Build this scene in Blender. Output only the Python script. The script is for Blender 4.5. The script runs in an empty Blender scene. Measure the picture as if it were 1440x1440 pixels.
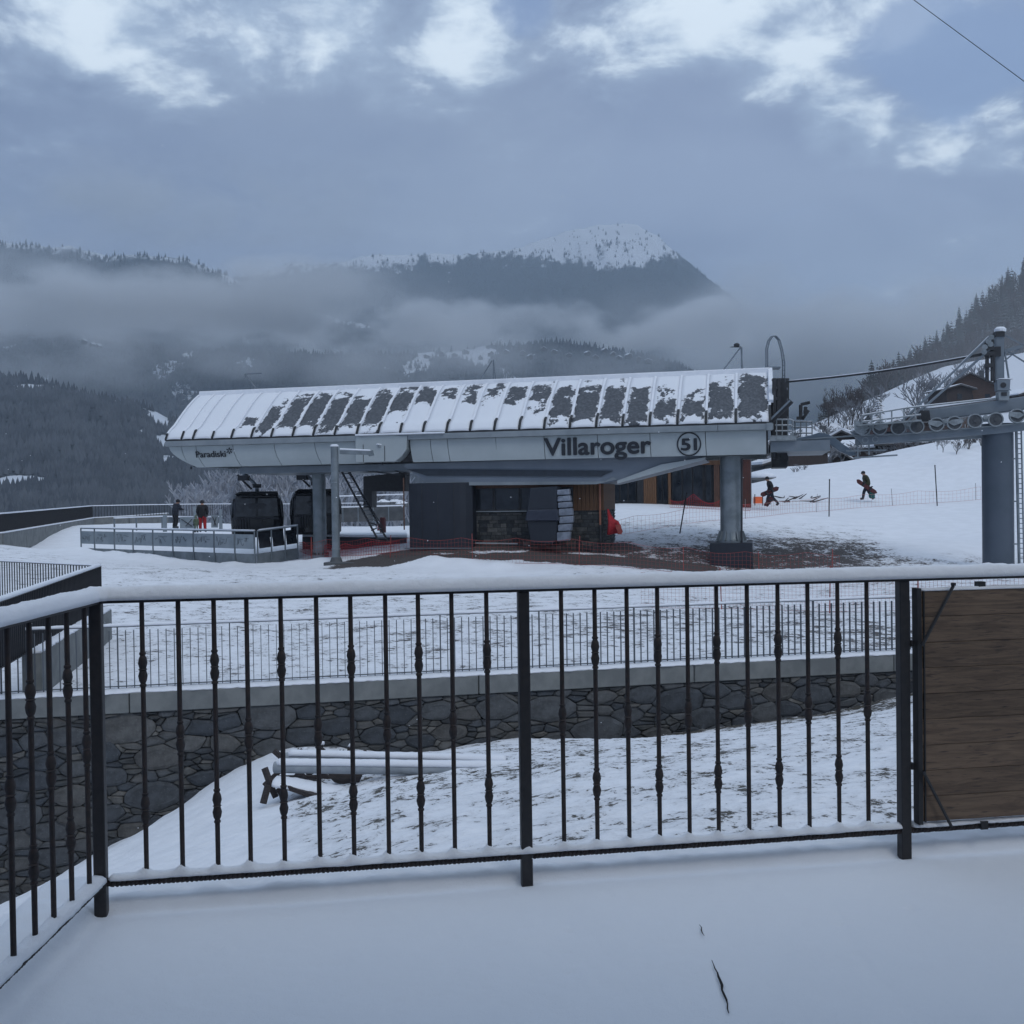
import bpy, bmesh, math, random
import numpy as np
from mathutils import Vector, Matrix, noise as mn

# ---------------------------------------------------------------- camera, world, sun, exposure
S = bpy.context.scene
COL = S.collection
R = math.radians
CAMZ, FOC = 2.9, 1440.0          # eye height over the snow field, focal length in photo pixels
ROLL, PITCH = R(0.8), math.atan(20.0 / 1440)
ca, sa = math.cos(ROLL), math.sin(ROLL)
RT = Vector((ca, 0, -sa)); UP0 = Vector((sa, 0, ca)); FW0 = Vector((0, 1, 0))
UP = (UP0 * math.cos(PITCH) + FW0 * math.sin(PITCH)).normalized()
FW = (FW0 * math.cos(PITCH) - UP0 * math.sin(PITCH)).normalized()
cam_d = bpy.data.cameras.new('camera'); cam = bpy.data.objects.new('camera', cam_d); COL.objects.link(cam)
cam_d.sensor_width = 36; cam_d.lens = 36; cam_d.clip_start = 0.05; cam_d.clip_end = 30000
M3 = Matrix((RT, UP, -FW)).transposed().to_4x4(); M3.translation = (0, 0, CAMZ)
cam.matrix_world = M3; S.camera = cam
CAM = Vector((0, 0, CAMZ))

def ray(px, py): return FW + RT * ((px - 720) / FOC) - UP * ((py - 720) / FOC)
def at(px, py, Y):                 # world point seen at a photo pixel, at world depth Y
    d = ray(px, py); return CAM + d * (Y / d.y)
def atz(px, py, z):
    d = ray(px, py); return CAM + d * ((z - CAMZ) / d.z)

S.render.engine = 'CYCLES'
S.view_settings.view_transform = 'Standard'; S.view_settings.look = 'None'
S.view_settings.exposure = 0.38; S.view_settings.gamma = 1
S.cycles.max_bounces = 6; S.cycles.transparent_max_bounces = 24; S.cycles.volume_bounces = 2
S.cycles.volume_max_steps = 96; S.cycles.volume_step_rate = 1.0
S.cycles.use_denoising = True

def N(nt, typ, **kw):
    n = nt.nodes.new(typ)
    for k, v in kw.items():
        if k.startswith('i_'):
            key = k[2:]; key = int(key) if key.isdigit() else key
            n.inputs[key].default_value = v
        else: setattr(n, k, v)
    return n
def L(nt, a, b): nt.links.new(a, b)
def math_n(nt, op, a, b=None, c=None, clamp=False):
    n = nt.nodes.new('ShaderNodeMath'); n.operation = op; n.use_clamp = clamp
    for i, v in enumerate((a, b, c)):
        if v is None: continue
        if isinstance(v, (int, float)): n.inputs[i].default_value = v
        else: nt.links.new(v, n.inputs[i])
    return n.outputs[0]
def mapr(nt, v, a, b, c=0.0, d=1.0, smooth=True):
    n = nt.nodes.new('ShaderNodeMapRange'); n.interpolation_type = 'SMOOTHSTEP' if smooth else 'LINEAR'
    nt.links.new(v, n.inputs[0])
    for i, x in enumerate((a, b, c, d)): n.inputs[i + 1].default_value = x
    return n.outputs[0]
def mixc(nt, f, a, b):
    n = nt.nodes.new('ShaderNodeMix'); n.data_type = 'RGBA'
    for i, v in ((0, f), (6, a), (7, b)):
        if isinstance(v, (int, float)): n.inputs[i].default_value = v
        elif isinstance(v, tuple): n.inputs[i].default_value = (v[0], v[1], v[2], 1)
        else: nt.links.new(v, n.inputs[i])
    return n.outputs[2]

SUN_EL, SUN_AZ = 48.0, 150.0       # behind cloud
w = bpy.data.worlds.new('World'); S.world = w; w.use_nodes = True
nt = w.node_tree; nt.nodes.clear()
out = N(nt, 'ShaderNodeOutputWorld'); bg = N(nt, 'ShaderNodeBackground')
sky = N(nt, 'ShaderNodeTexSky', sky_type='NISHITA', sun_disc=False, sun_elevation=R(SUN_EL), sun_rotation=R(SUN_AZ))
tc = N(nt, 'ShaderNodeTexCoord')
dirv = tc.outputs['Generated']
sep = N(nt, 'ShaderNodeSeparateXYZ'); L(nt, dirv, sep.inputs[0])
# clouds live on a flat layer overhead: project the view direction on it
zz = math_n(nt, 'ADD', math_n(nt, 'MAXIMUM', sep.outputs[2], 0.0), 0.22)
pxy = N(nt, 'ShaderNodeCombineXYZ')
L(nt, math_n(nt, 'DIVIDE', sep.outputs[0], zz), pxy.inputs[0]); L(nt, math_n(nt, 'DIVIDE', sep.outputs[1], zz), pxy.inputs[1])
pxy.inputs[2].default_value = 3.7
def wnoise(scale, detail=6, rough=0.55, dist=0.0, off=(0, 0, 0), vec=None):
    mp = N(nt, 'ShaderNodeMapping'); mp.inputs[1].default_value = off; L(nt, vec or pxy.outputs[0], mp.inputs[0])
    n = N(nt, 'ShaderNodeTexNoise'); n.inputs['Scale'].default_value = scale; n.inputs['Detail'].default_value = detail
    n.inputs['Roughness'].default_value = rough; n.inputs['Distortion'].default_value = dist
    L(nt, mp.outputs[0], n.inputs['Vector']); return n.outputs[0]
def wblob(px, py, r0, r1):         # soft round region about one direction of the sky
    d = ray(px, py).normalized()
    vm = N(nt, 'ShaderNodeVectorMath', operation='DOT_PRODUCT'); L(nt, dirv, vm.inputs[0]); vm.inputs[1].default_value = d
    return mapr(nt, vm.outputs['Value'], math.cos(R(r1)), math.cos(R(r0)))
def wadd(*v):
    o = v[0]
    for x in v[1:]: o = math_n(nt, 'ADD', o, x)
    return o
big = wnoise(1.0, 5, 0.5, 0.3); fine = wnoise(3.6, 9, 0.62, 0.5, (4, 1, 0)); soft = wnoise(1.7, 4, 0.5, 0.3, (7, 3, 0)); puff = wnoise(8.0, 7, 0.6, 0.3, (2, 5, 0))
fineC = math_n(nt, 'SUBTRACT', fine, 0.5); bigC = math_n(nt, 'SUBTRACT', big, 0.5); puffC = math_n(nt, 'SUBTRACT', puff, 0.5)
def M_(v, k): return math_n(nt, 'MULTIPLY', v, k)
# thin, bright cloud toward the zenith and along its broken edge; thick grey cloud down to the mountains
el = mapr(nt, sep.outputs[2], 0.40, 0.62)
thin = wadd(M_(el, 0.45), M_(fineC, 1.5), M_(bigC, 0.5), M_(puffC, 0.9),
            M_(wblob(560, 15, 0.5, 7), 0.50), M_(wblob(420, 20, 0.5, 5), 0.45), M_(wblob(690, 45, 0.5, 4.5), 0.45), M_(wblob(250, 20, 0.5, 6.0), 0.52), M_(wblob(60, 40, 0.5, 4.5), 0.45), M_(wblob(150, 10, 0.5, 4.5), 0.3),
            M_(wblob(1080, -5, 0.5, 5.5), 0.55), M_(wblob(880, 5, 0.5, 5.5), 0.60), M_(wblob(980, 20, 0.5, 4), 0.3), M_(wblob(1270, 20, 0.3, 3), 0.38), M_(wblob(1190, 180, 0.5, 3.0), 0.40), M_(wblob(1250, 188, 0.3, 2.4), 0.32), M_(wblob(1310, 195, 0.3, 2.4), 0.34), M_(wblob(1380, 178, 0.5, 3.0), 0.42),
            M_(wblob(1150, 120, 0.5, 3.5), 0.30), M_(wblob(1300, 15, 0.5, 3.5), 0.25), -0.10)
glow = mapr(nt, thin, -0.05, 0.75)
core = mapr(nt, wadd(thin, M_(puffC, 0.9), M_(fineC, 0.6)), 0.26, 0.84)
hole = wadd(M_(wblob(1265, 105, 0.5, 4.8), 0.62), M_(wblob(1365, 75, 1, 5.5), 0.55), M_(wblob(735, 5, 0.2, 2.4), 0.62), M_(wblob(1380, 128, 1, 4), 0.3),
            M_(wblob(1230, 185, 1, 4), -0.5), M_(wblob(1360, 185, 1, 4), -0.5), M_(fineC, -1.3), M_(puffC, -0.7), M_(bigC, 0.8), -0.10)
hole = M_(mapr(nt, hole, 0.14, 0.60), 0.8)
low = mapr(nt, sep.outputs[2], 0.02, 0.30)
warm = mapr(nt, sep.outputs[0], -0.25, 0.45)
grey_hi = mixc(nt, mapr(nt, soft, 0.33, 0.67), (0.185, 0.230, 0.360), (0.270, 0.325, 0.460))
grey_lo = mixc(nt, warm, (0.225, 0.280, 0.400), (0.325, 0.395, 0.490))
base = mixc(nt, low, grey_lo, grey_hi)
lift = wadd(M_(wblob(520, 235, 4, 16), 0.35), M_(puffC, 0.3), M_(fineC, 0.5)); base = mixc(nt, mapr(nt, lift, 0.0, 0.7), base, (0.33, 0.39, 0.51))
lr = mapr(nt, sep.outputs[0], -0.5, 0.35)
base = mixc(nt, M_(math_n(nt, 'SUBTRACT', 1.0, lr), 0.55), base, (0.130, 0.172, 0.280))
cloud = mixc(nt, glow, base, (0.40, 0.49, 0.63))
cloud = mixc(nt, core, cloud, (0.76, 0.83, 0.91))
skyb = N(nt, 'ShaderNodeVectorMath', operation='SCALE'); L(nt, sky.outputs[0], skyb.inputs[0]); skyb.inputs[3].default_value = 0.075
blue = N(nt, 'ShaderNodeVectorMath', operation='ADD'); L(nt, skyb.outputs[0], blue.inputs[0]); blue.inputs[1].default_value = (0.10, 0.12, 0.20)
fin = mixc(nt, hole, cloud, blue.outputs[0])
tint = N(nt, 'ShaderNodeVectorMath', operation='MULTIPLY'); L(nt, fin, tint.inputs[0]); tint.inputs[1].default_value = (0.96, 1.0, 1.005)
L(nt, tint.outputs[0], bg.inputs[0]); bg.inputs[1].default_value = 1.0
L(nt, bg.outputs[0], out.inputs[0])

sd = bpy.data.lights.new('sun', 'SUN'); sd.energy = 0.5; sd.angle = R(25); sd.color = (1.0, 0.985, 0.96)
so = bpy.data.objects.new('sun', sd); COL.objects.link(so)
az = R(SUN_AZ); sv = Vector((math.sin(az) * math.cos(R(SUN_EL)), math.cos(az) * math.cos(R(SUN_EL)), math.sin(R(SUN_EL))))
so.rotation_euler = sv.to_track_quat('Z', 'Y').to_euler(); so.location = (0, -5, 20)
so.location = (0, 0, 50)

# ---------------------------------------------------------------- helpers
rnd = random.Random(7)
ORG = {}
def world_org(p):
    return ORG.get(p.name, Vector((0, 0, 0))) if p else Vector((0, 0, 0))
def props(o, label=None, cat=None, group=None, kind=None):
    if label: o['label'] = label
    if cat: o['category'] = cat
    if group: o['group'] = group
    if kind: o['kind'] = kind
    return o
def thing(name, label, cat, loc=(0, 0, 0), group=None):
    o = bpy.data.objects.new(name, None); COL.objects.link(o); o.location = loc; o.empty_display_size = 0.2
    ORG[o.name] = Vector(loc); return props(o, label, cat, group)
def link_mesh(name, me, parent=None, loc=None, rot=None, scale=None):
    o = bpy.data.objects.new(name, me); COL.objects.link(o)
    if parent: o.parent = parent
    if loc is not None:
        o.location = Vector(loc) - (world_org(parent) if parent else Vector((0, 0, 0)))
        ORG[o.name] = Vector(loc)
    elif parent: ORG[o.name] = world_org(parent)
    if rot is not None: o.rotation_euler = rot
    if scale is not None: o.scale = scale if hasattr(scale, '__len__') else (scale,) * 3
    return o
def copy_tree(o, loc=None, rotz=None, scale=None, parent=None):
    c = o.copy(); COL.objects.link(c)
    if parent: c.parent = parent
    if loc is not None: c.location = loc
    if rotz is not None: c.rotation_euler = (o.rotation_euler[0], o.rotation_euler[1], rotz)
    if scale is not None: c.scale = (scale,) * 3 if not hasattr(scale, '__len__') else scale
    for ch in [x for x in o.children if x.name not in SKIP]: copy_tree(ch, parent=c)
    return c
SKIP = set()

class MB:
    def __init__(s): s.v = []; s.f = []
    def add(s, vs, fs):
        b = len(s.v); s.v += [tuple(x) for x in vs]; s.f += [tuple(i + b for i in f) for f in fs]; return s
    def hexa(s, p):                   # 8 corners: bottom 4 ccw, top 4 ccw
        return s.add(p, [(3, 2, 1, 0), (4, 5, 6, 7), (0, 1, 5, 4), (1, 2, 6, 5), (2, 3, 7, 6), (3, 0, 4, 7)])
    def box(s, c, size, rz=0.0):
        hx, hy, hz = size[0] / 2, size[1] / 2, size[2] / 2; co, si = math.cos(rz), math.sin(rz)
        P = []
        for dz in (-hz, hz):
            for dx, dy in ((-hx, -hy), (hx, -hy), (hx, hy), (-hx, hy)):
                P.append((c[0] + dx * co - dy * si, c[1] + dx * si + dy * co, c[2] + dz))
        return s.hexa(P)
    def bbox(s, x0, y0, z0, x1, y1, z1): return s.box(((x0 + x1) / 2, (y0 + y1) / 2, (z0 + z1) / 2), (abs(x1 - x0), abs(y1 - y0), abs(z1 - z0)))
    def bar(s, p, q, w, h=None, up=(0, 0, 1)):
        p, q = Vector(p), Vector(q); h = h or w; d = (q - p)
        if d.length < 1e-6: return s
        d.normalize(); up = Vector(up)
        if abs(d.dot(up)) > 0.98: up = Vector((1, 0, 0))
        x = d.cross(up).normalized() * (w / 2); y = x.cross(d).normalized() * (h / 2)
        return s.hexa([p - x - y, p + x - y, q + x - y, q - x - y, p - x + y, p + x + y, q + x + y, q - x + y])
    def tube(s, pts, r, n=8, cap=True, sq=1.0):
        pts = [Vector(p) for p in pts]; rs = r if hasattr(r, '__len__') else [r] * len(pts)
        vs = []; prev = None
        for i, p in enumerate(pts):
            d = (pts[min(i + 1, len(pts) - 1)] - pts[max(i - 1, 0)])
            if d.length < 1e-9: d = Vector((0, 0, 1))
            d.normalize()
            a = prev if prev is not None else (Vector((1, 0, 0)) if abs(d.x) < 0.8 else Vector((0, 1, 0)))
            x = (a - d * a.dot(d)).normalized(); y = d.cross(x); prev = x
            for k in range(n):
                t = 2 * math.pi * (k + 0.5) / n; vs.append(p + x * (rs[i] * math.cos(t)) + y * (rs[i] * sq * math.sin(t)))
        fs = []
        for i in range(len(pts) - 1):
            for k in range(n):
                fs.append((i * n + k, i * n + (k + 1) % n, (i + 1) * n + (k + 1) % n, (i + 1) * n + k))
        if cap: fs += [tuple(range(n - 1, -1, -1)), tuple((len(pts) - 1) * n + k for k in range(n))]
        return s.add(vs, fs)
    def lathe(s, prof, c=(0, 0, 0), n=12, sx=1.0, sy=1.0, cap=True):   # prof: [(r,z)]
        vs = [(c[0] + r * sx * math.cos(2 * math.pi * k / n), c[1] + r * sy * math.sin(2 * math.pi * k / n), c[2] + z) for r, z in prof for k in range(n)]
        fs = [(i * n + k, i * n + (k + 1) % n, (i + 1) * n + (k + 1) % n, (i + 1) * n + k) for i in range(len(prof) - 1) for k in range(n)]
        if cap: fs += [tuple(range(n - 1, -1, -1)), tuple((len(prof) - 1) * n + k for k in range(n))]
        return s.add(vs, fs)
    def prism(s, poly, d):            # poly: 3d points, extruded by vector d
        n = len(poly); P = [Vector(p) for p in poly]; D = Vector(d)
        return s.add(P + [p + D for p in P], [tuple(range(n - 1, -1, -1)), tuple(range(n, 2 * n))] + [(i, (i + 1) % n, (i + 1) % n + n, i + n) for i in range(n)])
    def mesh(s, name, mat, org=(0, 0, 0), smooth=False, bevel=0, xf=None):
        me = bpy.data.meshes.new(name); o = Vector(org)
        vs = [(Vector(v) if xf is None else xf(v)) - o for v in s.v]
        me.from_pydata([tuple(v) for v in vs], [], s.f)
        bm = bmesh.new(); bm.from_mesh(me)
        bmesh.ops.recalc_face_normals(bm, faces=bm.faces)
        if bevel: bmesh.ops.bevel(bm, geom=bm.edges[:], offset=bevel, segments=1, affect='EDGES', clamp_overlap=True)
        bm.to_mesh(me); bm.free()
        if mat: me.materials.append(mat)
        if smooth:
            me.polygons.foreach_set('use_smooth', [True] * len(me.polygons))
            if smooth == 'auto': me.set_sharp_from_angle(angle=R(40))
        return me
    def build(s, name, mat, parent=None, smooth=False, bevel=0, xf=None):
        me = s.mesh(name, mat, world_org(parent), smooth, bevel, xf)
        return link_mesh(name, me, parent)

def grid_mesh(name, P, mat, smooth=True):   # P: array (a,b,3)
    a, b = P.shape[:2]; me = bpy.data.meshes.new(name)
    idx = np.arange(a * b).reshape(a, b)
    q = np.stack([idx[:-1, :-1], idx[1:, :-1], idx[1:, 1:], idx[:-1, 1:]], -1).reshape(-1, 4)
    raw_mesh(me, P.reshape(-1, 3), q)
    if mat: me.materials.append(mat)
    me.polygons.foreach_set('use_smooth', np.full(len(q), smooth))
    # make sure the normals look up
    me.update()
    if sum(me.polygons[i].normal.z for i in range(0, len(q), max(1, len(q) // 200))) < 0: me.flip_normals()
    return me
def raw_mesh(me, V, F):
    V = np.asarray(V, dtype=np.float32); F = np.asarray(F, dtype=np.int32); k = F.shape[1]
    me.vertices.add(len(V)); me.vertices.foreach_set('co', V.ravel())
    me.loops.add(F.size); me.loops.foreach_set('vertex_index', F.ravel())
    me.polygons.add(len(F)); me.polygons.foreach_set('loop_start', np.arange(0, F.size, k, dtype=np.int32))
    me.update(calc_edges=True); return me

# value noise for numpy arrays
_rng = np.random.RandomState(11); _G = _rng.rand(256, 256)
def vnoise(x, y):
    xi = np.floor(x).astype(int); yi = np.floor(y).astype(int); fx = x - xi; fy = y - yi
    fx = fx * fx * fx * (fx * (fx * 6 - 15) + 10); fy = fy * fy * fy * (fy * (fy * 6 - 15) + 10)
    g = lambda a, b: _G[a % 256, b % 256]
    return (g(xi, yi) * (1 - fx) + g(xi + 1, yi) * fx) * (1 - fy) + (g(xi, yi + 1) * (1 - fx) + g(xi + 1, yi + 1) * fx) * fy
def fbm(x, y, o=5, g=0.5):
    s = 0; a = 1; t = 0
    for i in range(o): s = s + a * (vnoise(x * 2 ** i + 17 * i, y * 2 ** i + 31 * i) - 0.5) * 2; t += a; a *= g
    return s / t
def ridged(x, y, o=5, g=0.55):
    s = 0; a = 1; t = 0
    for i in range(o): s = s + a * (1 - 2 * np.abs(vnoise(x * 2 ** i + 7 * i, y * 2 ** i + 13 * i) - 0.5) * 1.6); t += a; a *= g
    return s / t
class RBF:
    def __init__(s, pts):
        P = np.array(pts, float); s.P = P[:, :2]; n = len(P)
        D = np.sqrt(((s.P[:, None] - s.P[None]) ** 2).sum(-1) + 4.0)
        A = np.zeros((n + 3, n + 3)); A[:n, :n] = D; A[:n, n:] = np.c_[np.ones(n), s.P]; A[n:, :n] = A[:n, n:].T
        A[:n, :n] += np.eye(n) * 1e-6
        s.w = np.linalg.solve(A, np.r_[P[:, 2], 0, 0, 0])
    def __call__(s, x, y):
        x = np.asarray(x, float); y = np.asarray(y, float)
        r = s.w[-3] + s.w[-2] * x + s.w[-1] * y
        for i, p in enumerate(s.P): r = r + s.w[i] * np.sqrt((x - p[0]) ** 2 + (y - p[1]) ** 2 + 4.0)
        return r

# ---------------------------------------------------------------- materials
MATS = {}
def new_mat(name):
    m = bpy.data.materials.new(name); m.use_nodes = True; t = m.node_tree
    b = t.nodes['Principled BSDF']; MATS[name] = m; return m, t, b
def tex(t, scale, detail=4, rough=0.5, coord='Object', sc=(1, 1, 1), kind='noise'):
    c = N(t, 'ShaderNodeTexCoord'); mp = N(t, 'ShaderNodeMapping'); mp.inputs[3].default_value = sc
    L(t, c.outputs[coord], mp.inputs[0])
    if kind == 'noise':
        n = N(t, 'ShaderNodeTexNoise'); n.inputs['Scale'].default_value = scale; n.inputs['Detail'].default_value = detail; n.inputs['Roughness'].default_value = rough
        L(t, mp.outputs[0], n.inputs['Vector']); return n.outputs[0]
    n = N(t, 'ShaderNodeTexVoronoi'); n.inputs['Scale'].default_value = scale; L(t, mp.outputs[0], n.inputs['Vector']); return n.outputs[0]
def bump(t, b, h, dist=0.01, strength=0.5):
    n = N(t, 'ShaderNodeBump'); n.inputs['Distance'].default_value = dist; n.inputs['Strength'].default_value = strength
    L(t, h, n.inputs['Height']); L(t, n.outputs[0], b.inputs['Normal']); return n
def simple(name, c1, c2=None, rough=0.6, metal=0.0, scale=6, sc=(1, 1, 1), bmp=0.0, bdist=0.01, coord='Object', rand=0.0, snow=0.0):
    m, t, b = new_mat(name); c2 = c2 or tuple(x * 0.75 for x in c1)
    n = tex(t, scale, 6, 0.6, coord, sc)
    col = mixc(t, mapr(t, n, 0.35, 0.65), c1, c2)
    if rand:
        oi = N(t, 'ShaderNodeObjectInfo'); f = math_n(t, 'ADD', math_n(t, 'MULTIPLY', oi.outputs['Random'], 2 * rand), 1 - rand)
        vm = N(t, 'ShaderNodeVectorMath', operation='SCALE'); L(t, col, vm.inputs[0]); L(t, f, vm.inputs[3]); col = vm.outputs[0]
    if snow:                           # frost and snow lying on faces that look up
        g = N(t, 'ShaderNodeNewGeometry'); s2 = N(t, 'ShaderNodeSeparateXYZ'); L(t, g.outputs['Normal'], s2.inputs[0])
        nn = tex(t, 9, 5, 0.6)
        f = mapr(t, math_n(t, 'ADD', s2.outputs[2], math_n(t, 'MULTIPLY', math_n(t, 'SUBTRACT', nn, 0.5), 0.9)), 1.0 - snow, 1.08 - snow)
        col = mixc(t, f, col, (0.78, 0.80, 0.84))
    L(t, col, b.inputs['Base Color']); b.inputs['Roughness'].default_value = rough; b.inputs['Metallic'].default_value = metal
    if bmp: bump(t, b, n, bdist, bmp)
    return m

def snow_mat(name, fine=9.0, thr=0.62, col=(0.80, 0.82, 0.86), bare_scale=1.0, soil=(0.045, 0.042, 0.036), bstr=0.5, bdist=0.03):
    """snow with grass tufts and soil poking through; the mesh attribute 'bare' says how thin the snow is"""
    m, t, b = new_mat(name)
    at_ = N(t, 'ShaderNodeAttribute', attribute_name='bare')
    n1 = tex(t, fine, 6, 0.65); n2 = tex(t, fine * 0.22, 3, 0.5); n3 = tex(t, fine * 4.5, 3, 0.6)
    s = wsum(t, (n1, 0.55), (n2, 0.35), (n3, 0.25)); s = math_n(t, 'ADD', s, math_n(t, 'MULTIPLY', at_.outputs['Fac'], 0.30 * bare_scale))
    f = mapr(t, s, thr + 0.07, thr + 0.12)
    sl = mixc(t, mapr(t, n3, 0.3, 0.7), soil, tuple(x * 2.2 for x in soil))
    sn = mixc(t, mapr(t, n2, 0.3, 0.7), col, tuple(x * 0.94 for x in col))
    # thin snow greys before it breaks
    thinf = mapr(t, s, thr - 0.06, thr + 0.09)
    sn = mixc(t, math_n(t, 'MULTIPLY', thinf, 0.22), sn, (0.34, 0.34, 0.35))
    L(t, mixc(t, f, sn, sl), b.inputs['Base Color']); b.inputs['Roughness'].default_value = 0.85
    h = math_n(t, 'SUBTRACT', math_n(t, 'MULTIPLY', n1, 0.7), math_n(t, 'MULTIPLY', f, 0.5))
    h = math_n(t, 'ADD', h, math_n(t, 'MULTIPLY', n3, 0.15))
    bump(t, b, h, bdist, bstr)
    return m
def wsum(t, *vw):
    o = None
    for v, k in vw:
        x = math_n(t, 'MULTIPLY', v, k); o = x if o is None else math_n(t, 'ADD', o, x)
    return o
def set_attr(me, name, arr):
    a = me.attributes.new(name, 'FLOAT', 'POINT'); a.data.foreach_set('value', np.asarray(arr, dtype=np.float32).ravel())
def sstep(a, b, x): 
    t = np.clip((x - a) / (b - a), 0, 1); return t * t * (3 - 2 * t)

M_field = snow_mat('snow_over_grass', fine=7.0, thr=0.60, bdist=0.04, soil=(0.042, 0.036, 0.034))
M_lawn = snow_mat('snow_over_lawn', fine=9.0, thr=0.585, bdist=0.03, bstr=0.7)
m, t, b = new_mat('clean_snow'); MC = m
n1 = tex(t, 3.0, 6, 0.6); n2 = tex(t, 160, 3, 0.7)
L(t, mixc(t, n1, (0.80, 0.82, 0.86), (0.76, 0.79, 0.84)), b.inputs['Base Color']); b.inputs['Roughness'].default_value = 0.8
b.inputs['Subsurface Weight'].default_value = 0.0
n3 = tex(t, 40, 4, 0.6); bump(t, b, wsum(t, (n1, 0.7), (n2, 0.16), (n3, 0.22)), 0.010, 0.7)
m, t, b = new_mat('crusted_snow'); M_crust = m
n1 = tex(t, 55.0, 6, 0.7); n2 = tex(t, 260, 3, 0.7)
L(t, mixc(t, n1, (0.80, 0.82, 0.86), (0.74, 0.77, 0.83)), b.inputs['Base Color']); b.inputs['Roughness'].default_value = 0.75
bump(t, b, wsum(t, (n1, 0.7), (n2, 0.3)), 0.010, 0.7)

# ---------------------------------------------------------------- retaining wall line, lawn, snow field
WP = []
for px, py in ((0, 980), (145, 971), (400, 961), (740, 944), (1000, 931), (1250, 918), (1440, 907)):
    WP.append(atz(px, py, 0.06))
# straight fit
xs = np.array([p.x for p in WP]); ys = np.array([p.y for p in WP]); ks, k0 = np.polyfit(xs, ys, 1)
def wallY(x): return k0 + ks * x
WDIR = Vector((1, ks, 0)).normalized(); WNRM = Vector((ks, -1, 0)).normalized()   # normal toward the camera
# snow field samples
FS = []
def fs(px, py, D): p = at(px, py, D); FS.append((p.x, p.y, p.z))
for x in (-30, -20, -12, -4, 4, 12, 20, 30): FS.append((x, wallY(x), 0.0)); FS.append((x, wallY(x) - 6, 0.0))
for px, py, D in ((720, 800, 38), (720, 771, 42), (600, 790, 40), (880, 790, 39.5), (620, 772, 42.5), (850, 768, 43.5), (1028, 803, 39), (1028, 742, 48),
                  (1000, 712, 60), (860, 709, 60), (960, 770, 43), (1085, 712, 60), (1220, 703.5, 62), (1380, 698, 62),
                  (1380, 800, 38), (1300, 762, 47), (1300, 722, 56), (1060, 668, 85), (1150, 657, 85), (1290, 627, 85), (1400, 607, 85), (1500, 592, 85), (1700, 560, 85),
                  (115, 782, 56), (360, 793, 47.5), (200, 762, 60), (0, 766, 51), (-200, 766, 51), (130, 742, 82), (-100, 742, 82), (270, 736, 82), (500, 745, 62), (415, 768, 52), (700, 735, 70), (250, 800, 40), (50, 800, 38), (450, 800, 40)):
    fs(px, py, D)
for x in (-60, -40, -20, 0): FS.append((x, 96, -1.5)); FS.append((x, 130, -14))
FS.append((20, 120, 0)); 
for x in (35, 60, 90): FS.append((x, 120, 1.0)); FS.append((x, 105, 3.0)); FS.append((x, 150, 1))
FS.append((24, 105, 2.5)); FS.append((30, 98, 3.8))
GR = RBF(FS)
def G(x, y): return GR(x, y)
def Gz(x, y): return float(GR(x, y))

na, nb = 420, 420
tt = np.linspace(-1.25, 1.25, na)
rr = np.r_[np.linspace(0, 1, nb) ** 1.5]
T, Rr = np.meshgrid(tt, rr, indexing='ij')
Y0 = k0 / (1 - ks * T) + 0.05       # the field starts on the wall line
Yg = Y0 + 0.0 + Rr * (150 - Y0); Xg = T * Yg
Zg = G(Xg, Yg)
rough = sstep(18, 26, Yg)
Zg = Zg + 0.05 * fbm(Xg * 0.5, Yg * 0.5, 5) * rough + 0.02 * fbm(Xg * 2.5, Yg * 2.5, 3) * rough
px_ = 720 + Xg / Yg * 1440
# ploughed ridge of snow in front of the fenced deck and the cut bank in front of the station
def seg_d(x, y, a, b):
    ax, ay, bx, by = a[0], a[1], b[0], b[1]; dx, dy = bx - ax, by - ay
    u = np.clip(((x - ax) * dx + (y - ay) * dy) / (dx * dx + dy * dy), 0, 1)
    return np.hypot(x - ax - u * dx, y - ay - u * dy)
rA, rB, rC = at(100, 794, 51), at(372, 808, 43.2), at(700, 797, 38.5)
dR = np.minimum(seg_d(Xg, Yg, rA, rB), seg_d(Xg, Yg, rB, rC))
Zg += 0.22 * np.exp(-(dR / 0.6) ** 2) * (0.55 + 0.9 * vnoise(Xg * 0.9 + 3, Yg * 0.9)) 
# mounds on the right hand slope
for (qx, qy, D, h, r) in ((1180, 672, 74, 0.4, 5), (1080, 675, 82, 0.3, 3), (1120, 690, 70, 0.4, 4), (1330, 650, 74, .5, 4)):
    p = at(qx, qy, D); Zg += h * np.exp(-(((Xg - p.x) / r) ** 2 + ((Yg - p.y) / (r * 1.4)) ** 2))
p = at(1330, 745, 44); Zg += 0.35 * np.exp(-(((Xg - p.x) / 6) ** 2 + ((Yg - p.y) / 3) ** 2))
bare = np.full(Zg.shape, 0.09) + 0.12 * fbm(Xg * 0.15, Yg * 0.15, 3)
def pcol(px, py, D, rx, ry, k):
    global bare
    p = at(px, py, D); bare += k * np.exp(-(((Xg - p.x) / rx) ** 2 + ((Yg - p.y) / ry) ** 2))
pcol(1060, 792, 40.0, 5.0, 1.6, 0.42); pcol(950, 775, 42.0, 5, 1.4, 0.36); pcol(1180, 785, 41.5, 5.5, 3.0, 0.28); pcol(1100, 765, 44, 7, 2.5, .22); pcol(1150, 870, 24, 6, 5, 0.10)
pcol(1250, 900, 21, 3, 2, 0.22); pcol(620, 880, 24, 8, 5, 0.12)
clean = sstep(1210, 1290, px_) * sstep(40, 43, Yg) + sstep(50, 56, Yg) + np.exp(-((dR) / 2.0) ** 2) * 0.9
bare -= np.clip(clean, 0, 1) * 0.8
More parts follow.
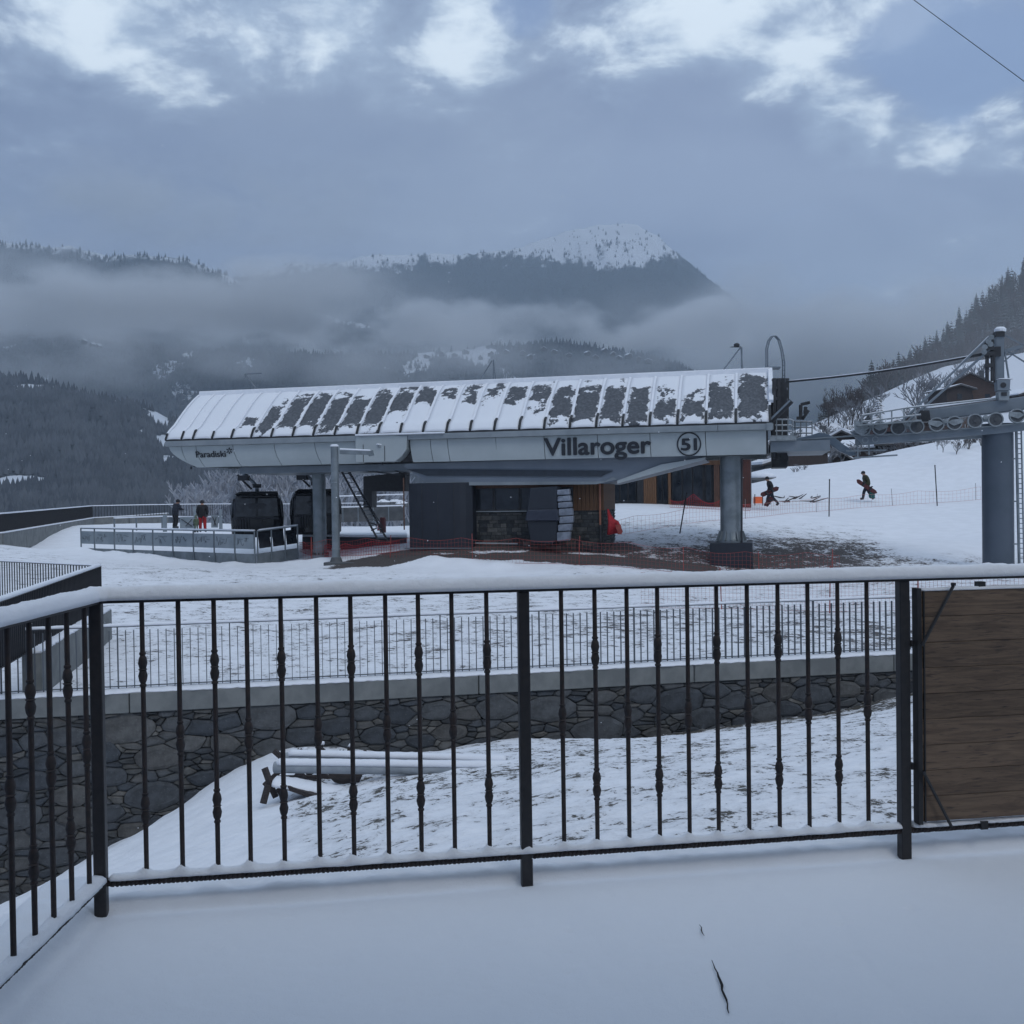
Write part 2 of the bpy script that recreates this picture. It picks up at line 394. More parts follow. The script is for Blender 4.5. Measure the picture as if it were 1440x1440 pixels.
# bare mud bank in front of the station
qa, qb, qc = at(470, 792, 40.5), at(760, 786, 40.2), at(1000, 797, 38.8)
dm = np.minimum(seg_d(Xg, Yg, qa, qb) + .35, seg_d(Xg, Yg, qb, qc) + .1)
bare += 2.5 * sstep(1.45, 0.75, dm + 0.5 * fbm(Xg * 0.8, Yg * 0.8, 3)) * sstep(430, 520, px_) * sstep(1010, 985, px_)
bare += 1.6 * sstep(1.6, 0.7, seg_d(Xg, Yg, at(560, 778, 42.5), at(850, 776, 43)) + 0.4 * fbm(Xg, Yg, 3))
me = grid_mesh('snow_field', np.stack([Xg, Yg, Zg], -1), M_field); set_attr(me, 'bare', bare)
o = props(link_mesh('snow_field', me), kind='structure')

# lawn below the wall
LS = []
for px, py in ((-150, 1360), (0, 1292), (71, 1244), (133, 1202), (208, 1165), (258, 1132), (300, 1102), (354, 1071), (573, 1060), (637, 1053), (693, 1043), (840, 1042), (967, 1030), (1050, 1018), (1120, 1010), (1260, 980), (1440, 950)):
    d = ray(px, py); Y = k0 / (1 - ks * d.x / d.y) - 0.12; p = at(px, py, Y); LS.append((p.x, p.y, p.z))
for x, z in ((-9, -1.4), (-5, -0.7), (-2.5, 0.35), (0, 0.95), (2, 1.1), (5, 1.15)): LS.append((x, 4.4, z)); LS.append((x, 2.5, z))
LR = RBF(LS)
tt = np.linspace(-1.1, 1.1, 380); rr = np.linspace(0, 1, 300) ** 1.3
T, Rr = np.meshgrid(tt, rr, indexing='ij')
Y1 = k0 / (1 - ks * T) - 0.02; Yl = 3.4 + Rr * (Y1 - 3.4); Xl = T * Yl
Xl = Xl + 0 * Yl; Zl = LR(Xl, Yl)
nz = fbm(Xl * 2.2, Yl * 2.2, 5); Zl = Zl + 0.035 * nz + 0.02 * fbm(Xl * 7, Yl * 7, 3)
bareL = 0.09 + 0.22 * fbm(Xl * 0.35 + 5, Yl * 0.35, 3)
# a bare streak along the foot of the wall on the right, clean drift on the left
pl = 720 + Xl / Yl * 1440
bareL += 0.55 * np.exp(-((Yl - (Y1 - 0.25)) / 0.22) ** 2) * sstep(600, 780, pl)
bareL += 0.30 * np.exp(-((Yl - (Y1 - 1.6)) / 0.35) ** 2) * sstep(700, 1000, pl)
bareL -= sstep(430, 330, pl) * 0.7
me = grid_mesh('lawn', np.stack([Xl, Yl, Zl], -1), M_lawn); set_attr(me, 'bare', bareL)
props(link_mesh('lawn', me), kind='structure')

# ---------------------------------------------------------------- right-hand hillside, mountains
def hill_mat(name, snow=(0.72, 0.74, 0.78), dark=(0.030, 0.036, 0.036), sc=0.05, thr=0.5, attr='wood', soft=0.06):
    m, t, b = new_mat(name); a = N(t, 'ShaderNodeAttribute', attribute_name=attr)
    n1 = tex(t, sc, 8, 0.65); n2 = tex(t, sc * 7, 4, 0.6)
    s = wsum(t, (n1, 0.6), (n2, 0.4)); s = math_n(t, 'ADD', s, math_n(t, 'SUBTRACT', a.outputs['Fac'], 0.5))
    f = mapr(t, s, thr - soft, thr + soft)
    dk = mixc(t, mapr(t, n2, 0.35, 0.65), dark, tuple(x * 2.0 + 0.01 for x in dark))
    L(t, mixc(t, f, snow, dk), b.inputs['Base Color']); b.inputs['Roughness'].default_value = 0.9
    b.inputs['Specular IOR Level'].default_value = 0.1
    return m
M_hill = hill_mat('hillside_ground', sc=0.15, thr=0.55)
HS = []
def hs(px, py, D): p = at(px, py, D); HS.append((p.x, p.y, p.z))
for px, py, D in ((1060, 668, 110), (1150, 662, 115), (1290, 640, 115), (1440, 590, 115), (1700, 540, 120), (2100, 480, 120),
                  (1140, 606, 165), (1170, 594, 170), (1200, 604, 165), (1250, 605, 170), (1330, 590, 170), (1440, 560, 165), (1700, 500, 170), (1000, 655, 160), (900, 690, 160),
                  (1245, 562, 250), (1290, 532, 262), (1330, 515, 270), (1440, 522, 230), (1700, 450, 250), (1160, 612, 240), (1000, 660, 240), (900, 700, 240),
                  (1180, 604, 340), (1215, 590, 350), (1250, 545, 400), (1300, 522, 410), (1340, 486, 420), (1400, 424, 420), (1440, 402, 420), (1600, 350, 440), (1900, 300, 440), (2200, 250, 440),
                  (1000, 680, 380), (1100, 640, 380), (1180, 620, 520), (1300, 545, 600), (1440, 480, 640), (1900, 340, 640), (1000, 700, 600)):
    hs(px, py, D)
HR = RBF(HS)
tt = np.linspace(0.17, 1.15, 220); yy = 95 + (np.linspace(0, 1, 240) ** 1.2) * 550
T, Yh = np.meshgrid(tt, yy, indexing='ij'); Xh = T * Yh; Zh = HR(Xh, Yh) + 0.6 * fbm(Xh * .04, Yh * .04, 5) + 0.12 * fbm(Xh * .4, Yh * .4, 3)
edge = sstep(0.17, 0.22, T); Zh = Zh * edge + (-14) * (1 - edge)
ph = 720 + T * 1440; 
wood = 0.15 + 0.85 * sstep(275, 300, Yh + 15 * fbm(Xh * .03, Yh * .03, 3))
wood = wood + 0.75 * sstep(100, 112, Yh) * sstep(172, 150, Yh) * sstep(1340, 1290, ph)
me = grid_mesh('hillside', np.stack([Xh, Yh, Zh], -1), M_hill); set_attr(me, 'wood', wood)
props(link_mesh('hillside', me), kind='structure')

def elev(py, px): d = ray(px, py); return d.z / d.y
def range_layer(name, pts, Ds, foot_e, D0, amp, back=1.25, na=520, nb=130, wood_fn=None, mat=None, t0=-0.95, t1=0.62, ext=True, foot_pts=None, seed=0, drop=0.35):
    tx = np.linspace(t0, t1, na); pxx = 720 + tx * 1440
    P = np.array(pts, float); sky_e = np.array([elev(y, x) for x, y in zip(pxx, np.interp(pxx, P[:, 0], P[:, 1]))])
    u = np.linspace(0, 1, nb); back_n = nb // 6
    T, U = np.meshgrid(tx, np.r_[u, 1 + np.linspace(0.02, 1, back_n)], indexing='ij')
    E1 = np.repeat(sky_e[:, None], U.shape[1], 1)
    Yv = np.where(U <= 1, D0 + (Ds - D0) * U, Ds + (U - 1) * Ds * (back - 1))
    Ev = np.where(U <= 1, foot_e + (E1 - foot_e) * np.clip(U, 0, 1) ** 0.85, E1 - (U - 1) * drop)
    X = T * Yv; Z = CAMZ + Ev * Yv
    s = Ds / 4500
    nzv = ridged(X / (900 * s) + seed, Yv / (1300 * s) + seed, 6) - 0.35
    Z = Z + amp * nzv * np.sin(np.clip(U, 0, 1) * math.pi * 0.5) * np.where(U > 0.9, 0.45, 1.0) + amp * 0.06 * fbm(X / (60 * s), Yv / (60 * s), 4)
    me = grid_mesh(name, np.stack([X, Yv, Z], -1), mat)
    wd = wood_fn(T, U, X, Yv, Z, 720 + T * 1440, 700 - (Z - CAMZ) / Yv * 1440 - T * 20) 
    set_attr(me, 'wood', wd)
    props(link_mesh(name, me), kind='structure')
    return T, U, X, Yv, Z, wd
M_mtn = hill_mat('mountain_ground', sc=0.02, thr=0.56, soft=0.12, snow=(0.62, 0.65, 0.70), dark=(0.022, 0.030, 0.036))
M_mtn2 = hill_mat('foothill_ground', sc=0.03, thr=0.5, snow=(0.62, 0.65, 0.70), dark=(0.030, 0.036, 0.042))

def woodA(T, U, X, Y, Z, px, py):
    n = fbm(X / 160, Y / 300, 5); 
    line = np.interp(px, [300, 370, 420, 460, 560, 600, 640, 660, 700, 760, 840, 900, 940, 980, 1040], [398, 402, 392, 384, 388, 372, 384, 362, 372, 374, 382, 384, 372, 366, 400])
    wd = 0.24 + 0.68 * sstep(-26, 10, py - line - 14 * n)
    n2 = fbm(X / 22, Y / 70, 4)
    return wd + 0.25 * n + 0.40 * n2 * (py < line + 10)
LA = range_layer('mountain', [(-900, 330), (-200, 345), (330, 392), (372, 386), (420, 372), (470, 378), (540, 368), (590, 366), (640, 357), (700, 352), (740, 346), (775, 336), (800, 327), (840, 320), (872, 318), (893, 321), (925, 340), (960, 364), (1000, 395), (1045, 430), (1090, 470), (1130, 520), (1180, 590), (1300, 640), (1600, 650)],
                 5000, -0.03, 2600, 170, wood_fn=woodA, mat=M_mtn, seed=3)
def woodB(T, U, X, Y, Z, px, py):
    n = fbm(X / 130, Y / 200, 5); return 1.0 - 0.35 * sstep(0.1, 0.5, n) - 0.5 * sstep(0.94, 1.0, U)
LB = range_layer('mountain', [(-900, 300), (-300, 330), (0, 344), (60, 350), (95, 348), (140, 356), (160, 362), (200, 360), (230, 362), (262, 363), (290, 376), (315, 386), (350, 402), (420, 430), (560, 480), (700, 530), (900, 600), (1100, 660), (1600, 690)],
                 3500, -0.05, 1900, 130, wood_fn=woodB, mat=M_mtn, seed=9)
def woodC(T, U, X, Y, Z, px, py):
    n = fbm(X / 70, Y / 110, 5); w_ = 0.95 - 0.5 * sstep(0.05, 0.45, n)
    shelf = np.exp(-((py - 500) / 9.0) ** 2) * sstep(560, 640, px) * sstep(960, 900, px)
    return w_ - 0.75 * shelf * (0.6 + 0.6 * n)
LC = range_layer('mountain', [(-900, 450), (-100, 470), (60, 472), (130, 468), (230, 488), (350, 500), (500, 502), (600, 497), (700, 490), (780, 488), (860, 495), (960, 516), (1050, 560), (1100, 610), (1150, 640), (1600, 680)],
                 2500, -0.08, 1300, 60, wood_fn=woodC, mat=M_mtn2, seed=15)
def woodD(T, U, X, Y, Z, px, py):
    n = fbm(X / 40, Y / 60, 5); w_ = 0.95 - 0.4 * sstep(0.15, 0.5, n)
    for cx, cy, rx, ry in ((222, 590, 20, 12), (232, 622, 12, 12), (240, 645, 18, 8), (20, 678, 55, 11), (40, 545, 60, 4)):
        w_ = w_ - (0.75 + 0.9 * fbm(X / 14, Y / 30, 3)) * np.exp(-(((px - cx) / rx) ** 2 + ((py - cy) / ry) ** 2) ** 1.5)
    return w_
LD = range_layer('foothill', [(-900, 480), (-200, 520), (0, 536), (100, 548), (200, 572), (260, 600), (330, 640), (450, 665), (600, 680), (800, 690), (1600, 700)],
                 1250, -0.10, 420, 30, wood_fn=woodD, mat=M_mtn2, seed=21)
# valley floor so that nothing is open behind the terraces
me = grid_mesh('valley_floor', np.stack(np.meshgrid(np.linspace(-9000, 9000, 12), np.linspace(60, 12000, 12), indexing='ij') + [np.full((12, 12), -130.0)], -1), M_mtn2)
set_attr(me, 'wood', np.full(144, 0.5)); props(link_mesh('valley_floor', me), kind='structure')

# ---------------------------------------------------------------- far forests (masses nobody could count)
M_fir = simple('haze_lightened_fir', (0.050, 0.062, 0.064), (0.088, 0.102, 0.106), rough=0.9, scale=0.5, snow=0.04)  # needle colour lightened to stand in for haze over the hillside
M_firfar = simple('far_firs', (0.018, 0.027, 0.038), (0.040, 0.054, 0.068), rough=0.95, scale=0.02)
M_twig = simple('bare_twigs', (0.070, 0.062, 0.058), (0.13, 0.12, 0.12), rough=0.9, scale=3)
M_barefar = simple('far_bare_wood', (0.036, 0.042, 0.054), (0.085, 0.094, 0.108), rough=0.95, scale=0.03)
def forest_mass(name, layer, n, h0, h1, seed, mat, wr=0.17, thr=0.45, tmin=-0.62, tmax=0.5, sides=5, lo=0.0, bare_frac=0.0, pfn=None, spread=0.35):
    T, U, X, Y, Z, wd = layer; rs = np.random.RandomState(seed); a, b_ = T.shape
    nb = (U[0] <= 1.0).sum()
    i = rs.rand(n * 3) * (a - 2); j = (lo + (1 - lo) * rs.rand(n * 3) ** 0.8) * (nb - 1)
    i0 = i.astype(int); j0 = np.minimum(j.astype(int), b_ - 2); fi = i - i0; fj = j - j0
    bl = lambda A: (A[i0, j0] * (1 - fi) + A[i0 + 1, j0] * fi) * (1 - fj) + (A[i0, j0 + 1] * (1 - fi) + A[i0 + 1, j0 + 1] * fi) * fj
    x, y, z, wv, tv = bl(X), bl(Y), bl(Z), bl(wd), bl(T)
    keep = (wv > thr + spread * (rs.rand(len(x)) - 0.5)) & (tv > tmin) & (tv < tmax)
    if pfn is not None: keep &= pfn(tv, y, rs)
    k = np.where(keep)[0][:n]; x, y, z = x[k], y[k], z[k]; m_ = len(x)
    h = h0 + (h1 - h0) * rs.rand(m_) ** 1.3; r = h * wr * (0.8 + 0.5 * rs.rand(m_)); ph = rs.rand(m_) * 6.28
    V = np.zeros((m_, sides + 1, 3)); ang = ph[:, None] + np.arange(sides) * 2 * math.pi / sides
    rr = r[:, None] * (0.75 + 0.5 * rs.rand(m_, sides))
    V[:, :sides, 0] = x[:, None] + rr * np.cos(ang); V[:, :sides, 1] = y[:, None] + rr * np.sin(ang); V[:, :sides, 2] = (z - h * 0.05)[:, None] + h[:, None] * 0.2 * rs.rand(m_, sides)
    V[:, sides, 0] = x + 0.06 * h * (rs.rand(m_) - .5); V[:, sides, 1] = y; V[:, sides, 2] = z + h
    base = (np.arange(m_) * (sides + 1))[:, None]
    F = np.stack([base + np.arange(sides), base + (np.arange(sides) + 1) % sides, np.repeat(base + sides, sides, 1)], -1).reshape(-1, 3)
    me = raw_mesh(bpy.data.meshes.new(name), V.reshape(-1, 3), F); me.materials.append(mat)
    return props(link_mesh(name, me), 'distant fir forest covering the ' + {'LA': 'high snowy peak', 'LB': 'left cloud-wrapped ridge', 'LC': 'middle slopes below the fog', 'LD': 'low left foothill', 'H': 'steep hillside on the right'}[seedname[seed]], 'forest', kind='stuff')
seedname = {1: 'LA', 2: 'LB', 3: 'LC', 4: 'LD', 5: 'H'}
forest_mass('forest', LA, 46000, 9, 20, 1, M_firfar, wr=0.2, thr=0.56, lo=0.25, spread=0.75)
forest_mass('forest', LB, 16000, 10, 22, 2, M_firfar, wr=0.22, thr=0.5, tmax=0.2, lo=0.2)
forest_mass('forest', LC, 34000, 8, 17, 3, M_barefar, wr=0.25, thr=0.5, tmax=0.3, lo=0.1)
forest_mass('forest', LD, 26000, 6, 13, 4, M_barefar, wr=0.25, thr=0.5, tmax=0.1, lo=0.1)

# ================================================================ FOREGROUND: terrace, railing, wooden screen
M_iron = simple('dark_iron', (0.014, 0.014, 0.017), (0.022, 0.020, 0.022), rough=0.5, scale=30, bmp=0.5, bdist=0.002)
M_rust = simple('rusty_iron', (0.016, 0.014, 0.016), (0.030, 0.020, 0.019), rough=0.7, scale=45, bmp=0.6, bdist=0.002)
M_black = simple('black_steel', (0.014, 0.015, 0.018), (0.022, 0.023, 0.027), rough=0.5, scale=8)
M_conc = simple('pale_concrete', (0.20, 0.21, 0.205), (0.145, 0.155, 0.155), rough=0.85, scale=2.5, bmp=0.3, bdist=0.005)
M_concd = simple('dark_concrete', (0.075, 0.08, 0.085), (0.11, 0.115, 0.12), rough=0.85, scale=1.5, bmp=0.3, bdist=0.01)
M_galv = simple('galvanised_steel', (0.22, 0.25, 0.27), (0.15, 0.175, 0.19), rough=0.45, metal=0.35, scale=1.8)
ZT = 1.45
PA = atz(143, 1283, ZT); PB = atz(741, 1238, ZT); PC = atz(1272, 1203, ZT)
fx = (PC - PA); fx.z = 0; fx.normalize(); PB = PA + fx * (PB - PA).dot(fx)
l0, l1 = atz(146, 1245, ZT + 0.1), atz(0, 1388, ZT + 0.1)
lx = (l1 - l0); lx.z = 0; lx.normalize()          # toward the camera along the left side
fn = Vector((-fx.y, fx.x, 0)); ln = Vector((lx.y, -lx.x, 0))
if fn.y < 0: fn = -fn
if ln.x > 0: ln = -ln
BAY = (PC - PA).dot(fx) / 2
def FP(u, v, z): p = PA + fx * u + fn * v; return Vector((p.x, p.y, z))   # along the front, outward, height
def LP(u, v, z): p = PA + lx * u + ln * v; return Vector((p.x, p.y, z))
def in_terrace_uv(x, y):
    d = np.stack([x - PA.x, y - PA.y]); return d[0] * fn.x + d[1] * fn.y, d[0] * ln.x + d[1] * ln.y
# snow sheet of the terrace: flat field, then a slightly raised rounded margin, then the edge
xg = np.linspace(-1.0, 1, 1)
U = np.linspace(-0.46, 6.5, 420); V = np.r_[np.linspace(-6.5, -0.9, 90)[:-1], np.linspace(-0.9, 0.40, 130)]
Ug, Vg = np.meshgrid(U, V, indexing='ij')
Xt = PA.x + fx.x * Ug + fn.x * Vg; Yt = PA.y + fx.y * Ug + fn.y * Vg
vf, vl = in_terrace_uv(Xt, Yt)
nzs = fbm(Xt * 3, Yt * 3, 4)
e1 = np.maximum(vf + 0.0, vl + 0.0) 
Zt = ZT + 0.004 * nzs + 0.0015 * fbm(Xt * 14, Yt * 14, 3)
lipn = 0.02 * fbm(Xt * 1.6, Yt * 1.6, 3) + 0.006 * fbm(Xt * 12, Yt * 12, 3)
Zt = Zt - 0.012 * np.exp(-((e1 + 0.0 + lipn) / 0.05) ** 2) + 0.030 * sstep(0.0, 0.07, e1 + lipn) 
Zt = Zt + 0.012 * fbm(Xt * 9, Yt * 9, 3) * sstep(0.02, 0.1, e1) - 0.16 * sstep(0.28, 0.40, e1 + 2.2 * lipn)
for (sx, sy, r, h) in ((800, 1310, 0.02, .006), (1282, 1276, 0.022, .012), (795, 1340, 0.02, .004), (800, 1368, 0.02, .006), (560, 1280, 0.05, .004), (1182, 1300, 0.02, .004), (745, 1418, .05, .004)):
    q = atz(sx, sy, ZT); Zt -= h * np.exp(-((Xt - q.x) ** 2 + ((Yt - q.y) * 1.6) ** 2) / r ** 2)
for k in range(70):
    q = atz(rnd.uniform(160, 1430), rnd.uniform(1250, 1436), ZT); r = rnd.uniform(.006, .02); Zt -= rnd.uniform(.001, .0035) * np.exp(-((Xt - q.x) ** 2 + ((Yt - q.y) * 1.3) ** 2) / r ** 2)
Zt += .0014 * fbm(Xt * 30, Yt * 30, 2)
for (ax, ay, bx, by, h) in ((972, 1262, 1034, 1446, .0032), (1165, 1262, 1262, 1440, .0026), (800, 1275, 806, 1440, .0016), (560, 1275, 500, 1440, .0012)):
    Zt -= h * np.exp(-(seg_d(Xt + .006 * fbm(Xt * 9, Yt * 9, 2), Yt, atz(ax, ay, ZT), atz(bx, by, ZT)) / .011) ** 2) * np.clip(.3 + 1.4 * fbm(Xt * 5 + 3, Yt * 5, 3), 0, 1)
for (ax, ay, bx, by, w_, h) in ((1178, 1285, 1200, 1330, .012, .003), (1205, 1340, 1235, 1381, .010, .006)):
    Zt -= h * np.exp(-(seg_d(Xt, Yt, atz(ax, ay, ZT), atz(bx, by, ZT)) / w_) ** 2)
me = grid_mesh('terrace_snow', np.stack([Xt, Yt, Zt], -1), MC)
# cracks where the boards show: two gaps cut through the snow
bm = bmesh.new(); bm.from_mesh(me)
o_ter = props(link_mesh('terrace_snow', me), kind='structure')
bm.free()
mb = MB()
def slit(pts, w):
    P = [atz(x, y, ZT + 0.0075) for x, y in pts]; L_, R_ = [], []
    for i, p in enumerate(P):
        d = (P[min(i + 1, len(P) - 1)] - P[max(0, i - 1)]).normalized(); s_ = Vector((d.y, -d.x, 0))
        k = w * (0.25 + 0.75 * math.sin(math.pi * min(1, max(0.0, (i + 0.15) / (len(P) - 0.7))))) * (0.8 + 0.5 * rnd.random())
        L_.append(p - s_ * k); R_.append(p + s_ * k)
    n = len(P); mb.add(L_ + R_, [(i, i + 1, n + i + 1, n + i) for i in range(n - 1)])
def jl(x0, y0, x1, y1, n, j=1.5): return [(x0 + (x1 - x0) * i / n + rnd.uniform(-j, j), y0 + (y1 - y0) * i / n) for i in range(n + 1)]
slit(jl(1001, 1350, 1014, 1385, 6) + jl(1016, 1392, 1026, 1425, 5), 0.0035); slit(jl(984, 1300, 989, 1316, 4), 0.002)
props(mb.build('deck_gap', simple('wet_wood_gap', (0.012, 0.011, 0.012), rough=0.9)), kind='structure')
mb = MB()
e = 0.385
P4 = [LP(7, 0.42, 0), LP(-0.0, 0.42, 0) + fn * e, FP(6.5, e, 0), FP(6.5, -6, 0)]
mb.prism([Vector((p.x, p.y, 0.4)) for p in P4], (0, 0, ZT - 0.17 - 0.4))
props(mb.build('terrace_slab', M_concd), kind='structure')

rail = thing('terrace_railing', 'black wrought iron terrace railing with knotted balusters and a thick snow roll on its handrail', 'railing', PA)
HT = 0.985 + ZT                              # underside of the hand rail snow
ztop = at(137, 848, PA.y).z; HT = ztop
def bal_profile(kind):
    H = HT - (ZT + 0.115); r0 = 0.0088
    def knot(c, s=1.0):
        return [(r0, c - .062 * s), (r0 * 1.35, c - .060 * s), (r0 * 1.35, c - .054 * s), (r0 * 1.0, c - .050 * s), (r0 * 1.55, c - .040 * s), (r0 * 1.9, c - .022 * s), (r0 * 1.35, c - .004 * s), (r0 * 1.8, c), (r0 * 1.35, c + .004 * s), (r0 * 1.9, c + .022 * s), (r0 * 1.55, c + .040 * s), (r0, c + .050 * s), (r0 * 1.35, c + .054 * s), (r0 * 1.35, c + .060 * s), (r0, c + .062 * s)]
    pr = [(r0 * 0.95, 0)]
    for c in ({'A': (0.245, 0.755), 'B': (0.50,)}[kind]): pr += knot(c * H)
    pr += [(r0 * 0.95, H)]
    return pr, H
balme = {}
for k in 'AB':
    pr, H = bal_profile(k); mb = MB(); mb.lathe(pr, n=10); balme[k] = mb.mesh('baluster_' + k, M_rust, smooth='auto')
def baluster(p, k):
    return link_mesh('baluster', balme[k], rail, (p.x, p.y, ZT + 0.115), rot=(0, 0, rnd.random() * 3))
def u_front(px):       # u of a column of the photo on the front railing plane
    d = ray(px, 1000); n = Vector((fn.x, fn.y)); t_ = (PA.x * fn.x + PA.y * fn.y) / (d.x * fn.x + d.y * fn.y)
    p = Vector((d.x * t_, d.y * t_, 0)); return (p - Vector((PA.x, PA.y, 0))).dot(fx)
for i, px in enumerate((202, 253, 303, 349, 397, 447, 495, 544, 590, 637, 686)): p = FP(u_front(px), 0, 0); baluster(p, 'AB'[i % 2])
for i, px in enumerate((791, 838, 883, 926, 968, 1009, 1052, 1095, 1137, 1179, 1220)): p = FP(u_front(px), 0, 0); baluster(p, 'BA'[i % 2])
def u_left(px):
    d = ray(px, 1000); t_ = (PA.x * ln.x + PA.y * ln.y) / (d.x * ln.x + d.y * ln.y)
    return (Vector((d.x * t_, d.y * t_, 0)) - Vector((PA.x, PA.y, 0))).dot(lx)
for i, px in enumerate((121, 96, 70, 43, 12, -22, -60, -105)): p = LP(u_left(px), 0, 0); baluster(p, 'BA'[i % 2])
def ipost(p, z0=None, w=0.042, parent=None):
    mb = MB(); mb.box((p.x, p.y, (HT + (z0 or ZT - 0.02)) / 2), (w, w, HT - (z0 or ZT - 0.02)), math.atan2(fx.y, fx.x))
    return mb.build('post', M_iron, parent or rail, bevel=0.003)
for u in (0, BAY, 2 * BAY, 3 * BAY + 0.1): ipost(FP(u, 0, 0))
ipost(LP(1.6, 0, 0))
for nm, z, hh, ww, mat in (('top_rail', HT + 0.004, 0.010, 0.045, M_iron), ('bottom_rail', ZT + 0.105, 0.020, 0.026, M_rust)):
    mb = MB(); mb.bar(FP(-0.01, 0, z), FP(3 * BAY + 0.1, 0, z), ww, hh); mb.build(nm, mat, rail)
    mb = MB(); mb.bar(LP(0.03, 0, z), LP(1.7, 0, z), ww, hh); mb.build(nm, mat, rail)
# twist wound round the bottom rail
def twist(p, q, r, pitch, name):
    mb = MB(); n = int((q - p).length / pitch * 8); d = (q - p).normalized(); s_ = d.cross(Vector((0, 0, 1))).normalized(); u_ = Vector((0, 0, 1))
    for o2 in (0, math.pi):
        mb.tube([p + (q - p) * (i / n) + (s_ * math.cos(2 * math.pi * i / 8 + o2) + u_ * math.sin(2 * math.pi * i / 8 + o2)) * r for i in range(n + 1)], r * 0.8, n=5)
    return mb.build(name, M_rust, rail, smooth=True)
twist(FP(0.03, 0, ZT + 0.105), FP(3 * BAY, 0, ZT + 0.105), 0.0105, 0.032, 'rail_twist')
twist(LP(0.03, 0, ZT + 0.105), LP(1.6, 0, ZT + 0.105), 0.0105, 0.032, 'rail_twist')
def snow_roll(P, w, h, name, parent, base=0.0, step=0.012, seed=0, amp=0.10, bumps=(), mat=None, seg=14):
    """soft roll of snow lying on a line of points"""
    pts = [];
    for a, b in zip(P[:-1], P[1:]):
        n = max(1, int((b - a).length / step))
        pts += [a + (b - a) * (i / n) for i in range(n)]
    pts.append(P[-1]); dirs = []
    for i in range(len(pts)): dirs.append((pts[min(i + 3, len(pts) - 1)] - pts[max(i - 3, 0)]).normalized())
    vs = []; dist = 0; n = len(pts)
    for i, p in enumerate(pts):
        if i: dist += (p - pts[i - 1]).length
        s_ = dirs[i].cross(Vector((0, 0, 1))).normalized()
        end = min(1.0, min(dist, 1e9) / (h * 0.6 + 1e-6) + 0.25) if i < n / 2 else 1.0
        for k in range(seg):
            a = math.pi * k / (seg - 1)
            nn = 1 + amp * (mn.noise((dist * 9 + seed, math.cos(a) * 1.3, seed)) + 0.6 * mn.noise((dist * 34 + seed, math.cos(a) * 3, 3 + seed)) + 0.35 * mn.noise((dist * 90, a * 5, seed)))
            hb = 1.0
            for bu, bh in bumps: hb += bh * math.exp(-((dist - bu) / 0.018) ** 2)
            vs.append(p + s_ * (w * 0.5 * math.cos(a) * nn * end) + Vector((0, 0, base + h * (max(0.0, math.sin(a)) ** 0.75) * nn * hb * end)))
    fs_ = [(i * seg + k, i * seg + k + 1, (i + 1) * seg + k + 1, (i + 1) * seg + k) for i in range(n - 1) for k in range(seg - 1)]
    fs_ += [(i * seg + seg - 1, i * seg, (i + 1) * seg, (i + 1) * seg + seg - 1) for i in range(n - 1)]
    fs_ += [tuple(range(seg)), tuple((n - 1) * seg + k for k in range(seg - 1, -1, -1))]
    mb = MB(); mb.add(vs, fs_); return mb.build(name, mat or M_crust, parent, smooth=True)
Z = HT + 0.0095
snow_roll([LP(1.75, 0, Z), LP(0.035, 0.0, Z), FP(0.035, 0.0, Z), FP(3 * BAY + 0.1, 0, Z)], 0.072, 0.049, 'snow_roll', rail, seed=3, amp=0.09)
Zb = ZT + 0.116
fb = sorted([u_front(px) - 0.03 for px in (202, 253, 303, 349, 397, 447, 495, 544, 590, 637, 686, 741, 791, 838, 883, 926, 968, 1009, 1052, 1095, 1137, 1179, 1220)])
snow_roll([FP(0.025, 0, Zb), FP(2 * BAY - 0.02, 0, Zb)], 0.050, 0.017, 'snow_roll', rail, seed=8, amp=0.25, bumps=[(u, 1.1) for u in fb])
snow_roll([FP(2 * BAY + 0.025, 0, Zb), FP(3 * BAY, 0, Zb)], 0.055, 0.018, 'snow_roll', rail, seed=11, amp=0.35)
snow_roll([LP(1.6, 0, Zb), LP(0.025, 0, Zb)], 0.060, 0.026, 'snow_roll', rail, seed=14, amp=0.22)

# wooden privacy screen at the right
m, t, b = new_mat('weathered_boards'); M_board = m
oi = N(t, 'ShaderNodeObjectInfo')
c_ = N(t, 'ShaderNodeTexCoord'); mp = N(t, 'ShaderNodeMapping'); mp.inputs[3].default_value = (1.1, 7, 16); L(t, c_.outputs['Object'], mp.inputs[0])
ad = N(t, 'ShaderNodeVectorMath', operation='ADD'); L(t, mp.outputs[0], ad.inputs[0]); 
sc3 = N(t, 'ShaderNodeVectorMath', operation='SCALE'); cx = N(t, 'ShaderNodeCombineXYZ'); L(t, oi.outputs['Random'], cx.inputs[0]); L(t, oi.outputs['Random'], cx.inputs[2]); L(t, cx.outputs[0], sc3.inputs[0]); sc3.inputs[3].default_value = 37; L(t, sc3.outputs[0], ad.inputs[1])
g1 = N(t, 'ShaderNodeTexNoise'); g1.inputs['Scale'].default_value = 2.2; g1.inputs['Detail'].default_value = 8; g1.inputs['Roughness'].default_value = 0.7; g1.inputs['Distortion'].default_value = 0.8; L(t, ad.outputs[0], g1.inputs['Vector'])
g2 = N(t, 'ShaderNodeTexNoise'); g2.inputs['Scale'].default_value = 9; g2.inputs['Detail'].default_value = 4; L(t, ad.outputs[0], g2.inputs['Vector'])
vo = tex(t, 3.2, kind='vor', sc=(0.9, 1, 1.6)); knot_ = mapr(t, vo, 0.035, 0.075, 1.0, 0.0)
wd_ = mixc(t, mapr(t, g1.outputs[0], 0.36, 0.64), (0.165, 0.115, 0.080), (0.095, 0.066, 0.048))
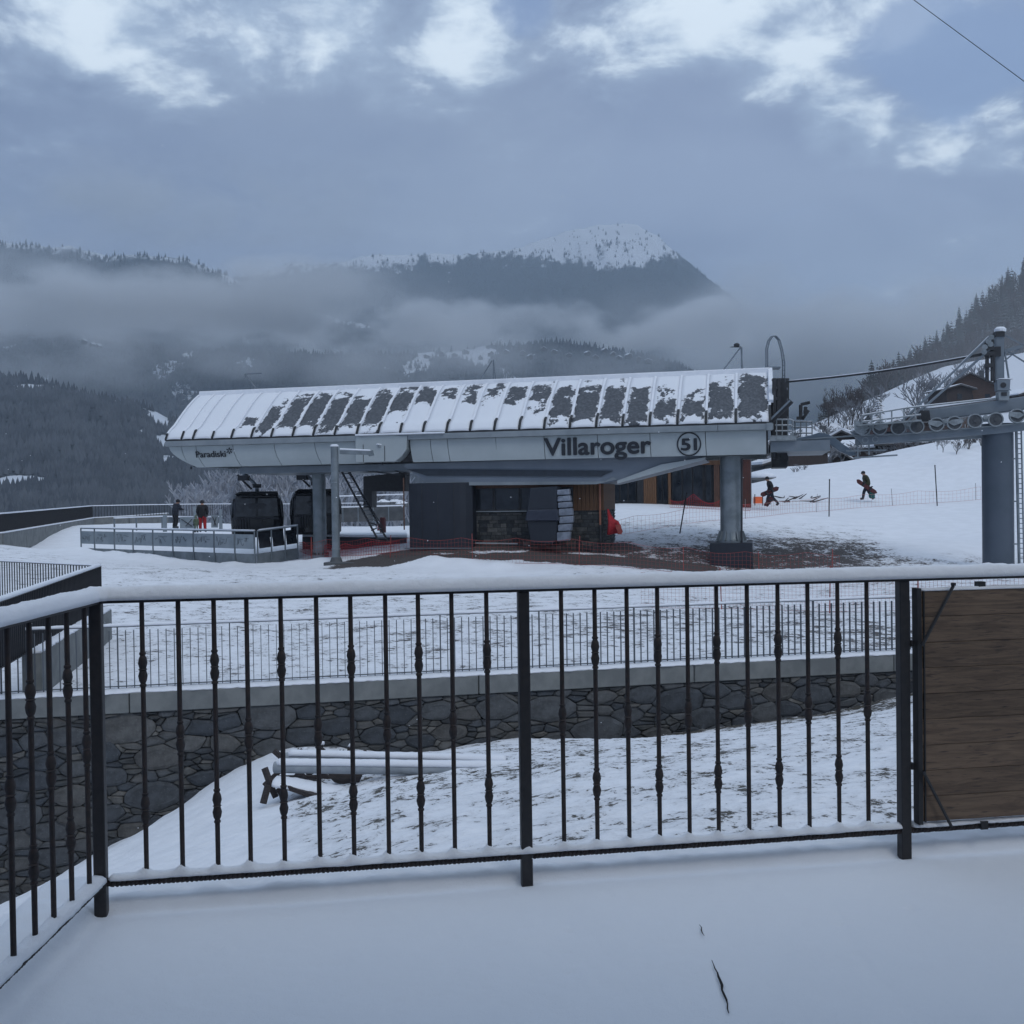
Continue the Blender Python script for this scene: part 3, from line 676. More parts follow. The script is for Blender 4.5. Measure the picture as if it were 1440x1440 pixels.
wd_ = mixc(t, mapr(t, g2.outputs[0], 0.55, 0.75), wd_, (0.050, 0.038, 0.034)); wd_ = mixc(t, math_n(t, 'MULTIPLY', knot_, 0.85), wd_, (0.022, 0.016, 0.014))
vv = N(t, 'ShaderNodeVectorMath', operation='SCALE'); L(t, wd_, vv.inputs[0]); L(t, math_n(t, 'ADD', math_n(t, 'MULTIPLY', oi.outputs['Random'], 0.35), 0.80), vv.inputs[3])
L(t, vv.outputs[0], b.inputs['Base Color']); b.inputs['Roughness'].default_value = 0.8; bump(t, b, g1.outputs[0], 0.004, 0.6)
q0 = at(1290, 1148, (PA + fx * 2.05 * BAY).y)
def wz(py, px=1350):                      # height on the railing plane
    d = ray(px, py); t_ = (PA.x * fn.x + PA.y * fn.y) / (d.x * fn.x + d.y * fn.y); return CAMZ + d.z * t_
us = u_front(1286.5); ue = us + 1.3; zt_, zb_ = wz(830, 1300), wz(1152, 1300)
scr = thing('privacy_screen', 'weathered brown plank privacy screen in a black frame fixed to the terrace railing', 'screen', FP(us, -0.03, zb_))
npl = 9; hp = (zt_ - zb_) / npl
for i in range(npl):
    mb = MB(); c0, c1 = FP(us + 0.012, -0.02, zb_ + (i + 0.5) * hp), FP(ue, -0.02, zb_ + (i + 0.5) * hp)
    mb.bar(c0, c1, 0.022 + 0.003 * (i % 2), hp - 0.0012)
    link_mesh('plank', mb.mesh('plank', M_board, (c0 + c1) / 2, bevel=0.0015), scr, (c0 + c1) / 2)
mb = MB(); mb.bar(FP(us, -0.02, zb_ - 0.008), FP(us, -0.02, zt_ + 0.012), 0.04, 0.018, up=fx); mb.bar(FP(us + 0.022, -0.034, zb_), FP(us + 0.022, -0.034, zt_), 0.006, 0.006, up=fx); mb.build('frame', M_black, scr)
for z in (wz(904, 1280), wz(1076, 1280)):
    mb = MB(); mb.bar(FP(2 * BAY + 0.022, -0.01, z), FP(us - 0.015, -0.01, z), 0.022, 0.026); mb.build('bracket', M_iron, scr)
def wp(px, py, v=-0.055): u = u_front(px); return FP(u, v, wz(py, px))
mb = MB(); mb.tube([wp(1287, 905), wp(1331, 822)], 0.0065, 6); mb.tube([wp(1331, 822), wp(1331, 818)], 0.010, 6); mb.build('tie_rod', M_black, scr)
mb = MB(); mb.tube([wp(1287, 1080), wp(1326, 1157)], 0.0065, 6); mb.build('tie_rod', M_black, scr)
for px, py0, py1 in ((1377, 818, 829), (1378, 1153, 1163)):
    mb = MB(); mb.box(FP(u_front(px), -0.012, (wz(py0, px) + wz(py1, px)) / 2), (0.03, 0.03, abs(wz(py0, px) - wz(py1, px)) + 0.004), math.atan2(fx.y, fx.x)); mb.build('clip', M_black, scr)
snow_roll([FP(us + 0.01, -0.02, zt_), FP(ue, -0.02, zt_)], 0.026, 0.012, 'snow_cap', scr, seed=5, amp=0.4)

# ================================================================ RETAINING WALL, its stones, coping and railing
m, t, b = new_mat('rubble_stone'); M_stone = m
oi = N(t, 'ShaderNodeObjectInfo'); n1 = tex(t, 5, 6, 0.65); n2 = tex(t, 40, 4, 0.6)
cr = N(t, 'ShaderNodeValToRGB'); L(t, oi.outputs['Random'], cr.inputs[0])
els = cr.color_ramp.elements; els[0].position = 0; els[0].color = (0.036, 0.042, 0.050, 1); els[1].position = 1; els[1].color = (0.100, 0.101, 0.099, 1)
for p_, c2 in ((0.3, (0.048, 0.055, 0.064, 1)), (0.55, (0.062, 0.068, 0.075, 1)), (0.75, (0.076, 0.080, 0.083, 1)), (0.9, (0.070, 0.069, 0.067, 1))):
    e_ = els.new(p_); e_.color = c2
gsh = mapr(t, n1, 0.3, 0.7, 0.65, 1.35)
vs_ = N(t, 'ShaderNodeVectorMath', operation='SCALE'); L(t, cr.outputs[0], vs_.inputs[0]); L(t, gsh, vs_.inputs[3])
L(t, mixc(t, mapr(t, n2, 0.62, 0.75), vs_.outputs[0], (0.16, 0.16, 0.155)), b.inputs['Base Color']); b.inputs['Roughness'].default_value = 0.75
bump(t, b, wsum(t, (n1, 0.6), (n2, 0.3)), 0.02, 0.7)
m, t, b = new_mat('small_rubble'); M_rub = m
g = N(t, 'ShaderNodeNewGeometry'); n1 = tex(t, 6, 6, 0.65); n2 = tex(t, 40, 4, 0.6)
cr = N(t, 'ShaderNodeValToRGB'); L(t, g.outputs['Random Per Island'], cr.inputs[0]); els = cr.color_ramp.elements
els[0].color = (0.036, 0.041, 0.047, 1); els[1].color = (0.115, 0.112, 0.104, 1); e_ = els.new(0.5); e_.color = (0.052, 0.055, 0.056, 1)
vs_ = N(t, 'ShaderNodeVectorMath', operation='SCALE'); L(t, cr.outputs[0], vs_.inputs[0]); L(t, mapr(t, n1, 0.3, 0.7, 0.65, 1.35), vs_.inputs[3]); L(t, vs_.outputs[0], b.inputs['Base Color'])
b.inputs['Roughness'].default_value = 0.8; bump(t, b, wsum(t, (n1, 0.6), (n2, 0.3)), 0.015, 0.7)
M_mortar = simple('dark_mortar', (0.018, 0.019, 0.021), (0.030, 0.031, 0.032), rough=0.95, scale=20, bmp=0.6, bdist=0.02)

W0 = Vector((-11.0, wallY(-11.0), 0)); 
def WPt(s, out, z): p = W0 + WDIR * s + WNRM * out; return Vector((p.x, p.y, z))
S1 = 21.5; COPZ = 0.03; CH = 0.30
wall = thing('retaining_wall', 'dark rubble stone retaining wall with pale concrete coping below the snow field', 'wall', WPt(10, 0, -0.3))
ZTOPS = COPZ - CH - 0.002
# power diagram of stones on (s, z)
rs = np.random.RandomState(5); seeds = []
s_lo, s_hi, z_lo = 2.6, 18.4, -3.6
def ground_s(s): p = WPt(s, 0.1, 0); return float(LR(p.x, p.y))
gs = np.array([ground_s(s) for s in np.linspace(0, S1, 60)]); gfun = lambda s: np.interp(s, np.linspace(0, S1, 60), gs) - 0.22
big_ = []; tries = 0
while tries < 4000:
    tries += 1; s = rs.uniform(s_lo, s_hi); z = rs.uniform(z_lo, ZTOPS - 0.12)
    if z < gfun(s) - 0.1: continue
    r = rs.choice([0.13, 0.17, 0.21, 0.26], p=[.35, .35, .2, .1])
    if all(math.hypot((s - a) * 0.85, (z - c)) > (r + q[0]) * 1.12 for a, c, q in big_): big_.append((s, z, (r, rs.uniform(.75, 1.35), rs.uniform(-.5, .5), rs.uniform(2.2, 6.0))))
def outside(q, a, c, K):
    r, asp, rot, pw = K; dx, dz = q[0] - a, q[1] - c; x_ = (dx * math.cos(rot) + dz * math.sin(rot)) / (r * asp * 1.1); z_ = (-dx * math.sin(rot) + dz * math.cos(rot)) / (r / asp ** .5 * 0.95)
    return abs(x_) ** pw + abs(z_) ** pw > 1 and not (abs(x_) < 1.35 and abs(z_) < 1.3 and rs.rand() < .35)
sm = []
STR = 2.3                                  # small stones are flat
zc = ZTOPS - 0.035
row = 0
while zc > z_lo:
    s = s_lo + rs.uniform(0, .2)
    while s < s_hi:
        if zc > gfun(s) - 0.1:
            q = (s + rs.uniform(-.05, .05), zc + rs.uniform(-0.026, 0.026))
            if all(outside(q, a, c, R_) for a, c, R_ in big_ if abs(a - q[0]) < .5): sm.append((q[0], q[1], 0))
        s += rs.uniform(0.11, 0.42)
    zc -= rs.uniform(0.055, 0.105); row += 1
pts = np.array([(a, c) for a, c, r in big_] + [(a, c) for a, c, r in sm]); 
wts = np.array([r[0] * r[0] * 0.70 for a, c, r in big_] + [0.0] * len(sm)); isb = np.array([1] * len(big_) + [0] * len(sm))
def clip(poly, a, b_, c):                  # keep a*x+b*y <= c
    o = []; n = len(poly)
    for i in range(n):
        p, q = poly[i], poly[(i + 1) % n]; dp = a * p[0] + b_ * p[1] - c; dq = a * q[0] + b_ * q[1] - c
        if dp <= 0: o.append(p)
        if dp * dq < 0: k = dp / (dp - dq); o.append((p[0] + (q[0] - p[0]) * k, p[1] + (q[1] - p[1]) * k))
    return o
SX = 1.0 / 2.1                            # metric stretch: cells come out wider than tall
P2 = pts * [SX, 1.0]; wts2 = wts * 0.9
cells = []
for i in range(len(P2)):
    x, y = P2[i]; poly = [(x - .36, y - .36), (x + .36, y - .36), (x + .36, y + .36), (x - .36, y + .36)]
    d2 = (P2[:, 0] - x) ** 2 + (P2[:, 1] - y) ** 2; js = np.argsort(d2)[1:26]
    for j in js:
        if len(poly) < 3: break
        a, b_ = P2[j] - P2[i]; c = (P2[j] @ P2[j] - P2[i] @ P2[i] - (wts2[j] - wts2[i])) / 2
        poly = clip(poly, a, b_, c)
    if len(poly) < 3: continue
    poly = clip(poly, 0, 1, ZTOPS)
    if len(poly) < 3: continue
    poly = [(p / SX, q) for p, q in poly]
    A = 0.5 * abs(sum(poly[k][0] * poly[(k + 1) % len(poly)][1] - poly[(k + 1) % len(poly)][0] * poly[k][1] for k in range(len(poly))))
    if A < 0.003: continue
    cells.append((A, poly, isb[i]))
cells.sort(key=lambda c: -c[0])
def stone_geo(poly, big):
    # round the corners (one Chaikin pass), inset for the joint, crown the face
    q = []
    n = len(poly); 
    for k in range(n):
        p0, p1 = poly[k], poly[(k + 1) % n]
        for w_ in (0.13, 0.87): q.append((p0[0] + (p1[0] - p0[0]) * w_, p0[1] + (p1[1] - p0[1]) * w_))
    cx = sum(p[0] for p in q) / len(q); cy = sum(p[1] for p in q) / len(q)
    ww = max(p[0] for p in q) - min(p[0] for p in q); hh = max(p[1] for p in q) - min(p[1] for p in q)
    j = rnd.uniform(0.002, 0.006)
    def ins(p, d):
        return (cx + (p[0] - cx) * max(0.3, 1 - 2 * d / max(ww, .03)), cy + (p[1] - cy) * max(0.3, 1 - 2 * d / max(hh, .03)))
    out = rnd.uniform(0.015, 0.06 if big else 0.045); tl = rnd.uniform(-.06, .06); tv = rnd.uniform(-.10, .10)
    q = [(x + rnd.uniform(-.006, .006), y + rnd.uniform(-.005, .005)) for x, y in q]
    m_ = len(q); A_ = [ins(p, j) for p in q]; B_ = [ins(p, j + 0.007) for p in q]; C_ = [ins(p, j + 0.007 + 0.14 * min(ww, hh)) for p in q]
    vs = [WPt(x, -0.03, y) for x, y in A_] + [WPt(x, out * 0.7 + tl * (x - cx) + tv * (y - cy), y) for x, y in A_]
    vs += [WPt(x, out + tl * (x - cx) + tv * (y - cy), y) for x, y in B_] + [WPt(x, out + 0.008 + rnd.uniform(0, .010) + tl * (x - cx) + tv * (y - cy), y) for x, y in C_]
    fs_ = []
    for r_ in range(3): fs_ += [(r_ * m_ + k, r_ * m_ + (k + 1) % m_, (r_ + 1) * m_ + (k + 1) % m_, (r_ + 1) * m_ + k) for k in range(m_)]
    fs_.append(tuple(3 * m_ + k for k in range(m_)))
    return vs, fs_, WPt(cx, 0, cy)
for A, poly, bg_ in cells[:290]:
    v_, f_, c = stone_geo(poly, bg_); mb = MB(); mb.add(v_, f_); link_mesh('stone', mb.mesh('stone', M_stone, c), wall, c)
mb = MB()
for A, poly, bg_ in cells[290:]:
    v_, f_, c = stone_geo(poly, bg_); mb.add(v_, f_)
o = mb.build('small_stones', M_rub, wall); o['kind'] = 'stuff'
mb = MB(); mb.hexa([WPt(0, -0.5, -5.5), WPt(S1, -0.5, -5.5), WPt(S1, 0, -5.5), WPt(0, 0, -5.5), WPt(0, -0.5, ZTOPS), WPt(S1, -0.5, ZTOPS), WPt(S1, 0, ZTOPS), WPt(0, 0, ZTOPS)]); mb.build('backing', M_mortar, wall)
# coping blocks
cuts = [0.0]
def s_wall(px, py=950): d = ray(px, py); Y = k0 / (1 - ks * d.x / d.y); p = Vector((d.x / d.y * Y, Y, 0)); return (p - Vector((W0.x, W0.y, 0))).dot(WDIR)
cuts = [0.02, 3.1, s_wall(182), s_wall(672), s_wall(974), s_wall(1254), s_wall(1500), S1]
for a, b_ in zip(cuts[:-1], cuts[1:]):
    c = WPt((a + b_) / 2, -0.14, COPZ - CH / 2); mb = MB(); mb.box(c, (b_ - a - 0.014, 0.44, CH), math.atan2(WDIR.y, WDIR.x))
    link_mesh('coping_block', mb.mesh('coping_block', M_conc, c, bevel=0.012), wall, c)
snow_roll([WPt(0.1, -0.13, COPZ), WPt(S1, -0.13, COPZ)], 0.42, 0.045, 'snow_cap', wall, step=0.05, seed=21, amp=0.25, seg=10)

ur = thing('wall_railing', 'long grey flat-bar railing standing along the coping of the stone retaining wall', 'railing', WPt(9, -0.14, COPZ))
RH = 0.98
bme = MB(); bme.box((0, 0, (RH - 0.1) / 2), (0.009, 0.045, RH - 0.1)); bme = bme.mesh('bar', simple('grey_flat_bar', (0.085, 0.10, 0.115), (0.065, 0.075, 0.09), rough=0.5, metal=0.2))
pme = MB(); pme.box((0, 0, RH / 2), (0.014, 0.055, RH)); pme = pme.mesh('post', MATS['grey_flat_bar'])
rzw = math.atan2(WDIR.y, WDIR.x); s = 1.2; i = 0
while s < 19.6:
    if i % 14 == 5: link_mesh('post', pme, ur, WPt(s, -0.14, COPZ), rot=(0, 0, rzw))
    else: link_mesh('bar', bme, ur, WPt(s, -0.14, COPZ + 0.05), rot=(0, 0, rzw))
    s += 0.118; i += 1
for z, nm in ((COPZ + RH + 0.006, 'top_rail'), (COPZ + 0.075, 'bottom_rail')):
    mb = MB(); mb.bar(WPt(1.1, -0.14, z), WPt(19.7, -0.14, z), 0.05, 0.010); mb.build(nm, MATS['grey_flat_bar'], ur)
snow_roll([WPt(1.15, -0.14, COPZ + RH + 0.011), WPt(19.7, -0.14, COPZ + RH + 0.011)], 0.045, 0.042, 'snow_cap', ur, step=0.04, seed=31, amp=0.25, seg=8)

# ---- concrete ramp wall with black slat fence on the left
C0 = at(157, 857, 21.7); 
ke = at(62, 905, 16.05); E0 = Vector((-7.15, wallY(-7.15) + 0.25, 0)); 
rd = (Vector((E0.x, E0.y, 0)) - Vector((C0.x, C0.y, 0))).normalized(); rl = (Vector((E0.x, E0.y, 0)) - Vector((C0.x, C0.y, 0))).length
rnv = Vector((-rd.y, rd.x, 0)); rnv = rnv if rnv.x > 0 else -rnv
zR = C0.z
def RP(u, v, z): p = Vector((C0.x, C0.y, 0)) + rd * u + rnv * v; return Vector((p.x, p.y, z))
rw = thing('ramp_wall', 'low concrete side wall of the sunken ramp left of the snow field', 'wall', RP(rl / 2, 0, 0))
c = RP(rl / 2, -0.14, (zR - 0.6) / 2); mb = MB(); mb.bar(RP(0, -0.14, (zR - .6) / 2), RP(rl, -0.14, (zR - .6) / 2), 0.28, zR + 0.6); mb.build('wall_face', M_conc, rw, bevel=0.01)
snow_roll([RP(0.0, -0.14, zR), RP(rl, -0.14, zR)], 0.26, 0.05, 'snow_cap', rw, step=0.05, seed=41, amp=0.2, seg=8)
fd = (at(0, 795, 24.0) - at(142, 799, 21.6)); fd.z = 0; fd.normalize()
FH = 0.88
rf = thing('ramp_fence', 'black vertical-slat fence turning a corner above the ramp at the left', 'fence', RP(0.1, -0.2, zR))
slm = MB(); slm.box((0, 0, FH / 2), (0.012, 0.06, FH)); slm = slm.mesh('slat', M_black)
slm2 = MB(); slm2.box((0, 0, FH / 2), (0.030, 0.012, FH)); slm2 = slm2.mesh('slat', M_black)
a1 = math.atan2(rd.y, rd.x); a2 = math.atan2(fd.y, fd.x); u = 0.0
c0f = RP(0.12, -0.2, 0)
while u < rl + 2.6: p = c0f + rd * u; link_mesh('slat', slm, rf, (p.x, p.y, zR + 0.04), rot=(0, 0, a1)); u += 0.11
u = 0.11
while u < 6.2: p = c0f + fd * u; link_mesh('slat', slm2, rf, (p.x, p.y, zR + 0.04), rot=(0, 0, a2)); u += 0.11
def off(p, z): return Vector((p.x, p.y, z))
for dd, ll in ((rd, rl + 2.6), (fd, 6.2)):
    mb = MB(); mb.bar(off(c0f + dd * (0.03 if dd is fd else 0), zR + FH + 0.05), off(c0f + dd * ll, zR + FH + 0.05), 0.07, 0.015); mb.build('top_rail', M_black, rf)
    mb = MB(); mb.bar(off(c0f + dd * (0.03 if dd is fd else 0), zR + 0.03), off(c0f + dd * ll, zR + 0.03), 0.07, 0.015); mb.build('bottom_rail', M_black, rf)
    snow_roll([off(c0f + dd * 0.0, zR + FH + 0.058), off(c0f + dd * ll, zR + FH + 0.058)], 0.08, 0.06 if dd is rd else 0.03, 'snow_cap', rf, step=0.04, seed=51, amp=0.2, seg=8)

# ---- snow-covered pipes on trestles with a broken bench, on the lawn
M_dwood = simple('dark_wet_wood', (0.030, 0.024, 0.024), (0.048, 0.038, 0.036), rough=0.8, scale=12, sc=(1, 1, 6), bmp=0.4)
M_pale = simple('pale_painted_pipe', (0.30, 0.33, 0.36), (0.24, 0.27, 0.30), rough=0.5, scale=6)
M_white_s = MC
def lawn_z(x, y): return float(LR(x, y))
DP = 12.6
pipes = []
for i, (x0, y0, x1, y1, D0_, D1_) in enumerate(((386, 1079, 728, 1083, 12.0, 11.7), (402, 1066, 714, 1074, 12.3, 12.1))):
    a, b_ = at(x0, y0, D0_), at(x1, y1, D1_)
    pp = thing('pipe', ('front' if i == 0 else 'rear') + ' one of two long pale pipes under snow lying on trestles on the lawn', 'pipe', a, group='long pipes on the lawn')
    d = (b_ - a).normalized(); s_ = d.cross(Vector((0, 0, 1)))
    mb = MB(); mb.tube([a, b_], 0.068, 14); mb.build('tube', M_pale, pp, smooth='auto')
    snow_roll([a + d * 0.02 + Vector((0, 0, 0.04)), b_ - d * 0.02 + Vector((0, 0, 0.04))], 0.13, 0.065, 'snow_cap', pp, step=0.04, seed=60 + i, amp=0.08, seg=9)
def tres(px, py, D, i):
    c = at(px, py, D); gz = lawn_z(c.x, c.y); h = c.z - gz - 0.085
    t_ = thing('trestle', ['crossed-leg wooden trestle under the left end of the pipes', 'crossed-leg wooden trestle under the middle of the pipes'][i], 'trestle', (c.x, c.y, gz), group='trestles under the pipes')
    for dx in (-0.14, 0.14):
        for sg in (-1, 1):
            mb = MB(); mb.bar((c.x + dx - sg * .30, c.y + .12, gz - 0.02), (c.x + dx + sg * 0.18, c.y + 0.15, gz + h + 0.34), 0.045, 0.06); mb.build('leg', M_dwood, t_)
    mb = MB(); mb.bar((c.x - 0.3, c.y + 0.14, gz + h), (c.x + 0.3, c.y + 0.14, gz + h), 0.05, 0.05); mb.build('crossbar', M_dwood, t_)
tres(418, 1088, 12.6, 0); tres(478, 1090, 12.8, 1)
bn = thing('broken_bench', 'collapsed dark wooden bench with splayed legs under snow in front of the pipes', 'bench', at(410, 1120, 11.7))
def bp(px, py, D): return at(px, py, D)
mb = MB(); mb.prism([bp(378, 1102, 11.7), bp(452, 1128, 11.5), bp(500, 1118, 11.9), bp(420, 1096, 12.1)], (0, 0, 0.05)); mb.build('seat', M_dwood, bn)
for a, b_ in (((377, 1104, 11.65), (370, 1130, 11.6)), ((380, 1104, 11.9), (388, 1121, 11.9)), ((372, 1080, 11.75), (381, 1105, 11.7)), ((392, 1108, 11.8), (400, 1124, 11.8))):
    mb = MB(); mb.bar(bp(*a), bp(*b_), 0.05, 0.06); mb.build('leg', M_dwood, bn)
mb = MB(); mb.prism([bp(462, 1092, 12.2), bp(508, 1092, 12.1), bp(500, 1110, 12.0), bp(470, 1100, 12.1)], (0.02, 0.04, 0.03)); mb.build('backrest', M_dwood, bn)
snow_roll([bp(384, 1100, 11.8), bp(488, 1117, 11.75)], 0.34, 0.07, 'snow_cap', bn, step=0.03, seed=71, amp=0.15, seg=9)
for i, (px, py, D, a) in enumerate(((428, 1055, 13.2, .3), (452, 1047, 13.1, -.1), (492, 1050, 13.2, .5))):
    c = at(px, py + 12, D); mb = MB(); mb.bar(c + Vector((-.06, 0, -.25)), at(px, py, D), 0.05, 0.05); mb.build('leg', M_dwood, bn)
    snow_roll([at(px - 3, py, D), at(px + 4, py, D)], 0.06, 0.04, 'snow_cap', bn, step=0.02, seed=80 + i, seg=7)

# ================================================================ LIFT STATION
M_fas = simple('pale_grey_panel', (0.40, 0.44, 0.45), (0.36, 0.40, 0.41), rough=0.42, metal=0.15, scale=0.7)
M_fasd = simple('grey_edge_trim', (0.27, 0.30, 0.32), (0.22, 0.25, 0.27), rough=0.45, metal=0.2, scale=1.5)
M_beam = simple('grey_steel_beam', (0.19, 0.22, 0.25), (0.15, 0.18, 0.21), rough=0.5, metal=0.25, scale=1.2)
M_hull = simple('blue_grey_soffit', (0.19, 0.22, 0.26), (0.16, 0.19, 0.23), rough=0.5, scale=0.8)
M_dark = simple('dark_machinery', (0.016, 0.018, 0.022), (0.032, 0.034, 0.040), rough=0.6, scale=4)
M_ink = simple('dark_lettering', (0.014, 0.018, 0.026), rough=0.5)
M_navy = simple('navy_black_sheet', (0.012, 0.016, 0.026), (0.016, 0.021, 0.032), rough=0.55, scale=1.5)
M_snow2 = simple('drifted_snow', (0.80, 0.82, 0.86), (0.74, 0.77, 0.82), rough=0.85, scale=5, bmp=0.5, bdist=0.02)
M_frost = simple('frosted_steel', (0.26, 0.29, 0.31), (0.17, 0.195, 0.21), rough=0.6, scale=6, snow=0.5)
sA = at(235, 616, 45.0); sB = at(1083, 596, 39.0)
su = (sB - sA); su.z = 0; LEN = su.length; su.normalize(); sv_ = Vector((-su.y, su.x, 0))
SA = math.atan2(su.y, su.x)
def SP(u, v, z): return Vector((sA.x, sA.y, 0)) + su * u + sv_ * v + Vector((0, 0, z))
def u_st(px, v=0.0, py=640):
    d = ray(px, py); o = SP(0, v, 0); t_ = (o.x * sv_.x + o.y * sv_.y) / (d.x * sv_.x + d.y * sv_.y)
    return (Vector((d.x * t_, d.y * t_, 0)) - Vector((sA.x, sA.y, 0))).dot(su)
def z_st(px, py, v=0.0):
    d = ray(px, py); o = SP(0, v, 0); t_ = (o.x * sv_.x + o.y * sv_.y) / (d.x * sv_.x + d.y * sv_.y); return CAMZ + d.z * t_
def SPX(px, py, v): return SP(u_st(px, v, py), v, z_st(px, py, v))
ZE = (sA.z + sB.z) / 2                      # roof eave
ZF0 = (z_st(268, 655) + z_st(1078, 641)) / 2   # bottom of the fascia
ZRG = (z_st(283, 556, 3) + z_st(1087, 519, 3)) / 2
st = thing('lift_station', 'long grey lift station with curved snowy roof and Villaroger 51 lettering', 'lift station', SP(LEN / 2, 3, 0.8))
def stp(mb, name, mat, **k): return mb.build(name, mat, st, **k)
hr = ZRG - ZE
PROF = [(-0.12, 0.0), (0.10, 0.15), (0.50, 0.24), (0.95, 0.41), (1.45, 0.59), (2.0, 0.77), (2.55, 0.92), (3.0, 1.0)]
PROF = [(v, ZE + (f * hr)) for v, f in PROF]
def prof(t_):                              # 0 at the eave, 1 at the ridge
    k = t_ * (len(PROF) - 1); i = min(int(k), len(PROF) - 2); f = k - i
    return PROF[i][0] + (PROF[i + 1][0] - PROF[i][0]) * f, PROF[i][1] + (PROF[i + 1][1] - PROF[i][1]) * f
# roof panel material: snow with thawed patches placed per panel by the object colour
m, t, b = new_mat('snowy_roof_panel'); M_roof = m
uvn = N(t, 'ShaderNodeUVMap'); sx = N(t, 'ShaderNodeSeparateXYZ'); L(t, uvn.outputs[0], sx.inputs[0]); oi = N(t, 'ShaderNodeObjectInfo')
sc4 = N(t, 'ShaderNodeSeparateColor'); L(t, oi.outputs['Color'], sc4.inputs[0])
n1 = tex(t, 1.35, 9, 0.74); n2 = tex(t, 9, 4, 0.7)
nz1 = math_n(t, 'SUBTRACT', n1, 0.5)
wA = tex(t, 1.1, 8, 0.68); wB = tex(t, 1.7, 9, 0.72, sc=(1.3, 1.3, .8)); n3 = tex(t, 4.5, 6, 0.7, sc=(1, 1, .5))
vw = math_n(t, 'ADD', sx.outputs[1], math_n(t, 'MULTIPLY', math_n(t, 'SUBTRACT', wA, 0.5), 1.2)); uw = math_n(t, 'ADD', sx.outputs[0], math_n(t, 'MULTIPLY', math_n(t, 'SUBTRACT', wB, 0.5), 0.9))
dv = math_n(t, 'ABSOLUTE', math_n(t, 'DIVIDE', math_n(t, 'SUBTRACT', vw, sc4.outputs[0]), sc4.outputs[1]))   # R centre, G half height
du = math_n(t, 'ABSOLUTE', math_n(t, 'DIVIDE', math_n(t, 'SUBTRACT', uw, 0.5), sc4.outputs[2]))              # B half width
dd_ = math_n(t, 'MAXIMUM', math_n(t, 'POWER', dv, 2.0), math_n(t, 'POWER', du, 5.0))
dd_ = math_n(t, 'ADD', dd_, math_n(t, 'MULTIPLY', math_n(t, 'SUBTRACT', n3, 0.5), 1.9))
patch = mapr(t, dd_, 0.84, 0.70)
patch = math_n(t, 'MULTIPLY', patch, mapr(t, n2, 0.24, 0.34))
spk = mapr(t, n2, 0.66, 0.70)
bare_c = mixc(t, mapr(t, n2, 0.4, 0.7), (0.060, 0.068, 0.082), (0.125, 0.135, 0.150))
L(t, mixc(t, patch, mixc(t, n1, (0.80, 0.82, 0.86), (0.72, 0.75, 0.80)), bare_c), b.inputs['Base Color'])
b.inputs['Roughness'].default_value = 0.7
h_ = math_n(t, 'SUBTRACT', math_n(t, 'MULTIPLY', n1, 0.4), patch); bump(t, b, h_, 0.03, 0.7)
# panel joints read from the photograph along the eave
ribs = [235, 257, 273, 300, 327, 355, 383, 413, 442, 472, 503, 533, 564, 596, 629, 662, 696, 731, 766, 802, 839, 876, 914, 953, 993, 1035, 1083]
ur_ = [u_st(p, 0, 610) for p in ribs]; ur_[0] = 0.0; ur_[-1] = LEN
holes = {4: (.30, .16, .36), 5: (.40, .34, .40), 6: (.46, .40, .46), 7: (.50, .44, .48), 8: (.48, .42, .48), 9: (.46, .40, .48), 10: (.46, .42, .48), 11: (.64, .28, .48), 12: (.70, .22, .46), 13: (.78, .14, .42), 14: (.76, .12, .36), 15: (.74, .12, .40),
         16: (.72, .16, .44), 17: (.62, .26, .46), 18: (.42, .32, .46), 19: (.48, .38, .48), 20: (.48, .38, .44), 21: (.40, .34, .42), 22: (.36, .28, .40), 23: (.34, .26, .44), 24: (.46, .42, .46), 25: (.48, .46, .46), 26: (.62, .22, .34)}
def roof_panel(u0, u1, col, name='roof_panel', side=1):
    nu, nv = 6, 18; vs = []; 
    for j in range(nv + 1):
        v, z = prof(j / nv)
        if side < 0: v = 6 - v
        for i in range(nu + 1): vs.append(SP(u0 + (u1 - u0) * i / nu, v, z + 0.02 * math.sin(math.pi * i / nu)))
    fs_ = [(j * (nu + 1) + i, j * (nu + 1) + i + 1, (j + 1) * (nu + 1) + i + 1, (j + 1) * (nu + 1) + i) for j in range(nv) for i in range(nu)]
    if side < 0: fs_ = [tuple(reversed(f)) for f in fs_]
    me = bpy.data.meshes.new(name); o_ = world_org(st); me.from_pydata([tuple(p - o_) for p in vs], [], fs_)
    uvl = me.uv_layers.new(name='UVMap')
    for pl_ in me.polygons:
        for li, vi in zip(pl_.loop_indices, pl_.vertices): uvl.data[li].uv = ((vi % (nu + 1)) / nu, (vi // (nu + 1)) / nv)
    me.materials.append(M_roof); me.polygons.foreach_set('use_smooth', [True] * len(me.polygons))
    sol = bmesh.new(); sol.from_mesh(me); bmesh.ops.solidify(sol, geom=sol.faces[:], thickness=0.05); sol.to_mesh(me); sol.free()
    o = link_mesh(name, me, st); o.color = (col[0] - .02, col[1] * .86, col[2], 1); return o
for i in range(len(ribs) - 1):
    g_ = 0.035
    roof_panel(ur_[i] + g_, ur_[i + 1] - g_, holes.get(i, (5.0, .1, .3)))
for i in range(0, len(ribs) - 1, 4): roof_panel(ur_[i] + .02, ur_[min(i + 4, len(ribs) - 1)] - .02, (5.0, .1, .3), side=-1)
ribm = simple('black_roof_rib', (0.012, 0.014, 0.018), rough=0.5)
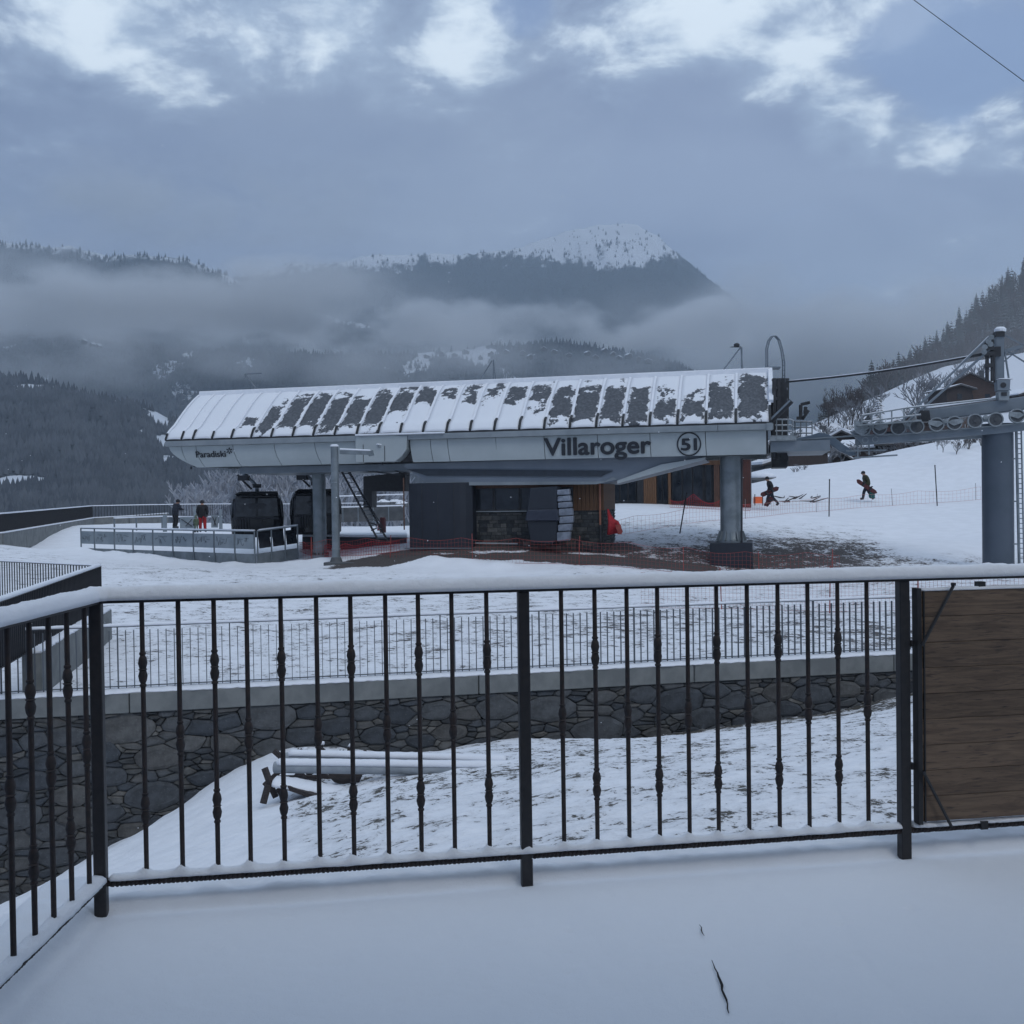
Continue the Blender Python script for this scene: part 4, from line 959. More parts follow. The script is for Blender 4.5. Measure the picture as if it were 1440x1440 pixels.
for i, u in enumerate(ur_):
    mb = MB(); n = 5; hh_ = (0.10 + 0.16 * i / 26) + 0.03 * ((i * 7) % 3)
    P_ = [prof(k / n * hh_) for k in range(n + 1)]; w_ = 0.045
    for (v0, z0), (v1, z1) in zip(P_[:-1], P_[1:]):
        mb.hexa([SP(u - w_, v0, z0 - .05), SP(u + w_, v0, z0 - .05), SP(u + w_, v1, z1 - .05), SP(u - w_, v1, z1 - .05), SP(u - w_, v0, z0 + .05), SP(u + w_, v0, z0 + .05), SP(u + w_, v1, z1 + .05), SP(u - w_, v1, z1 + .05)])
    stp(mb, 'roof_rib', ribm)
    mb = MB(); P_ = [prof(hh_ + (1 - hh_) * k / 8) for k in range(9)]
    for (v0, z0), (v1, z1) in zip(P_[:-1], P_[1:]):
        mb.hexa([SP(u - w_, v0, z0 - .05), SP(u + w_, v0, z0 - .05), SP(u + w_, v1, z1 - .05), SP(u - w_, v1, z1 - .05), SP(u - w_, v0, z0 + .055), SP(u + w_, v0, z0 + .055), SP(u + w_, v1, z1 + .055), SP(u - w_, v1, z1 + .055)])
    stp(mb, 'snowy_rib', M_snow2)
# ridge cap
mb = MB(); mb.hexa([SP(-0.02, 2.72, ZRG - 0.16), SP(LEN + .05, 2.72, ZRG - 0.16), SP(LEN + .05, 3.3, ZRG - .16), SP(-.02, 3.3, ZRG - .16), SP(-.02, 2.72, ZRG + 0.10), SP(LEN + .05, 2.72, ZRG + 0.10), SP(LEN + .05, 3.3, ZRG + .12), SP(-.02, 3.3, ZRG + .12)]); stp(mb, 'ridge_cap', M_snow2, bevel=0.03)
mb = MB(); mb.bar(SP(0, 2.70, ZRG - 0.19), SP(LEN, 2.70, ZRG - 0.19), 0.04, 0.05); stp(mb, 'ridge_flashing', M_dark)
# eave trim: dark gap, trim strip
mb = MB(); mb.bar(SP(0, -0.06, ZE - 0.03), SP(LEN, -0.06, ZE - 0.03), 0.10, 0.08); stp(mb, 'gutter', M_dark)
for a, b_ in ((0, u_st(503)), (u_st(503), u_st(576)), (u_st(576), u_st(1010)), (u_st(1010), LEN + 0.12)):
    mb = MB(); mb.bar(SP(a + .006, -0.10, ZE - 0.19), SP(b_ - .006, -0.10, ZE - 0.19), 0.20, 0.23); stp(mb, 'eave_trim', M_fasd, bevel=0.01)
# fascia panels, section curving in at the bottom
ZFt = ZE - 0.31; hf = ZFt - ZF0
def sag(u): return 0.42 * max(0.12, 1 - u / (LEN * 0.62))
def fas_sec(n=6): return [(k / n, ZFt - hf * k / n) for k in range(n + 1)]
fcols = [235, 255, 275, 327, 385, 442, 503, 576, 605, 629, 697, 765, 840, 914, 992, 1078]
fu = [u_st(p, 0, 630) for p in fcols]; fu[0] = 0.05
for i in range(len(fu) - 1):
    mb = MB(); sec = fas_sec(); vs = []; a, b_ = fu[i] + 0.012, fu[i + 1] - 0.012
    if i == 6: continue
    for th in (0.0, 0.05):
        for k, (v, z) in enumerate(sec):
            f = k / (len(sec) - 1); cut = 1.15 * f ** 1.7 if i == 0 else 0.0; a2_ = a + cut
            if i == 0: a2_ = min(a + cut, b_ + cut * 0.0 + 9)
            x0 = a + (1.15 * f ** 1.7 if i == 0 else (max(0, 0.05 + 1.15 * f ** 1.7 - fu[1]) if i == 1 else (max(0, 0.05 + 1.15 * f ** 1.7 - fu[2]) if i == 2 else 0)))
            x1 = max(x0 + 0.01, b_)
            # seams lean with the rounded end on the left half
            le = 0.22 * f ** 1.5 * (1 if i < 7 else 0.4 if i < 10 else 0.15)
            vs.append(SP(x0 + (le if i > 0 else 0), .02 + sag(x0) * v ** 2.4 + th, z)); vs.append(SP(x1 + (le if i < len(fu) - 2 else 0), .02 + sag(x1) * v ** 2.4 + th, z))
    n = len(sec); fs_ = []
    for k in range(n - 1): fs_ += [(2 * k, 2 * k + 1, 2 * k + 3, 2 * k + 2), (2 * n + 2 * k + 2, 2 * n + 2 * k + 3, 2 * n + 2 * k + 1, 2 * n + 2 * k), (2 * k, 2 * k + 2, 2 * n + 2 * k + 2, 2 * n + 2 * k), (2 * k + 3, 2 * k + 1, 2 * n + 2 * k + 1, 2 * n + 2 * k + 3)]
    fs_ += [(0, 2 * n, 2 * n + 1, 1), (2 * n - 2, 2 * n - 1, 4 * n - 1, 4 * n - 2)]
    mb.add(vs, fs_); stp(mb, 'fascia_panel', M_fas, smooth='auto')
# bulged bay with a rounded right side
a, b_ = u_st(503), u_st(576)
mb = MB(); pts = [(a - .0, ZE - .10), (b_ - 0.55, ZE - .10), (b_ - 0.35, ZE - .14), (b_ - .02, ZE - .14), (b_ - .06, ZF0 + hf * .55), (b_ - .28, ZF0 + hf * .25), (b_ - .55, ZF0 + .03), (a + .0, ZF0 + .03)]
mb.prism([SP(u, -0.24, z) for u, z in pts], sv_ * 0.62); stp(mb, 'bay_panel', M_fas, bevel=0.02)
mb = MB(); mb.bar(SP(a + 0.02, -0.26, ZE - 0.06), SP(b_ + 1.6, -0.26, ZE - 0.06), 0.16, 0.07); stp(mb, 'bay_ledge', M_snow2, bevel=0.02)
mb = MB(); mb.bar(SP(a + .35, -0.247, ZE - .45), SP(a + .35, -.247, ZF0 + .05), .02, .02); mb.bar(SP(b_ - 1.0, -0.247, ZF0 + .7), SP(b_ - 1.0, -.247, ZF0 + .05), .025, .02); stp(mb, 'bay_seam', M_dark)
# backing wall behind the fascia so the joints are dark, back fascia
mb = MB(); mb.hexa([SP(1.0, .5, ZF0 + .02), SP(LEN - .15, .5, ZF0 + .02), SP(LEN - .15, .6, ZF0 + .02), SP(1.0, .6, ZF0 + .02), SP(.1, .08, ZE - .1), SP(LEN - .15, .08, ZE - .1), SP(LEN - .15, .2, ZE - .1), SP(.1, .2, ZE - .1)]); stp(mb, 'inner_wall', M_dark)
mb = MB(); mb.hexa([SP(1.1, 5.6, ZF0), SP(LEN - .1, 5.6, ZF0), SP(LEN - .1, 5.7, ZF0), SP(1.1, 5.7, ZF0), SP(.1, 5.95, ZE), SP(LEN - .1, 5.95, ZE), SP(LEN - .1, 6.05, ZE), SP(.1, 6.05, ZE)]); stp(mb, 'back_fascia', M_fas)
# end walls
def gable(u, inset, name, mat):
    pr = [(v, z) for v, z in PROF]; pts = [SP(u, v + .12, z - .08) for v, z in pr[:-1]] + [SP(u, 3, ZRG - .05)] + [SP(u, 6 - v - .12, z - .08) for v, z in reversed(pr[:-1])] + [SP(u + inset, 5.5, ZF0 + .03), SP(u + inset, .5, ZF0 + .03)]
    mb = MB(); mb.prism(pts, su * 0.06); stp(mb, name, mat)
gable(0.04, 1.0, 'end_wall', M_fas); gable(LEN - 0.14, 0, 'end_wall', M_dark)
# white verge on the right gable
mb = MB(); P_ = [prof(k / 8) for k in range(3, 9)]
for (v0, z0), (v1, z1) in zip(P_[:-1], P_[1:]): mb.bar(SP(LEN + .06, v0 - .05, z0 + .05), SP(LEN + .06, v1 - .05, z1 + .05), .16, .14)
stp(mb, 'verge', M_snow2)
# soffit beams and hull
mb = MB(); mb.hexa([SP(u_st(338, 1), 0.9, ZF0 - .30), SP(u_st(600, 1), .9, ZF0 - .30), SP(u_st(600, 1), 6.2, ZF0 - .30), SP(u_st(338, 1), 6.2, ZF0 - .30), SP(u_st(338, 1), .9, ZF0 - .01), SP(u_st(600, 1), .9, ZF0 - .01), SP(u_st(600, 1), 6.2, ZF0 - .01), SP(u_st(338, 1), 6.2, ZF0 - .01)]); stp(mb, 'soffit_beam', M_beam, bevel=0.01)
mb = MB(); v = .45
pts = [(568, 656), (580, 664), (598, 679), (850, 680), (880, 673), (990, 645), (985, 640), (570, 652)]
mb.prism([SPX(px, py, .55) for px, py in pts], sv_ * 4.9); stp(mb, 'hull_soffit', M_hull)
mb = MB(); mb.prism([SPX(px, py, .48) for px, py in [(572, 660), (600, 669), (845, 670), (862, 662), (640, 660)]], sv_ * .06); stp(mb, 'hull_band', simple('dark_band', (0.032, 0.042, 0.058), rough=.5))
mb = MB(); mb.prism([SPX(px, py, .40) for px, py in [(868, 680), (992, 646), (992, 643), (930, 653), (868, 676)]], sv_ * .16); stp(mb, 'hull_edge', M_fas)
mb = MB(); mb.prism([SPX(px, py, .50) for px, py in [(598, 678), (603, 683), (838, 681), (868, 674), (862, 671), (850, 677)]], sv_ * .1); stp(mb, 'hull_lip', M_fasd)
for px in (565, 573): pass
mb = MB(); mb.bar(SPX(505, 661, 1.2), SPX(563, 668, 1.2), .04, .05); mb.bar(SPX(550, 659, 1.0), SPX(574, 669, 1.0), .04, .05); stp(mb, 'strut', M_dark)
mb = MB(); mb.box(SPX(269, 657, .5) - Vector((0, 0, .03)), (.07, .07, .12)); stp(mb, 'lamp', M_dark)
# lettering
def text(body, px0, px1, ztop_, zbot, name, off=0.0, fit=None, v=-0.045, slant=0.0, capref='V'):
    cu = bpy.data.curves.new(name, 'FONT'); cu.body = body; cu.size = 1; cu.offset = 0; cu.extrude = 0.008; cu.fill_mode = 'BOTH'; cu.space_character = 0.86 if body == '51' else 1.0
    o_ = bpy.data.objects.new(name + '_tmp', cu); COL.objects.link(o_); bpy.context.view_layer.update()
    me = bpy.data.meshes.new_from_object(o_.evaluated_get(bpy.context.evaluated_depsgraph_get())); COL.objects.unlink(o_); bpy.data.objects.remove(o_)
    co = np.zeros(len(me.vertices) * 3); me.vertices.foreach_get('co', co); co = co.reshape(-1, 3)
    if off:
        bmx = bmesh.new()
        for k in range(9):
            t2 = me.copy(); a_ = k * math.pi / 4; t2.transform(Matrix.Translation((off * math.cos(a_) * (k < 8), off * math.sin(a_) * (k < 8), .0012 * k))); bmx.from_mesh(t2); bpy.data.meshes.remove(t2)
        bmx.to_mesh(me); bmx.free(); co = np.zeros(len(me.vertices) * 3); me.vertices.foreach_get('co', co); co = co.reshape(-1, 3)
    x0, x1 = co[:, 0].min(), co[:, 0].max(); u0, u1 = u_st(px0), u_st(px1)
    capn = 0.70 + 2 * off                   # cap height of the built-in face
    out_ = []
    for x, y, z in co:
        zz_ = zbot + (y + off) / capn * (ztop_ - zbot)
        f = (ZFt - zz_) / hf; f = min(max(f, 0), 1)
        out_.append(SP(u0 + (x - x0) / (x1 - x0) * (u1 - u0), 0.02 + sag(u0 + (x - x0) / (x1 - x0) * (u1 - u0)) * f ** 2.4 + v - (z * 1.0), zz_) - world_org(st))
    me.vertices.foreach_set('co', np.array([tuple(p) for p in out_]).ravel()); me.update(); me.materials.clear(); me.materials.append(M_ink)
    return link_mesh(name, me, st)
text('Villaroger', 765, 916, z_st(775, 615.5), z_st(775, 641), 'lettering', off=0.026)
text('51', 957.5, 980.5, z_st(969, 616), z_st(969, 633.5), 'number', off=0.030)
text('Paradiski', 275, 317, z_st(279, 634.5), z_st(279, 643.5), 'lettering', off=0.012)
mb = MB(); cu_, cz_ = u_st(969), z_st(969, 624.5); R_ = 0.47
ring = lambda r, v: [SP(cu_ + r * math.cos(a), v + .02 + sag(20) * min(max((ZFt - (cz_ + r * math.sin(a))) / hf, 0), 1) ** 2.4, cz_ + r * math.sin(a)) for a in [2 * math.pi * k / 40 for k in range(40)]]
r1, r2 = ring(R_, -.03), ring(R_ - .055, -.03); mb.add(r1 + r2 + ring(R_, .0) + ring(R_ - .055, 0.0), [(k, (k + 1) % 40, 40 + (k + 1) % 40, 40 + k) for k in range(40)] + [(k, 80 + k, 80 + (k + 1) % 40, (k + 1) % 40) for k in range(40)]); stp(mb, 'number_ring', M_ink)
mb = MB(); c_u, c_z = u_st(322.5), z_st(322, 634)
for k in range(6):
    a = math.pi / 6 + k * math.pi / 3; mb.bar(SP(c_u + .05 * math.cos(a), -.0, c_z + .05 * math.sin(a)), SP(c_u + .14 * math.cos(a), -.0, c_z + .14 * math.sin(a)), .03, .05, up=sv_)
stp(mb, 'star_emblem', M_ink)
# columns
def column(name, px, D, w, ytop, zb_, label_base, flange=True):
    pass
cz = z_st(1028, 645, .8)
cbase = at(1027, 790, 39.9); cx0 = SP(u_st(1028, 1.2, 700), 1.2, 0)
gz = Gz(cx0.x, cx0.y)
mb = MB(); mb.lathe([(0.50, gz + 0.85), (0.50, gz + .95), (0.46, gz + 1.0), (0.43, gz + 1.35), (0.41, ZF0 - .02)], (cx0.x, cx0.y, 0), n=28); stp(mb, 'column', M_galv, smooth='auto')
mb = MB(); 
for k in range(14):
    a = 2 * math.pi * k / 14; d = Vector((math.cos(a), math.sin(a), 0)); mb.bar(cx0 + d * .44 + Vector((0, 0, gz + 1.25)), cx0 + d * .56 + Vector((0, 0, gz + .9)), .03, .10)
mb.lathe([(0.60, gz + .82), (0.60, gz + .88)], (cx0.x, cx0.y, 0), n=28); stp(mb, 'base_flange', M_galv)
mb = MB(); mb.box((cx0.x, cx0.y, gz + .2), (1.62, 1.62, 1.24), SA); stp(mb, 'concrete_foot', M_navy, bevel=0.02)
mb = MB(); q = [SPX(1043, 645, .7), SPX(1043, 764, .7), SPX(1057, 768, .5), SPX(1058, 800, .5)]; mb.tube(q, .04, 8); stp(mb, 'cable_pipe', M_dark)
gx = SP(u_st(449, 3.2, 700), 3.2, 0); gzl = Gz(gx.x, gx.y)
mb = MB(); mb.lathe([(0.40, gzl - .3), (0.40, gzl + .12), (0.31, gzl + .14), (0.30, ZF0 - .25)], (gx.x, gx.y, 0), n=24)
stp(mb, 'column', M_galv, smooth='auto')
mb = MB()
for k in range(12): a = 2 * math.pi * k / 12; mb.box((gx.x + .36 * math.cos(a), gx.y + .36 * math.sin(a), gzl + .18), (.05, .05, .1))
stp(mb, 'base_flange', M_dark)
# right-hand gable machinery: ladder, hoops, arms, conveyor boxes
mg = SP(LEN + .1, 0, 0)
ru = lambda px, v, py=600: u_st(px, v, py)
mb = MB(); 
for px, v in ((1088, 1.0), (1094, 2.0), (1100, 3.2), (1106, 4.6)):
    mb.bar(SPX(px, 690, v) + Vector((0, 0, 1.25)), SPX(px + 1, 532, v), .12, .14)
for py in (545, 560, 585, 610, 635): mb.bar(SPX(1087, py, 1.0), SPX(1107, py + 2, 4.2), .06, .10)
for py in (552, 600, 625): mb.bar(SPX(1086, py - 18, 1.2), SPX(1106, py + 18, 3.2), .05, .06)
mb.box(SPX(1095, 600, 3.4), (.6, 2.6, 3.4), SA); stp(mb, 'end_frame', M_dark)
mb = MB(); 
for k, (px0, px1) in enumerate(((1077, 1100.5), (1079.5, 1103.5))):
    pts = [SPX(px0, 522, 3.1), SPX(px0, 490, 3.1), SPX(px0 + 2.5, 480, 3.1), SPX(px0 + 7, 473.5, 3.1), SPX(px0 + 12, 472.5, 3.1), SPX(px0 + 17, 478, 3.2), SPX(px0 + 21, 492, 3.2), SPX(px1, 510, 3.3), SPX(px1, 600, 3.3)]
    mb.tube(pts, .028, 6)
for py in range(500, 600, 7): mb.bar(SPX(1100.5, py, 3.3), SPX(1103.5, py, 3.3), .025, .025)
stp(mb, 'hoop_ladder', M_beam)
mb = MB(); mb.prism([SPX(x, y, 3.0) for x, y in ((1074, 518), (1096, 518), (1098, 515.5), (1076, 515.5))], sv_ * .5); stp(mb, 'ladder_hatch', M_beam)
mb = MB(); mb.bar(SPX(1084, 592, .2), SPX(1113, 564, .2), .16, .20); stp(mb, 'tilted_arm', M_black)
mb = MB(); mb.bar(SPX(1083.5, 590, .1), SPX(1111, 563, .1), .06, .07); stp(mb, 'arm_edge', M_beam)
mb = MB(); mb.bar(SPX(1078, 600, -.1), SPX(1086, 600, -.1), .3, .28); stp(mb, 'trim_end', M_fasd)
# service platform beyond the gable with railings and boxes
mb = MB(); mb.hexa([SP(LEN, .4, ZF0 + .1), SP(LEN + 2.2, .4, ZF0 + .1), SP(LEN + 2.2, 5.4, ZF0 + .1), SP(LEN, 5.4, ZF0 + .1), SP(LEN, .4, ZF0 + .5), SP(LEN + 2.2, .4, ZF0 + .5), SP(LEN + 2.2, 5.4, ZF0 + .5), SP(LEN, 5.4, ZF0 + .5)]); stp(mb, 'service_platform', M_beam)
mb = MB()
for py in (590, 598, 606): mb.tube([SPX(1090, py, .5), SPX(1112, py, .5), SPX(1116, py + 2, .5)], .03, 6); mb.tube([SPX(1113, py + 3, 3.5), SPX(1142, py + 3, 3.5)], .03, 6)
for px in (1092, 1100, 1108, 1115): mb.bar(SPX(px, 589, .5), SPX(px, 632, .5), .04, .04)
for px in (1118, 1126, 1134, 1142): mb.bar(SPX(px, 592, 3.5), SPX(px, 622, 3.5), .04, .04)
stp(mb, 'handrail', M_frost)
mb = MB(); mb.prism([SPX(x, y, .45) for x, y in ((1084, 612), (1110, 612), (1116, 606), (1118, 625), (1114, 634), (1086, 636))], sv_ * .3); mb.bar(SPX(1082, 617, .3), SPX(1120, 616, .3), .14, .18); stp(mb, 'frosted_grille', M_frost)
mb = MB(); mb.prism([SPX(x, y, .9) for x, y in ((1112, 618), (1122, 616), (1140, 612), (1152, 608), (1160, 609), (1172, 614), (1185, 624), (1200, 634), (1206, 639), (1196, 641), (1180, 634), (1168, 625), (1150, 624), (1115, 624))], sv_ * .45); stp(mb, 'curved_guide', simple('guide_rail_blue_grey', (0.10, 0.135, 0.175), (0.13, 0.165, 0.20), rough=.45, metal=.2, scale=2), bevel=.015)
mb = MB(); 
for a in (((1126, 569), (1126, 588)), ((1126, 569), (1139, 566)), ((1128, 590), (1137, 577)), ((1120, 588), (1130, 588)), ((1132, 582), (1133, 572))): mb.bar(SPX(*a[0], 3.0), SPX(*a[1], 3.0), .10, .12)
stp(mb, 'sensor_arm', M_dark)
# masts and wind gauges on the ridge
def mast(name_, lab, px, ytop, yb, legs, head):
    mm = thing('roof_mast', lab, 'mast', SPX(px, yb, 3.0), group='masts on the station ridge')
    mb = MB(); mb.tube([SPX(px, yb, 3.0), SPX(px, ytop, 3.0)], .035, 6); mb.build('pole', M_beam, mm)
    for (x0, y0), (x1, y1), v in legs: mb = MB(); mb.tube([SPX(x0, y0, v), SPX(x1, y1, v)], .028, 6); mb.build('stay', M_beam, mm)
    if head: mb = MB(); mb.lathe([(.06, 0), (.12, .03), (.12, .12), (.05, .16)], tuple(SPX(head[0], head[1], 3.0)), 8); mb.tube([SPX(head[0] - 9, head[1], 3), SPX(head[0] + 7, head[1], 3)], .02, 5); mb.build('wind_gauge', M_dark, mm)
mast('m', 'tripod mast with a small wind gauge near the right end of the station ridge', 1043, 489, 522, [((1016, 522), (1041, 489), 3.0), ((1044.5, 522), (1042, 490), 3.3)], (1036, 488))
mast('m', 'tripod mast above the middle of the station ridge', 694, 506, 540, [((671, 541), (692, 507), 3.0), ((697.5, 540), (694, 507), 3.3)], None)
mast('m', 'bent lean mast near the left end of the station ridge', 345, 526, 531, [((364, 552), (345, 526), 3.0), ((345, 526), (368, 525), 3.0)], None)

# ---- control room under the roof
M_wood = simple('larch_cladding', (0.17, 0.085, 0.040), (0.11, 0.055, 0.028), rough=0.7, scale=5, sc=(6, 6, .6), bmp=.4, bdist=.01)
M_woodb = simple('brown_boards', (0.12, 0.060, 0.038), (0.075, 0.038, 0.026), rough=0.7, scale=5, sc=(6, 6, .6), bmp=.4)
M_glass = simple('dark_glass', (0.010, 0.013, 0.018), (0.030, 0.036, 0.044), rough=0.12, scale=1.2)
M_rwall = simple('dark_stone_cladding', (0.050, 0.052, 0.052), (0.024, 0.026, 0.029), rough=0.85, scale=5, sc=(1, 1, 2.2), bmp=.8, bdist=.04)
GZc = z_st(760, 767, 1.0)
cr_ = thing('control_room', 'low control room with dark stone base and orange timber above under the station', 'building', SP(u_st(760, 2), 2.5, GZc))
va, vb = 1.2, 4.6; uL, uR = u_st(655, va, 720), u_st(848, va, 720); zmid = z_st(800, 718, va); ztp = z_st(760, 678, va) + .1
GZc = z_st(760, 767, va)
zb0 = GZc - .6
mb = MB(); mb.bbox(0, 0, 0, 1, 1, 1); mb = MB(); mb.hexa([SP(uL, va, zb0), SP(uR, va, zb0), SP(uR, vb, zb0), SP(uL, vb, zb0), SP(uL, va, zmid), SP(uR, va, zmid), SP(uR, vb, zmid), SP(uL, vb, zmid)]); mb.build('base_core', M_mortar, cr_)
# stone courses on the front and right side
def stonerow(P, n, z0, z1, s0, s1, jit):
    zc_ = z0
    while zc_ < z1 - .02:
        h_ = min(rnd.uniform(.10, .2), z1 - zc_); s_ = s0
        while s_ < s1 - .03:
            w_ = min(rnd.uniform(.2, .5), s1 - s_); o_ = rnd.uniform(.015, .06); MBs.hexa([P(s_ + .01, 0, zc_ + .008), P(s_ + w_ - .01, 0, zc_ + .008), P(s_ + w_ - .01, -.05, zc_ + .008), P(s_ + .01, -.05, zc_ + .008), P(s_ + .01, o_, zc_ + h_), P(s_ + w_ - .01, o_, zc_ + h_), P(s_ + w_ - .01, -.05, zc_ + h_), P(s_ + .01, -.05, zc_ + h_)][0:4] + [P(s_ + .01, o_, zc_ + h_ - .008), P(s_ + w_ - .01, o_, zc_ + h_ - .008), P(s_ + w_ - .01, -.05, zc_ + h_ - .008), P(s_ + .01, -.05, zc_ + h_ - .008)]); s_ += w_
        zc_ += h_
MBs = MB(); stonerow(lambda s, o, z: SP(s, va - o, z), 0, zb0 + .3, zmid, uL, uR, 0); stonerow(lambda s, o, z: SP(uR + o, s, z), 0, zb0 + .3, zmid, va, vb, 0)
o = MBs.build('stone_cladding', M_rub, cr_); o['kind'] = 'stuff'
uW = u_st(806, va, 700)
mb = MB(); mb.hexa([SP(uL, va + .05, zmid), SP(uR - .02, va + .05, zmid), SP(uR - .02, vb, zmid), SP(uL, vb, zmid), SP(uL, va + .05, ztp), SP(uR - .02, va + .05, ztp), SP(uR - .02, vb, ztp), SP(uL, vb, ztp)]); mb.build('upper_core', M_dark, cr_)
s_ = uW
while s_ < uR - .02:
    mb = MB(); w_ = min(.17, uR - s_); c = SP(s_ + w_ / 2, va + .03, (zmid + ztp) / 2); mb.box(c, (w_ - .012, .05, ztp - zmid), SA); link_mesh('cladding_board', mb.mesh('cladding_board', M_wood, c), cr_, c); s_ += w_
s_ = va + .02
while s_ < vb: mb = MB(); w_ = min(.17, vb - s_); c = SP(uR + .01, s_ + w_ / 2, (zmid + ztp) / 2); mb.box(c, (.05, w_ - .012, ztp - zmid), SA); link_mesh('cladding_board', mb.mesh('cladding_board', M_wood, c), cr_, c); s_ += w_
mb = MB(); mb.bar(SP(uL, va, ztp - .22), SP(uW, va, ztp - .22), .12, .20); mb.build('lintel', M_woodb, cr_)
nwin = 4
for i in range(nwin):
    a = uL + .1 + (uW - uL - .1) * i / nwin; b_ = a + (uW - uL - .1) / nwin
    f_ = MB(); zb1, zt1 = zmid + .06, ztp - .34
    for p_, q_ in ((SP(a + .03, va, zb1), SP(b_ - .03, va, zb1)), (SP(a + .03, va, zt1), SP(b_ - .03, va, zt1)), (SP(a + .03, va, zb1), SP(a + .03, va, zt1)), (SP(b_ - .03, va, zb1), SP(b_ - .03, va, zt1))): f_.bar(p_, q_, .06, .05)
    fo = f_.build('window', M_dark, cr_); g_ = MB(); g_.bar(SP(a + .06, va + .02, (zb1 + zt1) / 2), SP(b_ - .06, va + .02, (zb1 + zt1) / 2), .01, zt1 - zb1 - .05); g_.build('pane', M_glass, fo)
mb = MB(); mb.bar(SP(uL, va - .06, zmid + .0), SP(uW, va - .06, zmid), .12, .04); mb.build('sill', M_fasd, cr_)
mb = MB(); mb.tube([SPX(843.5, 680, va - .1), SPX(844, 738, va - .1)], .045, 8); mb.build('copper_pipe', simple('copper_pipe', (0.36, 0.15, 0.09), (0.28, 0.11, 0.07), rough=.5), cr_)
mb = MB(); mb.tube([SPX(844, 738, va - .1), SPX(845, 767, va - .1)], .055, 8); mb.build('drain_boot', M_dark, cr_)
mb = MB(); mb.bar(SPX(662, 763.5, va - .25), SPX(728, 764.5, va - .25), .06, .05); mb.build('kerb_bar', M_fas, cr_)
# big dark enclosure
ub0, ub1 = u_st(571, .2, 720), u_st(661, .2, 720); zbk = z_st(615, 771, .2)
en = thing('drive_enclosure', 'tall navy black sheet-metal enclosure left of the timber control room', 'enclosure', SP((ub0 + ub1) / 2, 1.2, zbk))
mb = MB(); N_ = 12; vs = []
for k in range(N_ + 1):
    f = k / N_; u = ub0 + (ub1 - ub0) * f; vs.append((u, .2 + .25 * (2 * f - 1) ** 4 * 1.6))
poly = [SP(u, v, zbk - .3) for u, v in vs] + [SP(ub1, 3.6, zbk - .3), SP(ub0, 3.6, zbk - .3)]; mb.prism(poly, (0, 0, z_st(615, 679, .2) + .3 - zbk)); mb.build('casing', M_navy, en)
mb = MB(); mb.bar(SP(ub0 - .05, .12, zbk + .0), SP(ub1 + .05, .12, zbk + .0), .10, .05); mb.build('base_trim', M_galv, en)
for k in (1, 2, 3): 
    u = ub0 + (ub1 - ub0) * k / 4; mb = MB(); mb.bar(SP(u, .2, zbk), SP(u, .2, z_st(615, 680, .2)), .012, .02); mb.build('seam', M_dark, en)
mb = MB(); mb.bar(SPX(567.5, 672, .1), SPX(568.5, 745, .1), .05, .05); mb.build('corner_post', M_woodb, en)
# frame left of it (dark portal) and box
ob = thing('portal_frame', 'black box portal frame between the ladder and the dark enclosure', 'frame', SPX(540, 745, 3.6))
mb = MB(); mb.prism([SPX(x, y, 3.4) for x, y in ((511, 670), (570, 664), (570, 691), (523, 691), (523, 714), (511, 714))], sv_ * .6); mb.build('beam', M_black, ob)

